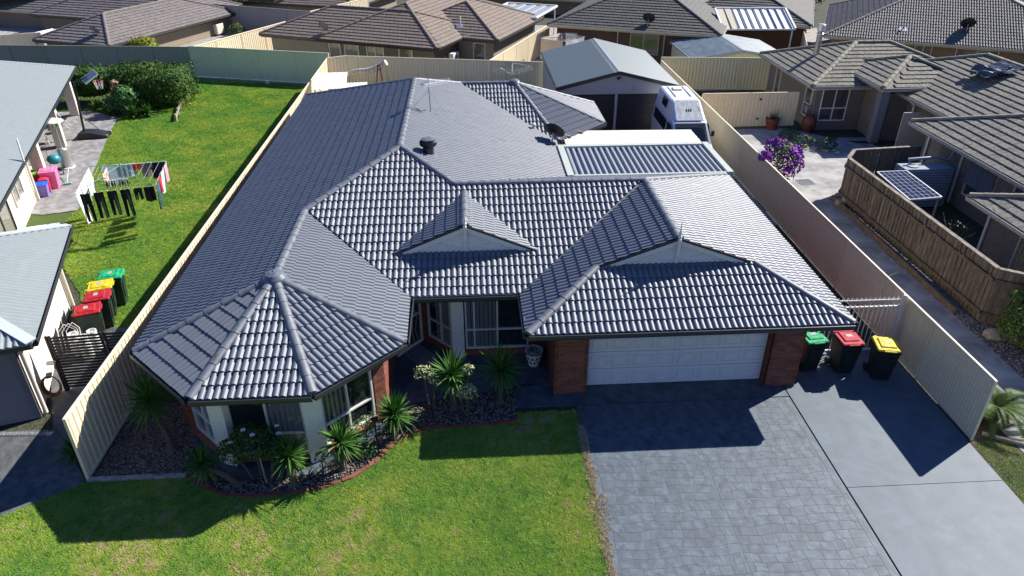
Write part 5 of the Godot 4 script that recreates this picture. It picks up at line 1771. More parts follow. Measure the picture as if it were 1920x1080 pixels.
	var wr := thing("wire_hoop", "bent white wire frame leaning on the wall behind the gas bottles", "frame", Vector3(-11.15, 0.012, -17.1), 0.5)
	m = MB.new()
	for k in 3:
		m.tube([Vector3(-0.25 + 0.1 * k, 0, 0.1), Vector3(-0.2 + 0.1 * k, 0.7, 0), Vector3(0.0 + 0.1 * k, 0.9, -0.02), Vector3(0.2 + 0.06 * k, 0.7, 0), Vector3(0.25, 0, 0.1)], 0.012, 0.012, 6)
	part("wire", m, mats.white_metal, wr)
	# clothesline and washing
	var cor := [Vector2(-13.65, -23.95), Vector2(-14.35, -26.72), Vector2(-11.65, -27.13), Vector2(-11.19, -24.62)]
	hoist("green rotary clothesline loaded with washing on the bright lawn", Vector3(-12.85, 0, -25.95), cor, 1.9, 2.2, mats.hoist_green)
	var y := 1.9
	var C := []
	for c in cor: C.append(Vector3(c.x, y, c.y))
	var hubp := Vector3(-12.85, 2.2, -25.95)
	var on := func(i: int, j: int, u: float, w: float): return hubp.lerp(C[i].lerp(C[j], u), w)
	var blk := Color(0.008, 0.008, 0.010)
	for i in 4:
		washing("pair of black trousers pegged on the clothesline, %s" % ["longest, beside the white sheets", "with slim legs, next to the longest pair", "shorter and slim, between two longer pairs", "with wide legs beside the green post"][i], "black_trousers", on.call(0, 3, 0.06 + i * 0.165, 1.0), on.call(0, 3, 0.18 + i * 0.165, 1.0), [1.05, 0.95, 0.9, 1.0][i], "pants", blk, 300 + i)
	washing("small black shorts between the trousers and the black towel on the clothesline", "black_shorts", on.call(0, 3, 0.72, 1.0), on.call(0, 3, 0.83, 1.0), 0.42, "pants", blk, 310)
	washing("black towel hanging at the corner of the clothesline", "black_towel", on.call(0, 3, 0.85, 1.0), on.call(0, 3, 0.985, 1.0), 0.52, "rect", blk, 311)
	for i in 3:
		washing("white sheet hanging on the clothesline, %s" % ["the longest, reaching low over the lawn", "the middle one of three white sheets", "the one nearest the pale blue towel"][i], "white_sheet", on.call(0, 1, 0.02 + i * 0.31, 1.0), on.call(0, 1, 0.31 + i * 0.31, 1.0), [1.25, 0.95, 0.8][i], "rect", Color(0.82, 0.82, 0.82), 320 + i)
	washing("pale blue towel hanging on the clothesline beside the white sheets", "blue_towel", on.call(1, 2, 0.14, 1.0), on.call(1, 2, 0.42, 1.0), 0.72, "rect", Color(0.55, 0.65, 0.75), 330)
	washing("brown cloth folded over the clothesline near the red cloth", "brown_cloth", on.call(1, 2, 0.48, 0.84), on.call(1, 2, 0.62, 0.84), 0.4, "rect", Color(0.25, 0.16, 0.12), 331)
	washing("bright red cloth over an inner line of the clothesline", "red_cloth", on.call(1, 2, 0.62, 0.68), on.call(1, 2, 0.82, 0.68), 0.2, "rect", Color(0.7, 0.03, 0.04), 332)
	washing("grey top hanging on an inner line of the clothesline", "grey_shirt", on.call(1, 2, 0.66, 0.84), on.call(1, 2, 0.88, 0.84), 0.5, "shirt", Color(0.18, 0.17, 0.18), 333)
	washing("dark navy shirt hanging at the clothesline's corner by the pink shirt", "navy_shirt", on.call(1, 2, 0.74, 1.0), on.call(1, 2, 0.97, 1.0), 0.62, "shirt", Color(0.02, 0.02, 0.06), 334)
	washing("pink shirt hanging on the clothesline next to the striped towel", "pink_shirt", on.call(2, 3, 0.02, 1.0), on.call(2, 3, 0.24, 1.0), 0.7, "shirt", Color(0.75, 0.38, 0.5), 335)
	washing("pale striped towel hanging next to the pink shirt on the clothesline", "striped_towel", on.call(2, 3, 0.28, 1.0), on.call(2, 3, 0.5, 1.0), 0.85, "rect", Color(0.5, 0.68, 0.72), 336, Color(0.75, 0.75, 0.75, 1))
	washing("small crimson top hanging between striped towel and blue jeans on the clothesline", "crimson_top", on.call(2, 3, 0.55, 1.0), on.call(2, 3, 0.7, 1.0), 0.6, "rect", Color(0.6, 0.03, 0.10), 337)
	washing("blue jeans hanging at the corner beside the black towel on the clothesline", "blue_jeans", on.call(2, 3, 0.76, 1.0), on.call(2, 3, 0.94, 1.0), 1.0, "pants", Color(0.04, 0.09, 0.2), 338)
	for i in 9:
		washing("small sock pegged on an inner line of the clothesline", "sock", on.call(0, 3, 0.25 + i * 0.055, 0.6), on.call(0, 3, 0.285 + i * 0.055, 0.6), 0.22, "rect", [blk, Color(0.5, 0.5, 0.5), blk][i % 3], 350 + i)
	washing("peach coloured top on an inner line of the clothesline behind the socks", "peach_top", on.call(0, 1, 0.2, 0.42), on.call(0, 1, 0.85, 0.42), 0.55, "shirt", Color(0.7, 0.42, 0.34), 361)
	washing("white and blue printed cloth near the clothesline's hub", "printed_cloth", on.call(1, 2, 0.3, 0.5), on.call(1, 2, 0.7, 0.5), 0.45, "rect", Color(0.65, 0.7, 0.75), 362, Color(0.2, 0.3, 0.42, 1))
	# basketball stand
	var bb := thing("basketball_stand", "black portable basketball stand with tilted backboard on the patio", "basketball hoop", Vector3(-18.75, 0.03, -36.1), 0.1)
	m = MB.new()
	m.prism(PackedVector2Array([Vector2(-0.6, 0), Vector2(0.75, 0), Vector2(0.75, 0.12), Vector2(0.1, 0.3), Vector2(-0.5, 0.32), Vector2(-0.6, 0.2)]), Transform3D(Basis(), Vector3(0, 0, -0.38)), 0.76)
	part("base", m, mats.black_metal, bb)
	for s in [-0.3, 0.3]:
		m = MB.new()
		m.tube([Vector3(0.72, 0.1, s - 0.04), Vector3(0.72, 0.1, s + 0.04)], 0.09, 0.09, 12)
		part("wheel", m, mats.galv, bb)
	m = MB.new()
	m.tube([Vector3(-0.35, 0.25, 0), Vector3(-0.25, 1.5, 0), Vector3(-0.12, 2.75, 0)], 0.055, 0.05, 10)
	m.tube([Vector3(0.55, 0.15, 0), Vector3(-0.28, 1.1, 0)], 0.02, 0.02, 6)
	m.tube([Vector3(-0.14, 2.7, 0.1), Vector3(0.55, 2.95, 0.1)], 0.022, 0.022, 6)
	m.tube([Vector3(-0.14, 2.7, -0.1), Vector3(0.55, 2.95, -0.1)], 0.022, 0.022, 6)
	part("pole", m, mats.black_metal, bb)
	m = MB.new()
	var bq := Basis(Vector3.UP, 0.5) * Basis(Vector3(0, 0, 1), -1.05)
	m.cbox(Vector3(0.62, 2.95, 0), Vector3(0.04, 0.72, 1.1), 0.01, bq)
	var bd := part("backboard", m, glass_mat("board_glass", Color(0.03, 0.05, 0.09), 0.75), bb)
	m = MB.new()
	for q in [[0, 0.36, 0.03, 1.12], [0, -0.36, 0.03, 1.12], [0, 0.12, 0.025, 1.1], [0, -0.12, 0.025, 1.1]]:
		m.box(Vector3(0.62, 2.95, 0) + bq * Vector3(0.01, q[1], 0), Vector3(0.05, q[2], q[3]), bq)
	for s in [-0.55, 0.55]: m.box(Vector3(0.62, 2.95, 0) + bq * Vector3(0.01, 0, s), Vector3(0.05, 0.74, 0.03), bq)
	part("frame", m, mats.white_metal, bd)
	m = MB.new()
	var ring := []
	for i in 17: ring.append(Vector3(0.95 + cos(TAU * i / 16.0) * 0.22, 2.72, sin(TAU * i / 16.0) * 0.22))
	m.tube(ring, 0.012, 0.012, 6)
	part("hoop", m, mats.toy_red, bb)
	m = MB.new()
	for i in 10:
		var a := TAU * i / 10.0
		m.tube([Vector3(0.95 + cos(a) * 0.21, 2.72, sin(a) * 0.21), Vector3(0.95 + cos(a + 0.35) * 0.13, 2.35, sin(a + 0.35) * 0.13)], 0.006, 0.006, 4)
		m.tube([Vector3(0.95 + cos(a) * 0.21, 2.72, sin(a) * 0.21), Vector3(0.95 + cos(a - 0.35) * 0.13, 2.35, sin(a - 0.35) * 0.13)], 0.006, 0.006, 4)
	part("net", m, mats.white_plastic, bb)
	# patio heater
	var hp := gp(128, 315)
	var ht := thing("patio_heater", "steel mushroom-topped patio heater standing on the patio by the wall", "heater", Vector3(hp.x, 0.03, hp.z))
	m = MB.new()
	m.lathe([Vector2(0.30, 0.0), Vector2(0.30, 0.04), Vector2(0.26, 0.06)], Vector3.ZERO, 18)
	part("foot", m, mats.white_metal, ht)
	m = MB.new()
	m.lathe([Vector2(0.24, 0.05), Vector2(0.20, 0.85), Vector2(0.15, 0.9), Vector2(0.0, 0.9)], Vector3.ZERO, 18)
	part("tank_cover", m, mats.alu, ht)
	m = MB.new()
	m.tube([Vector3(0, 0.85, 0), Vector3(0, 1.85, 0)], 0.035, 0.035, 10)
	m.lathe([Vector2(0.10, 1.8), Vector2(0.10, 2.05), Vector2(0.0, 2.06)], Vector3.ZERO, 14)
	part("pole", m, mats.alu, ht)
	m = MB.new()
	m.lathe([Vector2(0.0, 2.06), Vector2(0.40, 2.1), Vector2(0.38, 2.13), Vector2(0.0, 2.27)], Vector3.ZERO, 20)
	part("hood", m, mats.white_metal, ht)
	# toys and tubs on the patio
	var tub := func(label: String, called: String, u: float, v: float, w: float, h: float, mt: Material, lidm: Material):
		var p := gp(u, v)
		var o := thing(called, label, "tub", Vector3(p.x, 0.03, p.z), 0.314)
		var b := MB.new()
		var q := []
		for s in [[0.0, 0.40], [1.0, 0.5]]:
			var k: float = w * s[1]
			q.append([Vector3(-k, h * s[0], -k), Vector3(k, h * s[0], -k), Vector3(k, h * s[0], k), Vector3(-k, h * s[0], k)])
		for j in 4:
			b.quad(q[0][(j + 1) % 4], q[0][j], q[1][j], q[1][(j + 1) % 4])
		b.quad(q[0][0], q[0][1], q[0][2], q[0][3])
		part("body", b, mt, o)
		b = MB.new()
		b.cbox(Vector3(0, h, 0), Vector3(w * 1.08, 0.06, w * 1.08), 0.02)
		b.cbox(Vector3(0, h + 0.03, 0), Vector3(w * 0.7, 0.05, w * 0.7), 0.02)
		part("lid", b, lidm, o)
	tub.call("tall bright pink storage tub with lid against the cream wall", "storage_tub", 100, 352, 0.62, 0.75, mats.toy_pink, mats.toy_pink)
	tub.call("violet tub with a blue lid among the toys on the patio", "storage_tub", 83, 368, 0.48, 0.5, mats.toy_violet, mats.toy_blue)
	tub.call("red tub squeezed between pink and violet tubs", "storage_tub", 90, 360, 0.35, 0.55, mats.toy_red, mats.toy_red)
	tub.call("lime green toy box behind the violet tub", "storage_tub", 74, 352, 0.4, 0.62, mats.toy_red, mats.toy_lime)
	tub.call("small dark box with pale lid against the cream wall behind the toys", "storage_tub", 66, 342, 0.4, 0.6, mats.black_metal, mats.white_plastic)
	var pr := gp(110, 325)
	var sr := thing("stroller", "small teal hooded stroller parked on the patio beside the heater", "stroller", Vector3(pr.x, 0.03, pr.z), 0.5)
	m = MB.new()
	m.sphere(Vector3(0, 0.62, 0), Vector3(0.28, 0.22, 0.3), 12)
	part("hood", m, mats.toy_teal, sr)
	m = MB.new()
	for s in [-0.2, 0.2]:
		m.tube([Vector3(s, 0.08, 0.3), Vector3(s, 0.5, 0.0), Vector3(s, 0.95, -0.35)], 0.012, 0.012, 6)
		m.tube([Vector3(s, 0.08, -0.25), Vector3(s, 0.5, 0.05)], 0.012, 0.012, 6)
	m.tube([Vector3(-0.2, 0.95, -0.35), Vector3(0.2, 0.95, -0.35)], 0.014, 0.014, 6)
	part("frame", m, mats.black_metal, sr)
	for q in [[-0.2, 0.3], [0.2, 0.3], [-0.2, -0.25], [0.2, -0.25]]:
		m = MB.new()
		m.tube([Vector3(q[0] - 0.02, 0.07, q[1]), Vector3(q[0] + 0.02, 0.07, q[1])], 0.07, 0.07, 12)
		part("wheel", m, mats.black_rubber, sr)
	var bp := gp(127, 347)
	var bm := thing("broom", "broom with mint green head lying on the patio slab", "broom", Vector3(bp.x, 0.03, bp.z), 0.4)
	m = MB.new()
	m.cbox(Vector3(0, 0.04, 0), Vector3(0.34, 0.07, 0.1), 0.02)
	part("head", m, mats.toy_mint, bm)
	m = MB.new()
	m.tube([Vector3(0, 0.06, 0), Vector3(0.1, 0.35, -1.15)], 0.012, 0.012, 6)
	part("handle", m, mats.white_metal, bm)
	for i in 2:
		var cp := gp([100, 122][i], [268, 240][i])
		var ch := thing("folding_chair", ["white-framed folding chair with dark seat beside the patio post", "white-framed folding chair behind the mushroom heater's hood"][i], "chair", Vector3(cp.x, 0.03, cp.z), 0.8 + i)
		m = MB.new()
		m.cbox(Vector3(0, 0.45, 0), Vector3(0.44, 0.03, 0.42), 0.01)
		part("seat", m, mats.black_metal, ch)
		m = MB.new()
		m.cbox(Vector3(0, 0.78, -0.24), Vector3(0.44, 0.3, 0.02), 0.008, Basis(Vector3.RIGHT, -0.2))
		part("backrest", m, mats.black_metal, ch)
		for s in [-0.23, 0.23]:
			m = MB.new()
			m.tube([Vector3(s, 0, 0.25), Vector3(s, 0.45, -0.1), Vector3(s, 0.95, -0.28)], 0.014, 0.014, 6)
			part("leg", m, mats.white_metal, ch)
			m = MB.new()
			m.tube([Vector3(s, 0, -0.28), Vector3(s, 0.45, 0.2)], 0.014, 0.014, 6)
			part("leg", m, mats.white_metal, ch)
	# hedge and planting at the end of the patio
	var hg := [Color(0.035, 0.085, 0.014), Color(0.055, 0.115, 0.018), Color(0.08, 0.15, 0.025)]
	shrub("clipped_hedge", "tall clipped dark green hedge turning the corner in front of the grey fence", Vector3(-18.8, 0, -42.2), [[Vector3(-2.9, 1.0, -0.5), Vector3(2.3, 1.0, 0.9), 8200], [Vector3(0.4, 1.05, -0.2), Vector3(1.7, 1.15, 1.1), 7600], [Vector3(2.2, 1.05, 0.3), Vector3(1.2, 1.15, 1.6), 7200], [Vector3(1.2, 0.9, 0.9), Vector3(0.9, 1.0, 1.0), 3200]], 0.13, hg, 401, "", 0.8)
	shrub("broadleaf_shrub", "glossy broad-leaved shrub in front of the clipped hedge beside the patio", Vector3(-18.5, 0, -40.0), [[Vector3(0, 0.95, 0), Vector3(0.75, 0.65, 0.6), 520], [Vector3(-0.6, 0.6, 0.2), Vector3(0.5, 0.45, 0.4), 260]], 0.24, [Color(0.06, 0.14, 0.04), Color(0.09, 0.2, 0.06)], 411)
	for i in 5:
		var p: Vector3 = [Vector3(-18.0, 0, -39.35), Vector3(-17.3, 0, -39.5), Vector3(-19.6, 0, -40.2), Vector3(-20.4, 0, -40.6), Vector3(-17.7, 0, -40.1)][i]
		yucca(p, 0.22, Vector3.ZERO, [0.62, 0.58, 0.6, 0.55, 0.6][i], 70, ["pale agave at the patio corner in front of the hedge", "agave at the lawn side of the planting by the hedge", "agave behind the basketball stand by the hedge", "agave at the far end of the patio planting", "agave between broad-leaved shrub and hedge"][i], 420 + i, "agave", 0.3, 0.1)
	var pf := thing("red_shrub", "thin reddish dry shrub under the basketball backboard", "shrub", Vector3(-19.3, 0, -40.9))
	m = MB.new()
	leaf_mass(m, Vector3(0, 1.25, 0), Vector3(0.25, 0.5, 0.25), 90, 0.16, [Color(0.35, 0.16, 0.12), Color(0.45, 0.3, 0.22)], 431)
	part("crown", m, mats.leaf, pf)
	m = MB.new()
	for i in 4: m.tube([Vector3(0, 0, 0), Vector3(cos(i * 1.6) * 0.12, 0.8, sin(i * 1.6) * 0.12), Vector3(cos(i * 1.6) * 0.25, 1.7, sin(i * 1.6) * 0.25)], 0.02, 0.008, 5)
	part("stem", m, mats.bark, pf)
	var ra := gp(331, 228)
	var rb := gp(342, 195)
	var rl := thing("timber_rail", "broken grey timber rail standing in the lawn beside the hedge", "rail", Vector3(ra.x, 0, ra.z))
	var dd := Vector3(rb.x - ra.x, 0, rb.z - ra.z)
	for k in 4:
		m = MB.new()
		m.cbox(dd * (k / 3.0) + Vector3(0, 0.2, 0), Vector3(0.1, 0.42, 0.1), 0.01)
		part("stump", m, mats.timber_pale, rl)
	m = MB.new()
	m.bar(Vector3(0, 0.2, 0), dd + Vector3(0, 0.24, 0), 0.06, 0.14)
	part("board", m, mats.timber_pale, rl)
	var bl := gp(502, 158)
	var ball := thing("ball", "white ball lying on the lawn near the pale green fence", "ball", Vector3(bl.x, 0.11, bl.z))
	m = MB.new()
	m.sphere(Vector3.ZERO, Vector3(0.12, 0.12, 0.12), 12)
	part("shell", m, mats.white_plastic, ball)
	m = MB.new()
	for i in 4:
		var a := i * 1.57
		m.lathe([Vector2(0.0, 0.123), Vector2(0.035, 0.118)], Vector3.ZERO, 6, Basis(Vector3(cos(a), 0, sin(a)), 1.0))
	part("patch", m, mats.black_metal, ball)
# ---------------------------------------------------------------- houses behind
func at_z(u: float, v: float, z: float) -> Vector3:
	var d := ray(u, v)
	return Vector3(0, CAM_H, 0) + d * (z / d.z)
# hip-roofed house: rects are [x0, x1, z0, z1] of the eaves in the house's own frame
func hip_house(label: String, at: Vector3, turn: float, rects: Array, t: float, o: Dictionary) -> Node3D:
	var H := thing("house", label, "house", at, turn)
	var yE := 2.4
	var F := []
	var lines := []
	for r in rects:
		var ln := []
		var dy: float = r[4] if r.size() > 4 else 0.0
		hip_rect(F, ln, r[0], r[1], r[2], r[3], yE + dy, t)
		lines.append([ln, yE + dy])
	var deck := MB.new()
	for f in F:
		for pc in f.pieces:
			var q := []
			for p in pc: q.append(Vector3(p.x, f.y + (p - f.e).dot(f.n) * f.t - 0.02, p.y))
			for i in range(1, q.size() - 1):
				if (q[i] - q[0]).cross(q[i + 1] - q[0]).y > 0: deck.tri(q[0], q[i], q[i + 1])
				else: deck.tri(q[0], q[i + 1], q[i])
	var rf := part("roof", deck, o.tile, H)
	tile_roof(rf, H, F, {"w": 0.30, "g": o.get("g", 0.34), "prof": o.get("prof", FLAT), "th": o.get("th", 0.05), "drop": o.get("th", 0.05), "mat": o.tile, "max": o.get("max", 60), "vary": o.get("vary", 0.12)})
	for ln in lines: hip_caps(rf, ln[0], ln[1], t, o.cap, o.get("capr", 0.13), 0.42)
	for r in rects:
		yE = 2.4 + (r[4] if r.size() > 4 else 0.0)
		var c := [Vector2(r[0], r[2]), Vector2(r[1], r[2]), Vector2(r[1], r[3]), Vector2(r[0], r[3])]
		var outs := [Vector3(0, 0, -1), Vector3(1, 0, 0), Vector3(0, 0, 1), Vector3(-1, 0, 0)]
		for i in 4:
			gutter(H, Vector3(c[i].x, yE, c[i].y), Vector3(c[(i + 1) % 4].x, yE, c[(i + 1) % 4].y), outs[i], o.gutter, o.get("fascia", o.gutter))
		var m := MB.new()
		m.box(Vector3((r[0] + r[1]) * 0.5, 1.15, (r[2] + r[3]) * 0.5), Vector3(r[1] - r[0] - 1.0, 2.3, r[3] - r[2] - 1.0))
		part("wall", m, o.wall, H)
		m = MB.new()
		m.slab(rect(r[0] + 0.02, r[1] - 0.02, r[2] + 0.02, r[3] - 0.02), yE - 0.10, 0.012)
		part("soffit", m, mats.soffit, H)
	return H
func vec2(p: Vector3) -> Vector2: return Vector2(p.x, p.z)
func sheet_roof(called: String, label: String, at: Vector3, turn: float, w: float, d: float, y: float, fall: float, period: float, amp: float, sheet: Material, frame: Material, fw: float) -> Node3D:
	# ribs run along z; falls towards +z
	var t := thing(called, label, "patio roof", at, turn)
	var m := MB.new()
	var k := roundi(w / period)
	for i in k:
		var x0 := -w * 0.5 + w * i / k
		var s := w / k
		var q := [[0.0, 0.0], [0.40, 0.0], [0.46, amp], [0.88, amp], [0.98, 0.0], [1.0, 0.0]]
		for j in q.size() - 1:
			var a := Vector3(x0 + q[j][0] * s, y + q[j][1], d * 0.5)
			var b := Vector3(x0 + q[j + 1][0] * s, y + q[j + 1][1], d * 0.5)
			var up := Vector3(0, fall, -d)
			m.quad(a, b, b + up, a + up)
	part("sheet", m, sheet, t)
	m = MB.new()
	if fw > 0.0:
		for s in [-1.0, 1.0]: m.bar(Vector3(s * (w * 0.5), y + 0.03, d * 0.5), Vector3(s * (w * 0.5), y + fall + 0.03, -d * 0.5), fw, 0.12)
		m.bar(Vector3(-w * 0.5, y + fall + 0.04, -d * 0.5), Vector3(w * 0.5, y + fall + 0.04, -d * 0.5), fw, 0.12)
		m.bar(Vector3(-w * 0.5, y - 0.02, d * 0.5), Vector3(w * 0.5, y - 0.02, d * 0.5), 0.08, 0.10)
		part("frame", m, frame, t)
	for sx in [-1.0, 1.0]:
		for sz in [-1.0, 1.0]:
			m = MB.new()
			m.cbox(Vector3(sx * (w * 0.5 - 0.15), y * 0.5 - 0.02, sz * (d * 0.5 - 0.15)), Vector3(0.08, y - 0.02, 0.08), 0.006)
			part("post", m, frame, t)
	return t
# opening roof: tilted blades set in a wide frame
func louvre_roof(at: Vector3, w: float, d: float, y: float) -> void:
	var t := thing("ribbed_patio_roof", "patio roof of deep grey metal ribs in a pale frame behind the garage roof", "patio roof", at)
	var n := 25
	var b := MB.new()
	b.cbox(Vector3.ZERO, Vector3(0.105, 0.12, d - 0.3), 0.02)
	var bm := b.mesh()
	for i in n:
		inst("rib", bm, mats.rib_light, t).position = Vector3(-w * 0.5 + 0.2 + (w - 0.4) * (i + 0.5) / n, y + 0.04, 0.05)
	var m := MB.new()
	for s in [-1.0, 1.0]: m.cbox(Vector3(s * (w * 0.5 - 0.06), y + 0.06, 0), Vector3(0.24, 0.2, d), 0.012)
	m.cbox(Vector3(0, y + 0.06, -d * 0.5 + 0.1), Vector3(w - 0.36, 0.19, 0.24), 0.012)
	m.cbox(Vector3(0, y + 0.05, d * 0.5 - 0.06), Vector3(w - 0.36, 0.17, 0.12), 0.012)
	part("frame", m, mats.rib_frame, t)
	m = MB.new()
	m.box(Vector3(0, y - 0.02, 0), Vector3(w - 0.3, 0.012, d - 0.2))
	part("pan", m, mats.rib_light, t)
	for sx in [-1.0, 1.0]:
		for sz in [-1.0, 1.0]:
			m = MB.new()
			m.cbox(Vector3(sx * (w * 0.5 - 0.12), y * 0.5 - 0.02, sz * (d * 0.5 - 0.12)), Vector3(0.1, y - 0.02, 0.1), 0.006)
			part("post", m, mats.rib_frame, t)
func build_rear() -> void:
	mat("tile_brown", Color(0.29, 0.23, 0.185), 0.8, "rough", 0.6)
	mat("tile_mauve", Color(0.20, 0.175, 0.165), 0.75, "mid", 0.6)
	mat("tile_dark", Color(0.14, 0.14, 0.13), 0.8, "rough", 0.6)
	mat("tile_grey", Color(0.19, 0.18, 0.165), 0.75, "mid", 0.8)
	mat("brick_tan", Color(0.44, 0.36, 0.26), 0.95, "rough", 1.2, {"bump": 0.6})
	mat("brick_dark", Color(0.19, 0.11, 0.075), 0.95, "rough", 1.2, {"bump": 0.6})
	mat("brick_orange", Color(0.44, 0.29, 0.16), 0.95, "rough", 1.2, {"bump": 0.6})
	mat("brick_pale", Color(0.42, 0.37, 0.29), 0.95, "rough", 1.2, {"bump": 0.6})
	mat("gutter_brown", Color(0.05, 0.045, 0.042), 0.5, "fine", 1.0)
	mat("gutter_cream", Color(0.50, 0.46, 0.34), 0.5, "fine", 1.0)
	mat("rib_light", Color(0.27, 0.30, 0.34), 0.5, "fine", 0.6)
	mat("rib_frame", Color(0.42, 0.46, 0.42), 0.5, "fine", 0.6)
	mat("cream_sheet", Color(0.72, 0.66, 0.54), 0.5, "fine", 0.4)
	mat("shed_wall", Color(0.42, 0.42, 0.42), 0.5, "fine", 0.4)
	mat("van_white", Color(0.74, 0.77, 0.79), 0.3, "fine", 0.5, {"coat": 0.5, "coat_rough": 0.15})
	mat("van_grey", Color(0.44, 0.48, 0.50), 0.45, "mid", 0.8)
	mat("poly_sheet", Color(0.78, 0.80, 0.80), 0.4, "fine", 0.5)
	mat("shed_blue", Color(0.17, 0.23, 0.27), 0.5, "mid", 0.3)
	mat("blue_ridge", Color(0.33, 0.40, 0.42), 0.5, "fine", 0.5)
	# --- on the main roof
	var yE := 2.30
	var xr := 3.39
	var on_r := func(u: float, v: float):
		var d := ray(u, v)
		var n := Vector3(T, 1, 0)
		return Vector3(0, CAM_H, 0) + d * ((yE + 0.03 + T * xr - n.dot(Vector3(0, CAM_H, 0))) / n.dot(d))
	var w := thing("roof_ventilator", "dark spinning roof ventilator with finned turban on the pale roof slope", "vent", on_r.call(804, 288))
	var m := MB.new()
	m.box(Vector3(0, 0.02, 0), Vector3(0.55, 0.03, 0.5), Basis(Vector3(0, 0, 1), -0.354))
	part("flashing", m, mats.cap, w)
	m = MB.new()
	m.lathe([Vector2(0.17, -0.08), Vector2(0.17, 0.22), Vector2(0.2, 0.24)], Vector3.ZERO, 16)
	part("throat", m, mats.charcoal_metal, w)
	for i in 18:
		m = MB.new()
		var a := TAU * i / 18.0
		var d := Vector3(cos(a), 0, sin(a))
		var e := Vector3(cos(a + 0.30), 0, sin(a + 0.30))
		var pr := [[0.20, 0.23], [0.265, 0.30], [0.27, 0.38], [0.20, 0.47]]
		for j in 3:
			m.quad(d * pr[j][0] + Vector3(0, pr[j][1], 0), d * pr[j + 1][0] + Vector3(0, pr[j + 1][1], 0), e * (pr[j + 1][0] - 0.03) + Vector3(0, pr[j + 1][1], 0), e * (pr[j][0] - 0.03) + Vector3(0, pr[j][1], 0))
		part("fin", m, mats.charcoal_metal, w)
	m = MB.new()
	m.lathe([Vector2(0.215, 0.45), Vector2(0.215, 0.475), Vector2(0.1, 0.51), Vector2(0.0, 0.515)], Vector3.ZERO, 18)
	part("cap", m, mats.cap, w)
	var ap: Vector3 = on_r.call(808, 211)
	var an := thing("television_antenna", "thin television antenna with white fishbone boom on the pale roof slope", "antenna", ap, 0.0)
	m = MB.new()
	m.tube([Vector3(0, -0.05, 0), Vector3(-0.04, 1.12, 0)], 0.02, 0.018, 6)
	part("mast", m, mats.galv, an)
	m = MB.new()
	var gu: Vector3 = on_r.call(843, 223) - ap
	m.tube([Vector3(-0.03, 0.8, 0), gu], 0.006, 0.006, 4)
	m.tube([Vector3(-0.03, 0.8, 0), Vector3(-0.55, 0.2, -0.4)], 0.006, 0.006, 4)
	part("guy_wire", m, mats.galv, an)
	m = MB.new()
	var bo := [Vector3(-0.28, 1.02, 0.2), Vector3(0.72, 1.08, -0.2)]
	m.tube(bo, 0.016, 0.016, 6)
	for i in 15:
		var p: Vector3 = bo[0].lerp(bo[1], i / 14.0)
		m.tube([p + Vector3(-0.06, 0.05, -0.16), p + Vector3(0.06, -0.05, 0.16)], 0.008, 0.008, 4)
	part("boom", m, mats.white_metal, an)
	m = MB.new()
	m.box(bo[0] + Vector3(0.12, 0.12, 0), Vector3(0.36, 0.03, 0.3), Basis(Vector3(0, 0, 1), 0.35))
	part("reflector", m, mats.alu, an)
	dish("large black satellite dish at the valley of the main house's rear wing", on_r.call(1036, 270), 2.6, 0.42, mats.black_metal, 0.45)
	var vp: Vector3 = on_r.call(1000, 243)
	var fl := thing("vent_pipe", "short capped vent pipe on the pale roof slope near the black dish", "vent", vp)
	m = MB.new()
	m.tube([Vector3(0, -0.05, 0), Vector3(0, 0.22, 0)], 0.05, 0.05, 10)
	part("pipe", m, mats.rib_frame, fl)
	m = MB.new()
	m.lathe([Vector2(0.10, 0.20), Vector2(0.10, 0.23), Vector2(0.0, 0.29)], Vector3.ZERO, 12)
	part("cowl", m, mats.rib_frame, fl)
	# --- patio covers and shed
	louvre_roof(Vector3(6.28, 0, -24.9), 5.75, 3.2, 2.30)
	sheet_roof("carport_roof", "cream ribbed flat roof between patio cover and grey shed", Vector3(6.45, 0, -27.6), PI * 0.5, 1.9, 5.4, 2.28, 0.05, 0.35, 0.014, mats.cream_sheet, mats.cream_sheet, 0.0)
	for i in 2:
		var br := thing("roof_bracket", ["timber bracket tying the cream flat roof to the rear wing, beside the gutter corner", "timber bracket tying the cream flat roof to the rear wing, by the dish"][i], "bracket", Vector3(4.35 - i * 0.55, 2.3, -28.35 + i * 0.5), 0.8)
		m = MB.new()
		m.cbox(Vector3(0, 0.08, 0), Vector3(0.07, 0.07, 0.7), 0.01)
		part("arm", m, mats.timber_pale, br)
		m = MB.new()
		m.box(Vector3(0, 0.02, 0.3), Vector3(0.14, 0.02, 0.14))
		part("plate", m, mats.galv, br)
	var sh := gable_shed("garden_shed", "grey double-door metal shed with dark corrugated gable roof behind the carport", Vector3(7.35, 0, -34.95), 6.0, 7.7, 2.4, 3.12, mats.shed_wall, mats.shed_roof, mats.charcoal_metal, [[-2.75, -0.15], [0.0, 2.75]])
	m = MB.new()
	m.cbox(Vector3(-0.02, 2.86, 0.1), Vector3(0.2, 0.07, 0.1), 0.01)
	m.box(Vector3(-0.06, 2.8, 0.14), Vector3(0.06, 0.08, 0.06))
	part("flood_light", m, mats.black_metal, sh)
	# --- campervan, nose towards the house
	var V := thing("campervan", "white high-top campervan parked between shed doors and cream fence", "van", Vector3(9.75, 0.0, -31.7), -0.02)
	m = MB.new()
	# section: z, half width low, half width high, y low, y belt, y top
	var sec := [[-2.45, 0.80, 0.78, 0.45, 1.2, 1.95], [-2.3, 0.87, 0.84, 0.35, 1.2, 2.0], [1.05, 0.87, 0.82, 0.35, 1.2, 2.0], [1.2, 0.87, 0.80, 0.35, 1.2, 1.95], [1.82, 0.87, 0.78, 0.35, 1.15, 1.2], [2.45, 0.84, 0.74, 0.35, 0.95, 1.02], [2.6, 0.78, 0.66, 0.4, 0.8, 0.86]]
	var rings := []
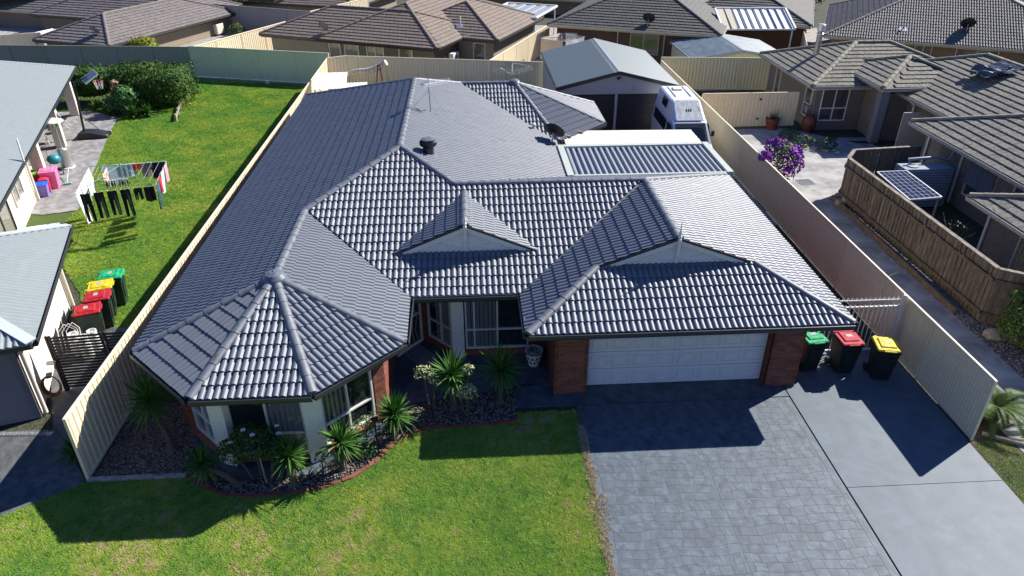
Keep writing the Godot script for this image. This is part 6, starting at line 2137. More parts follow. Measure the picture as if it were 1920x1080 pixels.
	for s in sec:
		rings.append([Vector3(-s[1], s[3], s[0]), Vector3(-s[1] - 0.02, s[4], s[0]), Vector3(-s[2] + 0.06, s[5] - 0.03, s[0]), Vector3(-s[2] + 0.16, s[5], s[0]), Vector3(s[2] - 0.16, s[5], s[0]), Vector3(s[2] - 0.06, s[5] - 0.03, s[0]), Vector3(s[1] + 0.02, s[4], s[0]), Vector3(s[1], s[3], s[0])])
	for i in rings.size() - 1:
		for j in 7: m.quad(rings[i][j], rings[i + 1][j], rings[i + 1][j + 1], rings[i][j + 1])
	for e in [0, rings.size() - 1]:
		for j in range(1, 7):
			if e == 0: m.tri(rings[e][0], rings[e][j], rings[e][j + 1])
			else: m.tri(rings[e][0], rings[e][j + 1], rings[e][j])
	part("body", m, mats.van_white, V)
	# raised roof: side profile with a sloping brow
	m = MB.new()
	var hs := [[-2.4, 0.74, 0.62, 2.62], [-2.2, 0.78, 0.66, 2.68], [0.05, 0.78, 0.64, 2.66], [1.05, 0.74, 0.66, 2.06]]
	rings = []
	for s in hs: rings.append([Vector3(-s[1], 1.96, s[0]), Vector3(-s[2], s[3] - 0.05, s[0]), Vector3(-s[2] + 0.07, s[3], s[0]), Vector3(s[2] - 0.07, s[3], s[0]), Vector3(s[2], s[3] - 0.05, s[0]), Vector3(s[1], 1.96, s[0])])
	for i in rings.size() - 1:
		for j in 5: m.quad(rings[i][j], rings[i + 1][j], rings[i + 1][j + 1], rings[i][j + 1])
	for j in range(1, 5): m.tri(rings[0][0], rings[0][j], rings[0][j + 1])
	var ht := part("high_roof", m, mats.van_white, V)
	m = MB.new()
	for x in [-0.35, 0.35]: m.cbox(Vector3(x, 2.69, -1.2), Vector3(0.05, 0.03, 1.7), 0.01)
	part("roof_rail", m, mats.van_grey, ht)
	m = MB.new()
	m.cbox(Vector3(0, 2.71, -1.6), Vector3(0.42, 0.07, 0.42), 0.015)
	part("roof_hatch", m, mats.cream_sheet, ht)
	m = MB.new()
	m.quad(Vector3(-0.60, 2.03, 1.135), Vector3(0.60, 2.03, 1.135), Vector3(0.56, 2.64, 0.145), Vector3(-0.56, 2.64, 0.145))
	part("brow", m, mats.van_grey, ht)
	m = MB.new()
	for k in 3: m.tube([Vector3(-0.1 + 0.1 * k, 2.34, 0.66), Vector3(-0.1 + 0.1 * k + 0.05, 2.40, 0.56), Vector3(-0.06 + 0.1 * k, 2.32, 0.70)], 0.012, 0.012, 5)
	part("emblem", m, mats.black_metal, ht)
	m = MB.new()
	m.quad(Vector3(-0.755, 1.24, 1.79), Vector3(0.755, 1.24, 1.79), Vector3(0.66, 1.93, 1.245), Vector3(-0.66, 1.93, 1.245))
	part("windscreen", m, glass_mat("van_glass", Color(0.015, 0.02, 0.025), 0.9), V)
	for q in [[-2.0, -0.95], [-0.9, 0.25]]:
		for s in [-1.0, 1.0]:
			m = MB.new()
			m.box(Vector3(s * 0.862, 1.55, (q[0] + q[1]) * 0.5), Vector3(0.012, 0.48, q[1] - q[0]), Basis(Vector3(0, 0, 1), s * 0.1))
			part("side_window", m, mats.van_glass, V)
	for s in [-1.0, 1.0]:
		m = MB.new()
		m.box(Vector3(s * 0.735, 2.36, -0.75), Vector3(0.012, 0.36, 0.8), Basis(Vector3(0, 0, 1), s * 0.19))
		part("roof_window", m, mats.van_glass, V)
		m = MB.new()
		m.prism(PackedVector2Array([Vector2(-1.6, 1.25), Vector2(-0.6, 1.25), Vector2(-0.6, 1.85), Vector2(-1.15, 1.85)]), Transform3D(Basis(Vector3(0, 0, -1), Vector3(s * -0.06, 1, 0), Vector3(s, 0, 0)), Vector3(s * 0.955 - (0.012 if s < 0 else 0.0), 0, 0)), 0.012)
		part("door_window", m, mats.van_glass, V)
		m = MB.new()
		m.cbox(Vector3(s * 1.02, 1.5, 1.35), Vector3(0.14, 0.24, 0.08), 0.02)
		m.tube([Vector3(s * 0.86, 1.4, 1.35), Vector3(s * 1.0, 1.45, 1.35)], 0.02, 0.02, 6)
		part("mirror", m, mats.black_metal if s > 0 else mats.van_grey, V)
		m = MB.new()
		m.cbox(Vector3(s * 0.6, 0.78, 2.52), Vector3(0.26, 0.16, 0.1), 0.03)
		part("headlight", m, mats.alu, V)
		for z in [-1.5, 1.75]:
			m = MB.new()
			m.tube([Vector3(s * 0.66, 0.33, z), Vector3(s * 0.89, 0.33, z)], 0.33, 0.33, 20)
			var wh := part("wheel", m, mats.black_rubber, V)
			m = MB.new()
			m.tube([Vector3(s * 0.86, 0.33, z), Vector3(s * 0.90, 0.33, z)], 0.19, 0.17, 16)
			part("rim", m, mats.alu, wh)
	m = MB.new()
	m.cbox(Vector3(0, 0.45, 2.6), Vector3(1.6, 0.22, 0.14), 0.03)
	part("bumper", m, mats.black_metal, V)
	# --- white awnings and driftwood at the back corner
	var a1 := gp(628, 155, 2.0)
	sheet_roof("white_awning", "large white corrugated awning at the end of the side fence", Vector3(-7.2, 0, -38.6), 0.1, 1.7, 3.0, 1.95, 0.1, 0.15, 0.02, mats.white_metal, mats.white_metal, 0.0)
	sheet_roof("white_awning", "small white corrugated awning butting onto the larger one", Vector3(-5.9, 0, -37.8), 0.1, 1.4, 1.3, 1.85, 0.06, 0.15, 0.02, mats.white_metal, mats.white_metal, 0.0)
	var l0 := at_z(645, 142, -44.0)
	var l1 := at_z(724, 118, -43.2)
	var tr := thing("timber_trestle", "red brown timber trestle standing before the olive fence", "trestle", Vector3(l1.x - 0.45, 0, l1.z))
	for s in [-1.0, 1.0]:
		m = MB.new()
		m.bar(Vector3(s * 0.28, 0, s * 0.02), Vector3(s * 0.05, l1.y - 0.1, 0), 0.09, 0.07)
		part("leg", m, mats.timber_red, tr)
	m = MB.new()
	m.bar(Vector3(0, l1.y - 0.12, -0.1), Vector3(0, l1.y - 0.12, 0.1), 0.14, 0.08)
	part("head", m, mats.timber_red, tr)
	var lg := thing("bare_log", "long bleached bare log resting on the trestle and the fence corner", "log", l0)
	m = MB.new()
	var pts := []
	for i in 9:
		var u := i / 8.0
		pts.append((l1 - l0) * u + Vector3(0, 0.10 * sin(u * 7.0) - 0.05, 0.05 * sin(u * 4.0)))
	m.tube(pts, 0.13, 0.19, 8)
	part("stem", m, mats.log_white, lg)
	m = MB.new()
	for i in 4: m.tube([pts[i * 2 + 1], pts[i * 2 + 1] + Vector3(0.06, 0.14, 0.05)], 0.04, 0.025, 6)
	part("knot", m, mats.log_white, lg)
	# rear clothesline
	var hb := at_z(960, 118, -41.3)
	hoist("empty grey rotary clothesline in front of the olive rear fence", Vector3(hb.x, 0, hb.z), [Vector2(hb.x - 1.45, hb.z + 0.3), Vector2(hb.x + 0.2, hb.z - 1.3), Vector2(hb.x + 1.55, hb.z - 0.1), Vector2(hb.x - 0.1, hb.z + 1.4)], hb.y - 0.3, hb.y - 0.03, mats.galv, 3)
	# --- house with mauve roof, far left
	var tiles := {"tile": mats.tile_mauve, "cap": mats.tile_mauve, "wall": mats.brick_tan, "gutter": mats.gutter_brown, "max": 60}
	var e := 1.4
	var c := gp(205, 86, e)
	var d := gp(450, 22, e)
	var zz := (c - d)
	var L := zz.length()
	var H := hip_house("tan brick house with mauve brown tiled roof and pergola behind the grey fence", Vector3(c.x, e - 2.4, c.z), atan2(zz.x, zz.z), [[-6.6, 0, -L, 0], [-15.5, -2.0, -L - 3.0, -7.6]], 0.40, tiles)
	dish("grey satellite dish on the mauve brown roof's front slope", H.transform * Vector3(-1.9, 2.75, -0.75), 2.6, 0.36, mats.render_grey, 0.4)
	m = MB.new()
	for i in 7: m.cbox(Vector3(-8.3 + i * 0.42, 2.42, -1.6), Vector3(0.07, 0.10, 3.2), 0.01)
	m.cbox(Vector3(-7.0, 2.34, -0.1), Vector3(3.2, 0.12, 0.08), 0.01)
	m.cbox(Vector3(-7.0, 2.34, -3.1), Vector3(3.2, 0.12, 0.08), 0.01)
	for x in [-8.4, -6.7]: m.cbox(Vector3(x, 1.2, -0.1), Vector3(0.1, 2.3, 0.1), 0.01)
	part("pergola", m, mats.white_metal, H)
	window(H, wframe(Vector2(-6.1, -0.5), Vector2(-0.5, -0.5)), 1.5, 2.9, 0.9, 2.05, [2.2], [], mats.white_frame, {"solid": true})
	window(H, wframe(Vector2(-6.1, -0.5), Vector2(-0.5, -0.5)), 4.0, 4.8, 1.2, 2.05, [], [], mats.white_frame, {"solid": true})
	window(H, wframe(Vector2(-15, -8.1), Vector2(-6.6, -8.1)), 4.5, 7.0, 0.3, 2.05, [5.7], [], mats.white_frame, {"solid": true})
	var ac := thing("wall_unit", "cream meter box unit on the tan brick side wall under the mauve roof", "meter box", H.transform * Vector3(-0.3, 1.2, -L + 2.6), H.rotation.y)
	m = MB.new()
	m.cbox(Vector3(0, 0.3, 0), Vector3(0.34, 0.75, 0.85), 0.02)
	part("casing", m, mats.cream_sheet, ac)
	m = MB.new()
	m.cbox(Vector3(0.175, 0.3, 0.0), Vector3(0.02, 0.6, 0.7), 0.005)
	part("cover", m, mats.cream_sheet, ac)
	var bp := gp(257, 86, 0.9)
	shrub("clipped_bush", "rounded lime yellow clipped bush between grey fence and mauve-roofed house", Vector3(bp.x - 0.2, -0.35, bp.z + 0.4), [[Vector3(-0.9, 1.25, 0), Vector3(1.0, 0.8, 0.8), 1500], [Vector3(0.8, 1.2, 0), Vector3(1.1, 0.8, 0.8), 1500]], 0.15, [Color(0.20, 0.22, 0.02), Color(0.28, 0.28, 0.03), Color(0.12, 0.16, 0.02)], 501, "", 0.4)
	bp = gp(443, 55, 0.5)
	shrub("clipped_bush", "small round green bush at the end of the tan brick wall", Vector3(bp.x, -0.6, bp.z), [[Vector3(0, 0.9, 0), Vector3(0.75, 0.75, 0.7), 700]], 0.14, [Color(0.07, 0.12, 0.025), Color(0.11, 0.16, 0.03)], 511)
	bp = gp(480, 5, 1.5)
	shrub("hedge_row", "dark green bushes hanging over the taupe fence at the top of the scene", Vector3(bp.x, 0, bp.z - 1.0), [[Vector3(-2.5, 1.9, 0), Vector3(2.2, 1.0, 0.9), 1500], [Vector3(1.0, 1.9, 0), Vector3(2.2, 1.0, 0.9), 1500]], 0.22, [Color(0.04, 0.09, 0.02), Color(0.06, 0.12, 0.02)], 521)
	bp = gp(1528, 12, 1.0)
	shrub("hedge_row", "dark bushes in the gap between the charcoal roof and the grey rolled-tile roof", Vector3(bp.x + 0.5, 0, bp.z - 3.0), [[Vector3(-3.0, 1.3, 0), Vector3(2.4, 1.4, 1.2), 1500], [Vector3(0.5, 1.2, -2.0), Vector3(2.4, 1.3, 1.2), 1500]], 0.24, [Color(0.05, 0.09, 0.02), Color(0.08, 0.12, 0.03)], 525)
	# far white-roofed building at the very corner
	var fb := gp(60, 8, 2.0)
	sheet_roof("far_patio_roof", "grey patio roof of a building beyond the far left fence", Vector3(fb.x - 4, 0, fb.z - 3), 0.3, 9.0, 4.0, 2.4, 0.3, 0.3, 0.03, mats.grey_metal, mats.white_metal, 0.2)
	# roofs and trees farther back
	var far := {"tile": mats.tile_brown, "cap": mats.tile_brown, "wall": mats.brick_pale, "gutter": mats.gutter_brown, "max": 0}
	hip_house("brown roofed house beyond the taupe fence at the back", Vector3(-16, -1.0, -68), -0.35, [[-7, 7, -10, 0]], 0.4, far)
	far = {"tile": mats.tile_grey, "cap": mats.tile_grey, "wall": mats.brick_tan, "gutter": mats.gutter_cream, "max": 0}
	hip_house("grey roofed house beyond the mauve brown roof at the back", Vector3(-38, -1.0, -66), -0.35, [[-8, 8, -10, 0]], 0.4, far)
	hip_house("grey roofed house rising behind the brown roofs at the back", Vector3(6, -1.0, -70), -0.4, [[-7, 7, -10, 0]], 0.4, far)
	far = {"tile": mats.tile_mauve, "cap": mats.tile_mauve, "wall": mats.brick_tan, "gutter": mats.gutter_cream, "max": 0}
	hip_house("mauve roofed house beyond the taupe fence with white cap", Vector3(24, -0.5, -68), -0.4, [[-7, 5, -10, 0]], 0.4, far)
	# --- house with brown roof
	e = 1.85
	var cl := gp(487, 63, e)
	c = gp(820, 92, e)
	var xx := c - cl
	L = xx.length()
	tiles = {"tile": mats.tile_brown, "cap": mats.tile_brown, "wall": mats.brick_pale, "gutter": mats.gutter_brown, "max": 120}
	var tn := atan2(-xx.z, xx.x)
	var inv := Transform3D(Basis(Vector3.UP, tn), Vector3(c.x, e - 2.4, c.z)).affine_inverse()
	var k := inv * gp(933, 76, e)
	var k2 := inv * gp(985, 35, e)
	H = hip_house("pale brick house with long brown tiled hip roof behind the olive fence", Vector3(c.x, e - 2.4, c.z), tn, [[-L, 0, -7.2, 0], [-9.0, 0, -15.0, 0], [-5.5, k.x, k2.z - 1.0, k.z]], 0.40, tiles)
	var wf := wframe(Vector2(-L + 0.5, -0.5), Vector2(-0.5, -0.5))
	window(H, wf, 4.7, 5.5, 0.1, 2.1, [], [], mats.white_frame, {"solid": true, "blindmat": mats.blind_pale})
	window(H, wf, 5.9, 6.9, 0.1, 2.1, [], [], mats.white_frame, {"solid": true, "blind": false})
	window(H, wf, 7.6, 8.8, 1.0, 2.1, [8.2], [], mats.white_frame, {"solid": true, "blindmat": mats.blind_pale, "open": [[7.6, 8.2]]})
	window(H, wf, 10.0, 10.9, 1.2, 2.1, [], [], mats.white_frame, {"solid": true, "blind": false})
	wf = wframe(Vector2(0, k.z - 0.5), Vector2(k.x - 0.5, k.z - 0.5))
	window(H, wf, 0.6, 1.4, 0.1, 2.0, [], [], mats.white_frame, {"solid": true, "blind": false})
	dish("blue grey satellite dish on the long brown roof's left end", H.transform * Vector3(-L + 4.9, 2.55, -0.35), 2.7, 0.38, mats.render_grey, 0.55)
	var un := thing("wall_air_conditioner", "white air conditioner on the shaded wall between the brown roofs", "air conditioner", H.transform * Vector3(-0.25, 0.9, k.z + 0.9), tn)
	m = MB.new()
	m.cbox(Vector3(0, 0.35, 0), Vector3(0.35, 0.7, 0.85), 0.02)
	part("casing", m, mats.white_metal, un)
	m = MB.new()
	m.lathe([Vector2(0.27, 0.0), Vector2(0.27, 0.02), Vector2(0.0, 0.02)], Vector3(0.175, 0.35, 0), 16, Basis(Vector3(0, 0, 1), -PI * 0.5))
	part("fan_grille", m, mats.galv, un)
	var vt := thing("roof_flue", "white flue pipe with flashing on the second brown roof slope", "vent", H.transform * Vector3(k.x - 3.2, 2.85, k.z - 1.2))
	m = MB.new()
	m.tube([Vector3(0, -0.1, 0), Vector3(0, 0.65, 0)], 0.045, 0.045, 8)
	part("pipe", m, mats.white_metal, vt)
	m = MB.new()
	m.box(Vector3(0, 0.05, 0.1), Vector3(0.6, 0.02, 0.5), Basis(Vector3.RIGHT, 0.38))
	part("flashing", m, mats.galv, vt)
	var hp := gp(876, 112, 0.6)
	hoist("grey rotary clothesline in the yard of the brown-roofed house", Vector3(hp.x, -0.6, hp.z - 2.0), [Vector2(hp.x - 1.7, hp.z - 2.2), Vector2(hp.x + 0.2, hp.z - 3.6), Vector2(hp.x + 1.7, hp.z - 1.8), Vector2(hp.x - 0.2, hp.z - 0.4)], 2.05, 2.3, mats.galv, 3)
	var fr := gp(985, 26, 2.1)
	sheet_roof("flat_patio_roof", "flat pale grey metal patio roof behind the second brown roof", Vector3(fr.x - 0.2, 0, fr.z - 1.5), tn, 4.2, 5.0, 2.05, 0.1, 0.9, 0.05, mats.grey_metal, mats.white_metal, 0.12)
	# --- dark brick house
	e = 2.2
	cl = gp(1028, 45, e)
	c = gp(1352, 67, e)
	xx = c - cl
	L = xx.length()
	tn = atan2(-xx.z, xx.x)
	tiles = {"tile": mats.tile_dark, "cap": mats.tile_dark, "wall": mats.brick_dark, "gutter": mats.gutter_cream, "max": 120}
	H = hip_house("dark brick house with charcoal tiled hip roof behind the grey shed", Vector3(c.x, e - 2.4, c.z), tn, [[-L, 0, -L - 1.0, 0], [-4.0, 5.5, -L - 6.0, -5.5]], 0.40, tiles)
	wf = wframe(Vector2(-L + 0.5, -0.5), Vector2(-0.5, -0.5))
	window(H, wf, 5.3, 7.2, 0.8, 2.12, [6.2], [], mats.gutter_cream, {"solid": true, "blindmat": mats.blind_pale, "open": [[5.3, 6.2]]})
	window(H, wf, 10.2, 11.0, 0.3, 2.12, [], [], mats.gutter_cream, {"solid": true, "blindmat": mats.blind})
	for x in [4.4, 7.6]:
		m = MB.new()
		m.tube([wf * Vector3(x, 0, 0.06), wf * Vector3(x, 2.25, 0.06)], 0.05, 0.05, 8)
		part("downpipe", m, mats.gutter_cream, H)
	dish("black satellite dish on the charcoal roof above the cream window", H.transform * Vector3(-L + 6.9, 2.6, -0.4), 2.7, 0.42, mats.black_metal, 0.5)
	var tk := gp(1083, 82, 1.0)
	var wt := thing("water_tank", "pale round water tank with white pipes beside the dark brick wall", "tank", Vector3(tk.x, -0.2, tk.z - 1.5))
	m = MB.new()
	m.lathe([Vector2(1.05, 0.0), Vector2(1.05, 1.75), Vector2(1.08, 1.8), Vector2(0.5, 1.98), Vector2(0.0, 2.02)], Vector3.ZERO, 24)
	part("drum", m, mats.white_metal, wt)
	m = MB.new()
	m.tube([Vector3(0.4, 2.15, -0.9), Vector3(1.15, 2.05, 0.1), Vector3(1.2, 1.8, 0.3), Vector3(1.2, 0.1, 0.3)], 0.05, 0.05, 8)
	m.tube([Vector3(0.6, 2.0, -0.9), Vector3(1.4, 1.75, 0.1), Vector3(1.42, 1.6, 0.3), Vector3(1.42, 0.1, 0.3)], 0.05, 0.05, 8)
	part("pipe", m, mats.white_plastic, wt)
	hp = gp(1053, 85, 1.2)
	hoist("rotary clothesline with beige sheets beside the pale water tank", Vector3(hp.x, -0.2, hp.z), [Vector2(hp.x - 1.5, hp.z + 0.3), Vector2(hp.x + 0.1, hp.z - 1.4), Vector2(hp.x + 1.6, hp.z), Vector2(hp.x, hp.z + 1.5)], 1.75, 1.95, mats.galv, 3)
	washing("beige sheet hanging on the clothesline by the pale water tank", "beige_sheet", Vector3(hp.x - 1.45, 1.75, hp.z + 0.35), Vector3(hp.x - 0.1, 1.75, hp.z + 1.4), 1.3, "rect", Color(0.55, 0.45, 0.34), 601)
	washing("long beige sheet across the back of the clothesline by the water tank", "beige_sheet", Vector3(hp.x - 1.4, 1.75, hp.z + 0.2), Vector3(hp.x + 0.05, 1.75, hp.z - 1.3), 0.8, "rect", Color(0.6, 0.52, 0.42), 602)
	washing("pale grey sheet on the clothesline facing the shed roof", "grey_sheet", Vector3(hp.x + 0.1, 1.75, hp.z + 1.4), Vector3(hp.x + 1.5, 1.75, hp.z + 0.1), 0.7, "rect", Color(0.5, 0.5, 0.52), 603)
	# glazed sunroom, small shed, planting beside it
	var s0 := gp(1362, 53, 2.2)
	var sr := sheet_roof("sunroom_roof", "white framed translucent ribbed sunroom roof behind the small blue grey shed", Vector3(s0.x + 2.4, 0, s0.z - 1.4), -0.05, 5.0, 2.6, 2.1, 0.9, 0.52, 0.03, mats.poly_sheet, mats.white_metal, 0.12)
	for i in 9:
		m = MB.new()
		m.bar(Vector3(-1.9 + i * 0.52, 2.16, 1.3), Vector3(-1.9 + i * 0.52, 3.06, -1.3), 0.05, 0.05)
		part("glazing_bar", m, mats.black_metal, sr)
	m = MB.new()
	m.quad(Vector3(-2.4, 2.15, 1.25), Vector3(-1.45, 2.15, 1.25), Vector3(-1.45, 3.04, -1.25), Vector3(-2.4, 3.04, -1.25))
	part("cream_panel", m, mats.gutter_cream, sr)
	var f1 := at_z(1393, 95, -43.7)
	var f2 := at_z(1300, 112, -43.7)
	var hw := f1.x - f2.x
	gable_shed("garden_shed", "small blue grey gable shed behind the cream fence", Vector3(f1.x, 0, -43.7), hw * 2.0, 5.2, f2.y, f1.y, mats.fence_olive, mats.shed_blue, mats.blue_ridge, [])
	bp = gp(1497, 65, 0.4)
	shrub("feathery_shrub", "yellow green feathery shrub beside the small blue grey shed", Vector3(bp.x, 0, bp.z), [[Vector3(0, 0.8, 0), Vector3(0.6, 0.9, 0.6), 600], [Vector3(-0.6, 1.0, -2.2), Vector3(0.7, 0.8, 0.6), 500]], 0.2, [Color(0.18, 0.20, 0.04), Color(0.10, 0.14, 0.03)], 531)
	var bx := gp(1478, 62, 0.5)
	var cb := thing("open_box", "white-rimmed dark open crate beside the feathery shrub", "crate", Vector3(bx.x, 0, bx.z - 0.8))
	m = MB.new()
	for q in [[0, 0.7, 1.3, 0.06], [0, -0.7, 1.3, 0.06], [0.65, 0, 0.06, 1.4], [-0.65, 0, 0.06, 1.4]]: m.box(Vector3(q[0], 0.6, q[1]), Vector3(q[2], 1.2, q[3]))
	part("side", m, mats.black_metal, cb)
	m = MB.new()
	for q in [[0, 0.7, 1.4, 0.09], [0, -0.7, 1.4, 0.09], [0.65, 0, 0.25, 1.4], [-0.65, 0, 0.09, 1.4]]: m.box(Vector3(q[0], 1.22, q[1]), Vector3(q[2], 0.03, q[3]))
	part("rim", m, mats.white_metal, cb)
	# --- grey tiled house, top right
	e = 2.4
	c = gp(1545, 66, e)
	d = gp(1920, 93, e)
	xx = d - c
	tn = atan2(-xx.z, xx.x)
	tiles = {"tile": mats.tile_grey, "cap": mats.tile_grey, "wall": mats.brick_orange, "gutter": mats.gutter_cream, "max": 150, "prof": ROLL, "th": 0.036}
	H = hip_house("orange brick house with grey rolled-tile roof behind the stepped roofs", Vector3(c.x, e - 2.4, c.z), tn, [[0, 15.5, -12.5, 0], [6.0, 21.0, -16.0, -4.0]], 0.40, tiles)
	wf = wframe(Vector2(0.5, -0.5), Vector2(15.0, -0.5))
	for q in [[1.2, 2.6], [4.9, 5.8], [7.2, 9.4], [11.5, 13.0]]:
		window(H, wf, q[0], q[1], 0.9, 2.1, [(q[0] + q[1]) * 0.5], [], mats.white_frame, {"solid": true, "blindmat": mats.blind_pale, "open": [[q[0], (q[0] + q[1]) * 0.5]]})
	dish("dark satellite dish on the grey rolled-tile roof", H.transform * Vector3(8.0, 2.95, -1.3), 2.7, 0.42, mats.black_metal, 0.45)
	var fo := thing("roof_flashing", "shiny small vent flashing on the grey rolled-tile roof left of the dish", "vent", H.transform * Vector3(4.5, 2.85, -1.1), tn)
	m = MB.new()
	m.box(Vector3(0, 0.05, 0), Vector3(0.5, 0.02, 0.45), Basis(Vector3.RIGHT, 0.38))
	part("sheet", m, mats.alu, fo)
	m = MB.new()
	m.tube([Vector3(0, 0, 0), Vector3(0, 0.35, 0)], 0.05, 0.05, 8)
	part("pipe", m, mats.galv, fo)
	var sp := gp(1885, 40, 2.6)
	var s2 := sheet_roof("sunroom_roof", "white ribbed sunroom roof behind the grey rolled-tile house", Vector3(sp.x + 3.5, 0.6, sp.z - 4.0), tn, 8.0, 3.4, 2.6, 0.9, 0.62, 0.03, mats.poly_sheet, mats.white_metal, 0.15)
	for i in 13:
		m = MB.new()
		m.bar(Vector3(-3.9 + i * 0.62, 2.66, 1.7), Vector3(-3.9 + i * 0.62, 3.56, -1.7), 0.06, 0.06)
		part("glazing_bar", m, mats.black_metal, s2)
# ---------------------------------------------------------------- right neighbour
func build_right() -> void:
	mat("tile_lichen", Color(0.30, 0.285, 0.225), 0.9, "rough", 0.35)
	mat("cap_lichen", Color(0.33, 0.31, 0.235), 0.9, "mid", 0.6)
	mat("brick_grey", Color(0.30, 0.265, 0.225), 0.95, "rough", 1.2, {"bump": 0.6})
	mat("tank_blue", Color(0.22, 0.25, 0.30), 0.5, "fine", 0.6)
	mat("panel_navy", Color(0.012, 0.018, 0.045), 0.2, "", 1.0)
	mat("urn", Color(0.22, 0.06, 0.035), 0.5, "mid", 1.5)
	mat("foil", Color(0.10, 0.11, 0.14), 0.3, "rough", 1.5, {"bump": 1.5})
	var m: MB
	# the roofs overlap, and the higher slope hides the lower
	var tiles := {"tile": mats.tile_lichen, "cap": mats.cap_lichen, "wall": mats.brick_grey, "gutter": mats.gutter_right, "fascia": mats.white_frame, "max": 300, "th": 0.045, "capr": 0.14, "vary": 0.16}
	var H := hip_house("grey brown brick house with stepped lichen-mottled tile roofs behind the paling fence", Vector3(16.9, 0, -34.5), 0.0, [[0.0, 9.0, -7.2, 0.0], [2.5, 7.3, -3.0, 1.8, 0.35], [3.7, 12.1, -3.5, 13.5], [1.75, 10.0, 5.8, 13.9], [-0.7, 8.0, 13.7, 21.5]], 0.36, tiles)
	var wf := wframe(Vector2(0.5, -0.5), Vector2(3.2, -0.5))
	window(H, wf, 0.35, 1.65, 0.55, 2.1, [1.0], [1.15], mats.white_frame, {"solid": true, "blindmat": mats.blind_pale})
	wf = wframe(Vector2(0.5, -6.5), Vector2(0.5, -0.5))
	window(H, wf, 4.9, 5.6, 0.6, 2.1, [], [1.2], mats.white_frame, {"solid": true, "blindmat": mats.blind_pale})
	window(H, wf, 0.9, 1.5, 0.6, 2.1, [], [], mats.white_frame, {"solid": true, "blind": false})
	m = MB.new()
	m.cbox(Vector3(2.85, 1.3, 1.4), Vector3(0.42, 2.6, 0.42), 0.01)
	part("porch_pillar", m, mats.render_grey, H)
	wf = wframe(Vector2(4.1, 0.3), Vector2(7.0, 0.3))
	m = MB.new()
	m.cbox(wf * Vector3(0.65, 1.03, 0.02), Vector3(0.5, 2.06, 0.05), 0.005)
	var dr := part("entry_door", m, mats.dark_frame, H)
	m = MB.new()
	for x in [0.36, 0.94]: m.box(wf * Vector3(x, 1.05, 0.03), Vector3(0.06, 2.1, 0.08))
	m.box(wf * Vector3(0.65, 2.1, 0.03), Vector3(0.64, 0.06, 0.08))
	part("frame", m, mats.white_frame, dr)
	for p in [Vector3(4.0, 0, 2.2), Vector3(2.2, 0, 6.6), Vector3(2.2, 0, 8.9), Vector3(-0.25, 0, 14.3)]:
		m = MB.new()
		m.tube([p + Vector3(0, 0.05, 0), p + Vector3(0, 2.0, 0), p + Vector3(-0.35, 2.3, 0)], 0.05, 0.05, 8)
		part("downpipe", m, mats.white_frame, H)
	# windows of the side wall, one behind a louvred shutter
	wf = wframe(Vector2(2.25, 6.3), Vector2(2.25, 13.4))
	window(H, wf, 3.2, 4.7, 0.7, 2.0, [], [], mats.white_frame, {"solid": true, "blindmat": mats.blind_pale})
	for i in 12:
		m = MB.new()
		m.box(wf * Vector3(4.0, 1.2 + i * 0.085, 0.12), Vector3(1.5, 0.012, 0.12), wf.basis * Basis(Vector3.RIGHT, 0.6))
		part("louvre", m, mats.galv, H)
	window(H, wf, 5.7, 6.7, 1.3, 2.05, [6.2], [], mats.white_frame, {"solid": true, "blind": false})
	wf = wframe(Vector2(-0.2, 14.2), Vector2(-0.2, 21.0))
	window(H, wf, 1.6, 3.2, 0.4, 2.1, [2.4], [], mats.white_frame, {"solid": true, "blind": false})
	m = MB.new()
	for i in 14:
		m.bar(wf * Vector3(1.6 + i * 0.11, 0.4, 0.08), wf * Vector3(1.6 + i * 0.11 + 0.0, 2.1, 0.08), 0.008, 0.008)
		m.bar(wf * Vector3(1.6, 0.4 + i * 0.125, 0.085), wf * Vector3(3.2, 0.4 + i * 0.125, 0.085), 0.008, 0.008)
	part("security_mesh", m, mats.galv, H)
	m = MB.new()
	wf = wframe(Vector2(4.1, 1.2), Vector2(4.1, 5.6))
	m.cbox(wf * Vector3(2.2, 1.02, 0.03), Vector3(2.5, 2.05, 0.05), 0.006)
	part("side_door", m, mats.gutter_cream, H)
	# flue, loose sheet
	var fl := thing("steel_flue", "tall steel flue with capped top on the lichen-mottled roof", "flue", Vector3(18.6, 2.95, -38.4))
	m = MB.new()
	m.tube([Vector3(0, -0.25, 0), Vector3(0, 1.35, 0)], 0.15, 0.15, 16)
	part("pipe", m, mats.galv, fl)
	m = MB.new()
	m.lathe([Vector2(0.19, 1.3), Vector2(0.20, 1.32), Vector2(0.20, 1.62), Vector2(0.18, 1.64), Vector2(0.0, 1.66)], Vector3.ZERO, 16)
	m.lathe([Vector2(0.16, 1.12), Vector2(0.19, 1.14), Vector2(0.19, 1.18), Vector2(0.16, 1.2)], Vector3.ZERO, 16)
	part("cap", m, mats.alu, fl)
	m = MB.new()
	m.box(Vector3(-0.1, 0.02, 0), Vector3(0.8, 0.02, 0.7), Basis(Vector3(0, 0, 1), 0.345))
	part("flashing", m, mats.alu, fl)
	var sh := thing("loose_sheet", "crumpled silvery black sheet lying on the lichen-mottled roof slope", "sheet", Vector3(23.7, 3.62, -31.6))
	m = MB.new()
	var r := RandomNumberGenerator.new()
	r.seed = 5
	var hgt := []
	for i in 9:
		var row := []
		for j in 7: row.append(0.06 + r.randf() * (0.30 if i < 5 else 0.08))
		hgt.append(row)
	for i in 8:
		for j in 6:
			var q := []
			for e in [[0, 0], [0, 1], [1, 1], [1, 0]]:
				var x: float = (i + e[0]) * 0.2 - 0.8
				var z: float = (j + e[1]) * 0.26 - 0.8
				q.append(Vector3(x, x * 0.36 + hgt[i + e[0]][j + e[1]], z))
			m.quad(q[0], q[1], q[2], q[3])
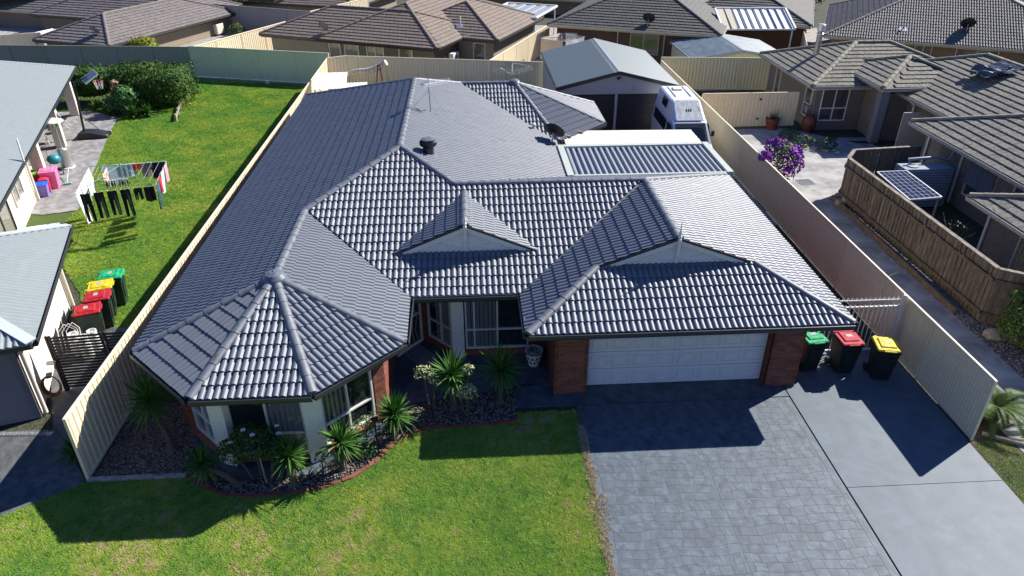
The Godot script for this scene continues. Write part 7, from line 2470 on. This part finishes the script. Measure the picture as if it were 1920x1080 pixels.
	part("crumpled_sheet", m, mats.foil, sh)
	m = MB.new()
	for i in 3: m.box(Vector3(-0.5 + i * 0.5, (-0.5 + i * 0.5) * 0.36 + 0.14, 0.3), Vector3(0.1, 0.08, 0.1))
	part("weight", m, mats.black_metal, sh)
	# behind the paling fence: slim tank and solar panel
	var tk := thing("slim_water_tank", "blue grey ribbed slimline water tank behind the paling fence corner", "tank", Vector3(17.7, 0, -25.6))
	m = MB.new()
	for i in 14: m.cbox(Vector3(0, 0.06 + i * 0.11, 0), Vector3(2.0, 0.105, 0.75), 0.035)
	part("shell", m, mats.tank_blue, tk)
	m = MB.new()
	m.cbox(Vector3(0, 1.58, 0), Vector3(1.96, 0.05, 0.7), 0.02)
	m.lathe([Vector2(0.22, 1.6), Vector2(0.22, 1.64), Vector2(0.0, 1.65)], Vector3(-0.5, 0, 0), 16)
	part("lid", m, mats.tank_blue, tk)
	m = MB.new()
	m.tube([Vector3(-0.55, 1.62, -0.1), Vector3(-0.6, 1.82, -0.2), Vector3(0.6, 1.84, -0.3), Vector3(1.1, 1.7, -0.3), Vector3(1.3, 2.3, -0.3)], 0.06, 0.06, 8)
	m.tube([Vector3(-1.0, 1.3, 0.1), Vector3(-1.1, 1.5, 0.1), Vector3(-0.9, 1.55, 0.1)], 0.06, 0.06, 8)
	part("pipe", m, mats.tank_blue, tk)
	var p0 := gp(1645, 322, 1.62)
	var p1 := gp(1700, 320, 1.75)
	var p2 := gp(1766, 369, 1.75)
	var p3 := gp(1706, 374, 1.62)
	var cen := (p0 + p1 + p2 + p3) * 0.25
	var sp := thing("solar_panel", "single dark solar panel with white grid leaning on the paling fence top", "solar panel", cen)
	m = MB.new()
	m.quad(p0 - cen, p3 - cen, p2 - cen, p1 - cen)
	m.quad(p0 - cen - Vector3(0, 0.035, 0), p1 - cen - Vector3(0, 0.035, 0), p2 - cen - Vector3(0, 0.035, 0), p3 - cen - Vector3(0, 0.035, 0))
	part("cells", m, mats.panel_navy, sp)
	m = MB.new()
	for q in [[p0, p1], [p1, p2], [p2, p3], [p3, p0]]: m.bar(q[0] - cen - Vector3(0, 0.015, 0), q[1] - cen - Vector3(0, 0.015, 0), 0.035, 0.045)
	part("frame", m, mats.white_metal, sp)
	m = MB.new()
	for i in range(1, 9):
		m.bar((p0.lerp(p3, i / 9.0)) - cen + Vector3(0, 0.006, 0), (p1.lerp(p2, i / 9.0)) - cen + Vector3(0, 0.006, 0), 0.006, 0.005)
		if i < 6: m.bar((p0.lerp(p1, i / 6.0)) - cen + Vector3(0, 0.008, 0), (p3.lerp(p2, i / 6.0)) - cen + Vector3(0, 0.008, 0), 0.007, 0.006)
	part("grid_line", m, mats.white_metal, sp)
	m = MB.new()
	for q in [p1, p2]: m.bar(q - cen - Vector3(0.1, 0.05, 0), Vector3(q.x - 0.1, 0.0, q.z) - cen, 0.05, 0.05)
	m.bar(p3 - cen - Vector3(0, 0.04, 0), p2 - cen - Vector3(0, 0.06, 0), 0.04, 0.04)
	part("stand", m, mats.galv, sp)
	# dry branches in the courtyard
	var br := thing("bare_shrub", "leafless dark shrub in the shaded courtyard behind the paling fence", "shrub", Vector3(16.4, 0, -21.2))
	m = MB.new()
	for i in 9:
		var a := i * 2.4
		var q := Vector3(cos(a) * 0.3, 0.6 + 0.05 * i, sin(a) * 0.3)
		m.tube([Vector3.ZERO, q, q + Vector3(cos(a + 0.5) * 0.4, 0.4, sin(a + 0.5) * 0.4)], 0.025, 0.006, 5)
	part("branch", m, mats.bark, br)
	m = MB.new()
	leaf_mass(m, Vector3(0, 0.95, 0), Vector3(0.55, 0.4, 0.55), 60, 0.1, [Color(0.05, 0.06, 0.03)], 701)
	part("leaves", m, mats.leaf, br)
	# tibouchina over the fence
	var tb := thing("flowering_bush", "bush covered in purple flowers leaning over the cream lane fence", "shrub", Vector3(12.45, 0, -26.9))
	m = MB.new()
	leaf_mass(m, Vector3(0, 1.55, 0), Vector3(0.75, 0.75, 0.75), 900, 0.13, [Color(0.06, 0.11, 0.03), Color(0.09, 0.15, 0.04)], 711)
	part("crown", m, mats.leaf, tb).set_meta("kind", "stuff")
	m = MB.new()
	leaf_mass(m, Vector3(0.3, 1.5, 0.25), Vector3(0.62, 0.6, 0.6), 560, 0.16, [Color(0.19, 0.02, 0.29), Color(0.28, 0.03, 0.40), Color(0.12, 0.012, 0.20)], 712)
	leaf_mass(m, Vector3(-0.15, 1.85, -0.2), Vector3(0.55, 0.5, 0.55), 420, 0.16, [Color(0.19, 0.02, 0.29), Color(0.28, 0.03, 0.40), Color(0.12, 0.012, 0.20)], 714)
	leaf_mass(m, Vector3(0.65, 1.75, -0.1), Vector3(0.3, 0.35, 0.3), 160, 0.15, [Color(0.19, 0.02, 0.29), Color(0.28, 0.03, 0.40)], 715)
	leaf_mass(m, Vector3(0.1, 1.15, 0.6), Vector3(0.35, 0.4, 0.3), 180, 0.15, [Color(0.19, 0.02, 0.29), Color(0.12, 0.012, 0.20)], 716)
	leaf_mass(m, Vector3(-0.75, 1.75, 0.35), Vector3(0.35, 0.25, 0.3), 220, 0.14, [Color(0.19, 0.02, 0.29), Color(0.28, 0.03, 0.40)], 713)
	part("flowers", m, mats.leaf, tb).set_meta("kind", "stuff")
	m = MB.new()
	for i in 6:
		var a := i * 1.05
		m.tube([Vector3(0, 0, 0), Vector3(cos(a) * 0.15, 0.7, sin(a) * 0.15), Vector3(cos(a) * 0.5, 1.6, sin(a) * 0.5)], 0.03, 0.01, 6)
	part("stem", m, mats.bark, tb)
	# lane details
	var gr := gp(1510, 342)
	var gt := thing("drain_grate", "square steel drain grate set in the pale concrete lane", "grate", Vector3(gr.x, 0.014, gr.z), 0.1)
	m = MB.new()
	for q in [[0, 0.28, 0.6, 0.04], [0, -0.28, 0.6, 0.04], [0.3, 0, 0.04, 0.6], [-0.3, 0, 0.04, 0.6]]: m.box(Vector3(q[0], 0.006, q[1]), Vector3(q[2], 0.014, q[3]))
	part("frame", m, mats.galv, gt)
	for i in 10:
		m = MB.new()
		m.box(Vector3(-0.25 + i * 0.055, 0.004, 0), Vector3(0.018, 0.012, 0.54))
		part("bar", m, mats.galv, gt)
	m = MB.new()
	m.box(Vector3(0, -0.003, 0), Vector3(0.58, 0.004, 0.58))
	part("sump", m, mats.concrete, gt)
	var up := gp(1513, 247)
	var u := thing("urn", "tall dark red glazed urn standing by the corner of the tan window wall", "urn", Vector3(up.x, 0, up.z))
	m = MB.new()
	m.lathe([Vector2(0.0, 0.0), Vector2(0.18, 0.0), Vector2(0.33, 0.25), Vector2(0.36, 0.5), Vector2(0.28, 0.72), Vector2(0.17, 0.82), Vector2(0.22, 0.9), Vector2(0.18, 0.9), Vector2(0.14, 0.8), Vector2(0.0, 0.6)], Vector3.ZERO, 20)
	part("body", m, mats.urn, u)
	m = MB.new()
	for s in [-1.0, 1.0]: m.tube([Vector3(s * 0.2, 0.8, 0), Vector3(s * 0.34, 0.74, 0), Vector3(s * 0.3, 0.62, 0)], 0.025, 0.025, 6)
	part("handle", m, mats.urn, u)
	up = gp(1446, 242)
	var pt := thing("terracotta_pot", "dark red square pot with spiky grass in front of the lane gate", "pot", Vector3(up.x, 0, up.z))
	m = MB.new()
	m.lathe([Vector2(0.0, 0.0), Vector2(0.25, 0.0), Vector2(0.34, 0.5), Vector2(0.36, 0.52), Vector2(0.36, 0.58), Vector2(0.31, 0.58), Vector2(0.3, 0.5), Vector2(0.0, 0.5)], Vector3.ZERO, 18)
	part("body", m, mats.urn, pt)
	m = MB.new()
	for i in 40:
		var a := i * 2.4
		m.col = Color(0.10, 0.12, 0.05)
		var d := Vector3(cos(a), 1.2 + 0.5 * sin(i * 1.7), sin(a)).normalized()
		m.tri(Vector3(0, 0.5, 0) + Vector3(-d.z, 0, d.x) * 0.02, Vector3(0, 0.5, 0) - Vector3(-d.z, 0, d.x) * 0.02, Vector3(0, 0.5, 0) + d * 0.6)
	part("grass", m, mats.leaf, pt)
	for i in 3:
		var q := gp([1478, 1506, 1548][i], [262, 275, 280][i])
		shrub("low_border_shrub", ["low dark green border shrub beside the lane gate pot", "low dark green border shrub in front of the red urn", "low dark green border shrub at the end of the border by the porch"][i], Vector3(q.x, 0, q.z), [[Vector3(0, 0.28, 0), Vector3(0.6, 0.32, 0.45), 380]], 0.12, [Color(0.03, 0.06, 0.018), Color(0.05, 0.08, 0.02)], 721 + i)
	var sb := thing("rock_border", "row of pale stones edging the shaded border beside the lane", "stones", Vector3(17.2, 0, -32.6))
	for i in 22:
		m = MB.new()
		var q := gp(1480 + i * 4.4, 270 + 3.0 * sin(i * 1.3) + i * 0.75)
		m.sphere(q - sb.position + Vector3(0, 0.04, 0), Vector3(r.randf_range(0.08, 0.13), 0.07, r.randf_range(0.07, 0.11)), 7)
		part("stone", m, mats.concrete, sb)
	for i in 8:
		var q := gp(1582 + (i % 4) * 16, 262 + (i / 4) * 12)
		m = MB.new()
		m.cbox(Vector3(0, 0.015, 0), Vector3(0.5, 0.04, 0.5), 0.008)
		var sv := part("stepping_stone", m, mats.patio_concrete, self)
		sv.set_meta("kind", "structure"); sv.set_meta("label", "grey stepping slab before the porch"); sv.set_meta("category", "ground")
		sv.position = Vector3(q.x, 0.01, q.z)
	var st := gp(1581, 384)
	var lg := thing("log_slice", "sawn log slices piled at the far end of the paling fence", "log", Vector3(st.x, 0, st.z))
	for i in 3:
		m = MB.new()
		m.lathe([Vector2(0.0, 0.0), Vector2(0.2 - i * 0.03, 0.0), Vector2(0.2 - i * 0.03, 0.2), Vector2(0.0, 0.2)], Vector3(-0.12 + i * 0.18, 0.02 + 0.12 * (i % 2), 0.06 * i), 12)
		part("slice", m, mats.timber_pale, lg)
	# planting at the near end of the paling fence
	var bp := gp(1900, 655)
	shrub("leafy_bush", "dense bright green bush at the near end of the paling fence", Vector3(15.15, 0, -15.75), [[Vector3(0.0, 0.75, 0.1), Vector3(0.75, 0.75, 0.75), 2200], [Vector3(0.7, 1.0, -0.2), Vector3(0.6, 0.6, 0.6), 1100]], 0.11, [Color(0.07, 0.13, 0.02), Color(0.10, 0.17, 0.03), Color(0.05, 0.09, 0.02)], 731)
	shrub("conifer_shrub", "feathery dark green conifer rising behind the dense bright bush", Vector3(15.55, 0, -16.35), [[Vector3(0, 1.0, 0), Vector3(0.45, 0.6, 0.45), 500], [Vector3(0.05, 1.7, 0), Vector3(0.28, 0.55, 0.28), 350], [Vector3(-0.35, 1.35, 0.1), Vector3(0.4, 0.2, 0.25), 200]], 0.14, [Color(0.05, 0.10, 0.025), Color(0.09, 0.16, 0.04)], 741)
	var rk := thing("garden_rock", "flat brown rock lying at the foot of the paling fence end", "rock", Vector3(14.95, 0, -16.3))
	m = MB.new()
	m.sphere(Vector3(0, 0.06, 0), Vector3(0.42, 0.14, 0.3), 9)
	part("boulder", m, mats.timber_pale, rk)
	m = MB.new()
	m.sphere(Vector3(0.4, 0.03, 0.2), Vector3(0.2, 0.09, 0.16), 8)
	part("small_rock", m, mats.timber_pale, rk)
	# gas meter and plant on the tan corner
	var me := thing("gas_meter", "grey gas meter on the wall beside the lane gate", "meter", Vector3(17.25, 0.9, -35.3))
	m = MB.new()
	m.cbox(Vector3(0, 0.15, 0), Vector3(0.3, 0.35, 0.3), 0.03)
	part("box", m, mats.galv, me)
	m = MB.new()
	m.tube([Vector3(-0.05, 0, 0), Vector3(-0.05, -0.85, 0)], 0.03, 0.03, 6)
	part("pipe", m, mats.galv, me)
func _ready() -> void:
	# camera
	var pt := deg_to_rad(PITCH)
	var yw := deg_to_rad(YAW)
	cam_r = Vector3(cos(yw), 0, sin(yw))
	cam_f = Vector3(sin(yw) * cos(pt), -sin(pt), -cos(yw) * cos(pt))
	cam_u = cam_r.cross(cam_f)
	var cam := Camera3D.new()
	cam.name = "camera"
	add_child(cam)
	cam.position = Vector3(0, CAM_H, 0)
	cam.rotation_degrees = Vector3(-PITCH, -YAW, 0)
	cam.fov = rad_to_deg(2.0 * atan(540.0 / FOC))
	cam.far = 2000.0
	cam.current = true
	# sky, sun and exposure
	var env := Environment.new()
	env.background_mode = Environment.BG_SKY
	var sm := ProceduralSkyMaterial.new()
	sm.sky_top_color = Color(0.24, 0.38, 0.64)
	sm.sky_horizon_color = Color(0.70, 0.74, 0.77)
	sm.sky_curve = 0.12
	sm.ground_bottom_color = Color(0.20, 0.21, 0.17)
	sm.ground_horizon_color = Color(0.45, 0.48, 0.48)
	sm.energy_multiplier = 0.7
	var sky := Sky.new()
	sky.sky_material = sm
	env.sky = sky
	env.tonemap_mode = Environment.TONE_MAPPER_LINEAR
	env.tonemap_exposure = 2.0
	env.sdfgi_enabled = true
	env.ssao_enabled = true
	env.ssil_enabled = true
	var we := WorldEnvironment.new()
	we.name = "world_environment"
	we.environment = env
	add_child(we)
	var sun := DirectionalLight3D.new()
	sun.name = "sun"
	add_child(sun)
	sun.look_at_from_position(Vector3.ZERO, Vector3(-0.673, -0.629, 0.389), Vector3.UP)
	sun.light_color = Color(1.0, 0.978, 0.95)
	sun.light_energy = 1.6
	sun.light_angular_distance = 0.5
	sun.shadow_enabled = true
	rng.seed = 11
	make_mats()
	build_ground()
	build_house()
	build_front()
	build_fences()
	build_left()
	build_rear()
	build_right()
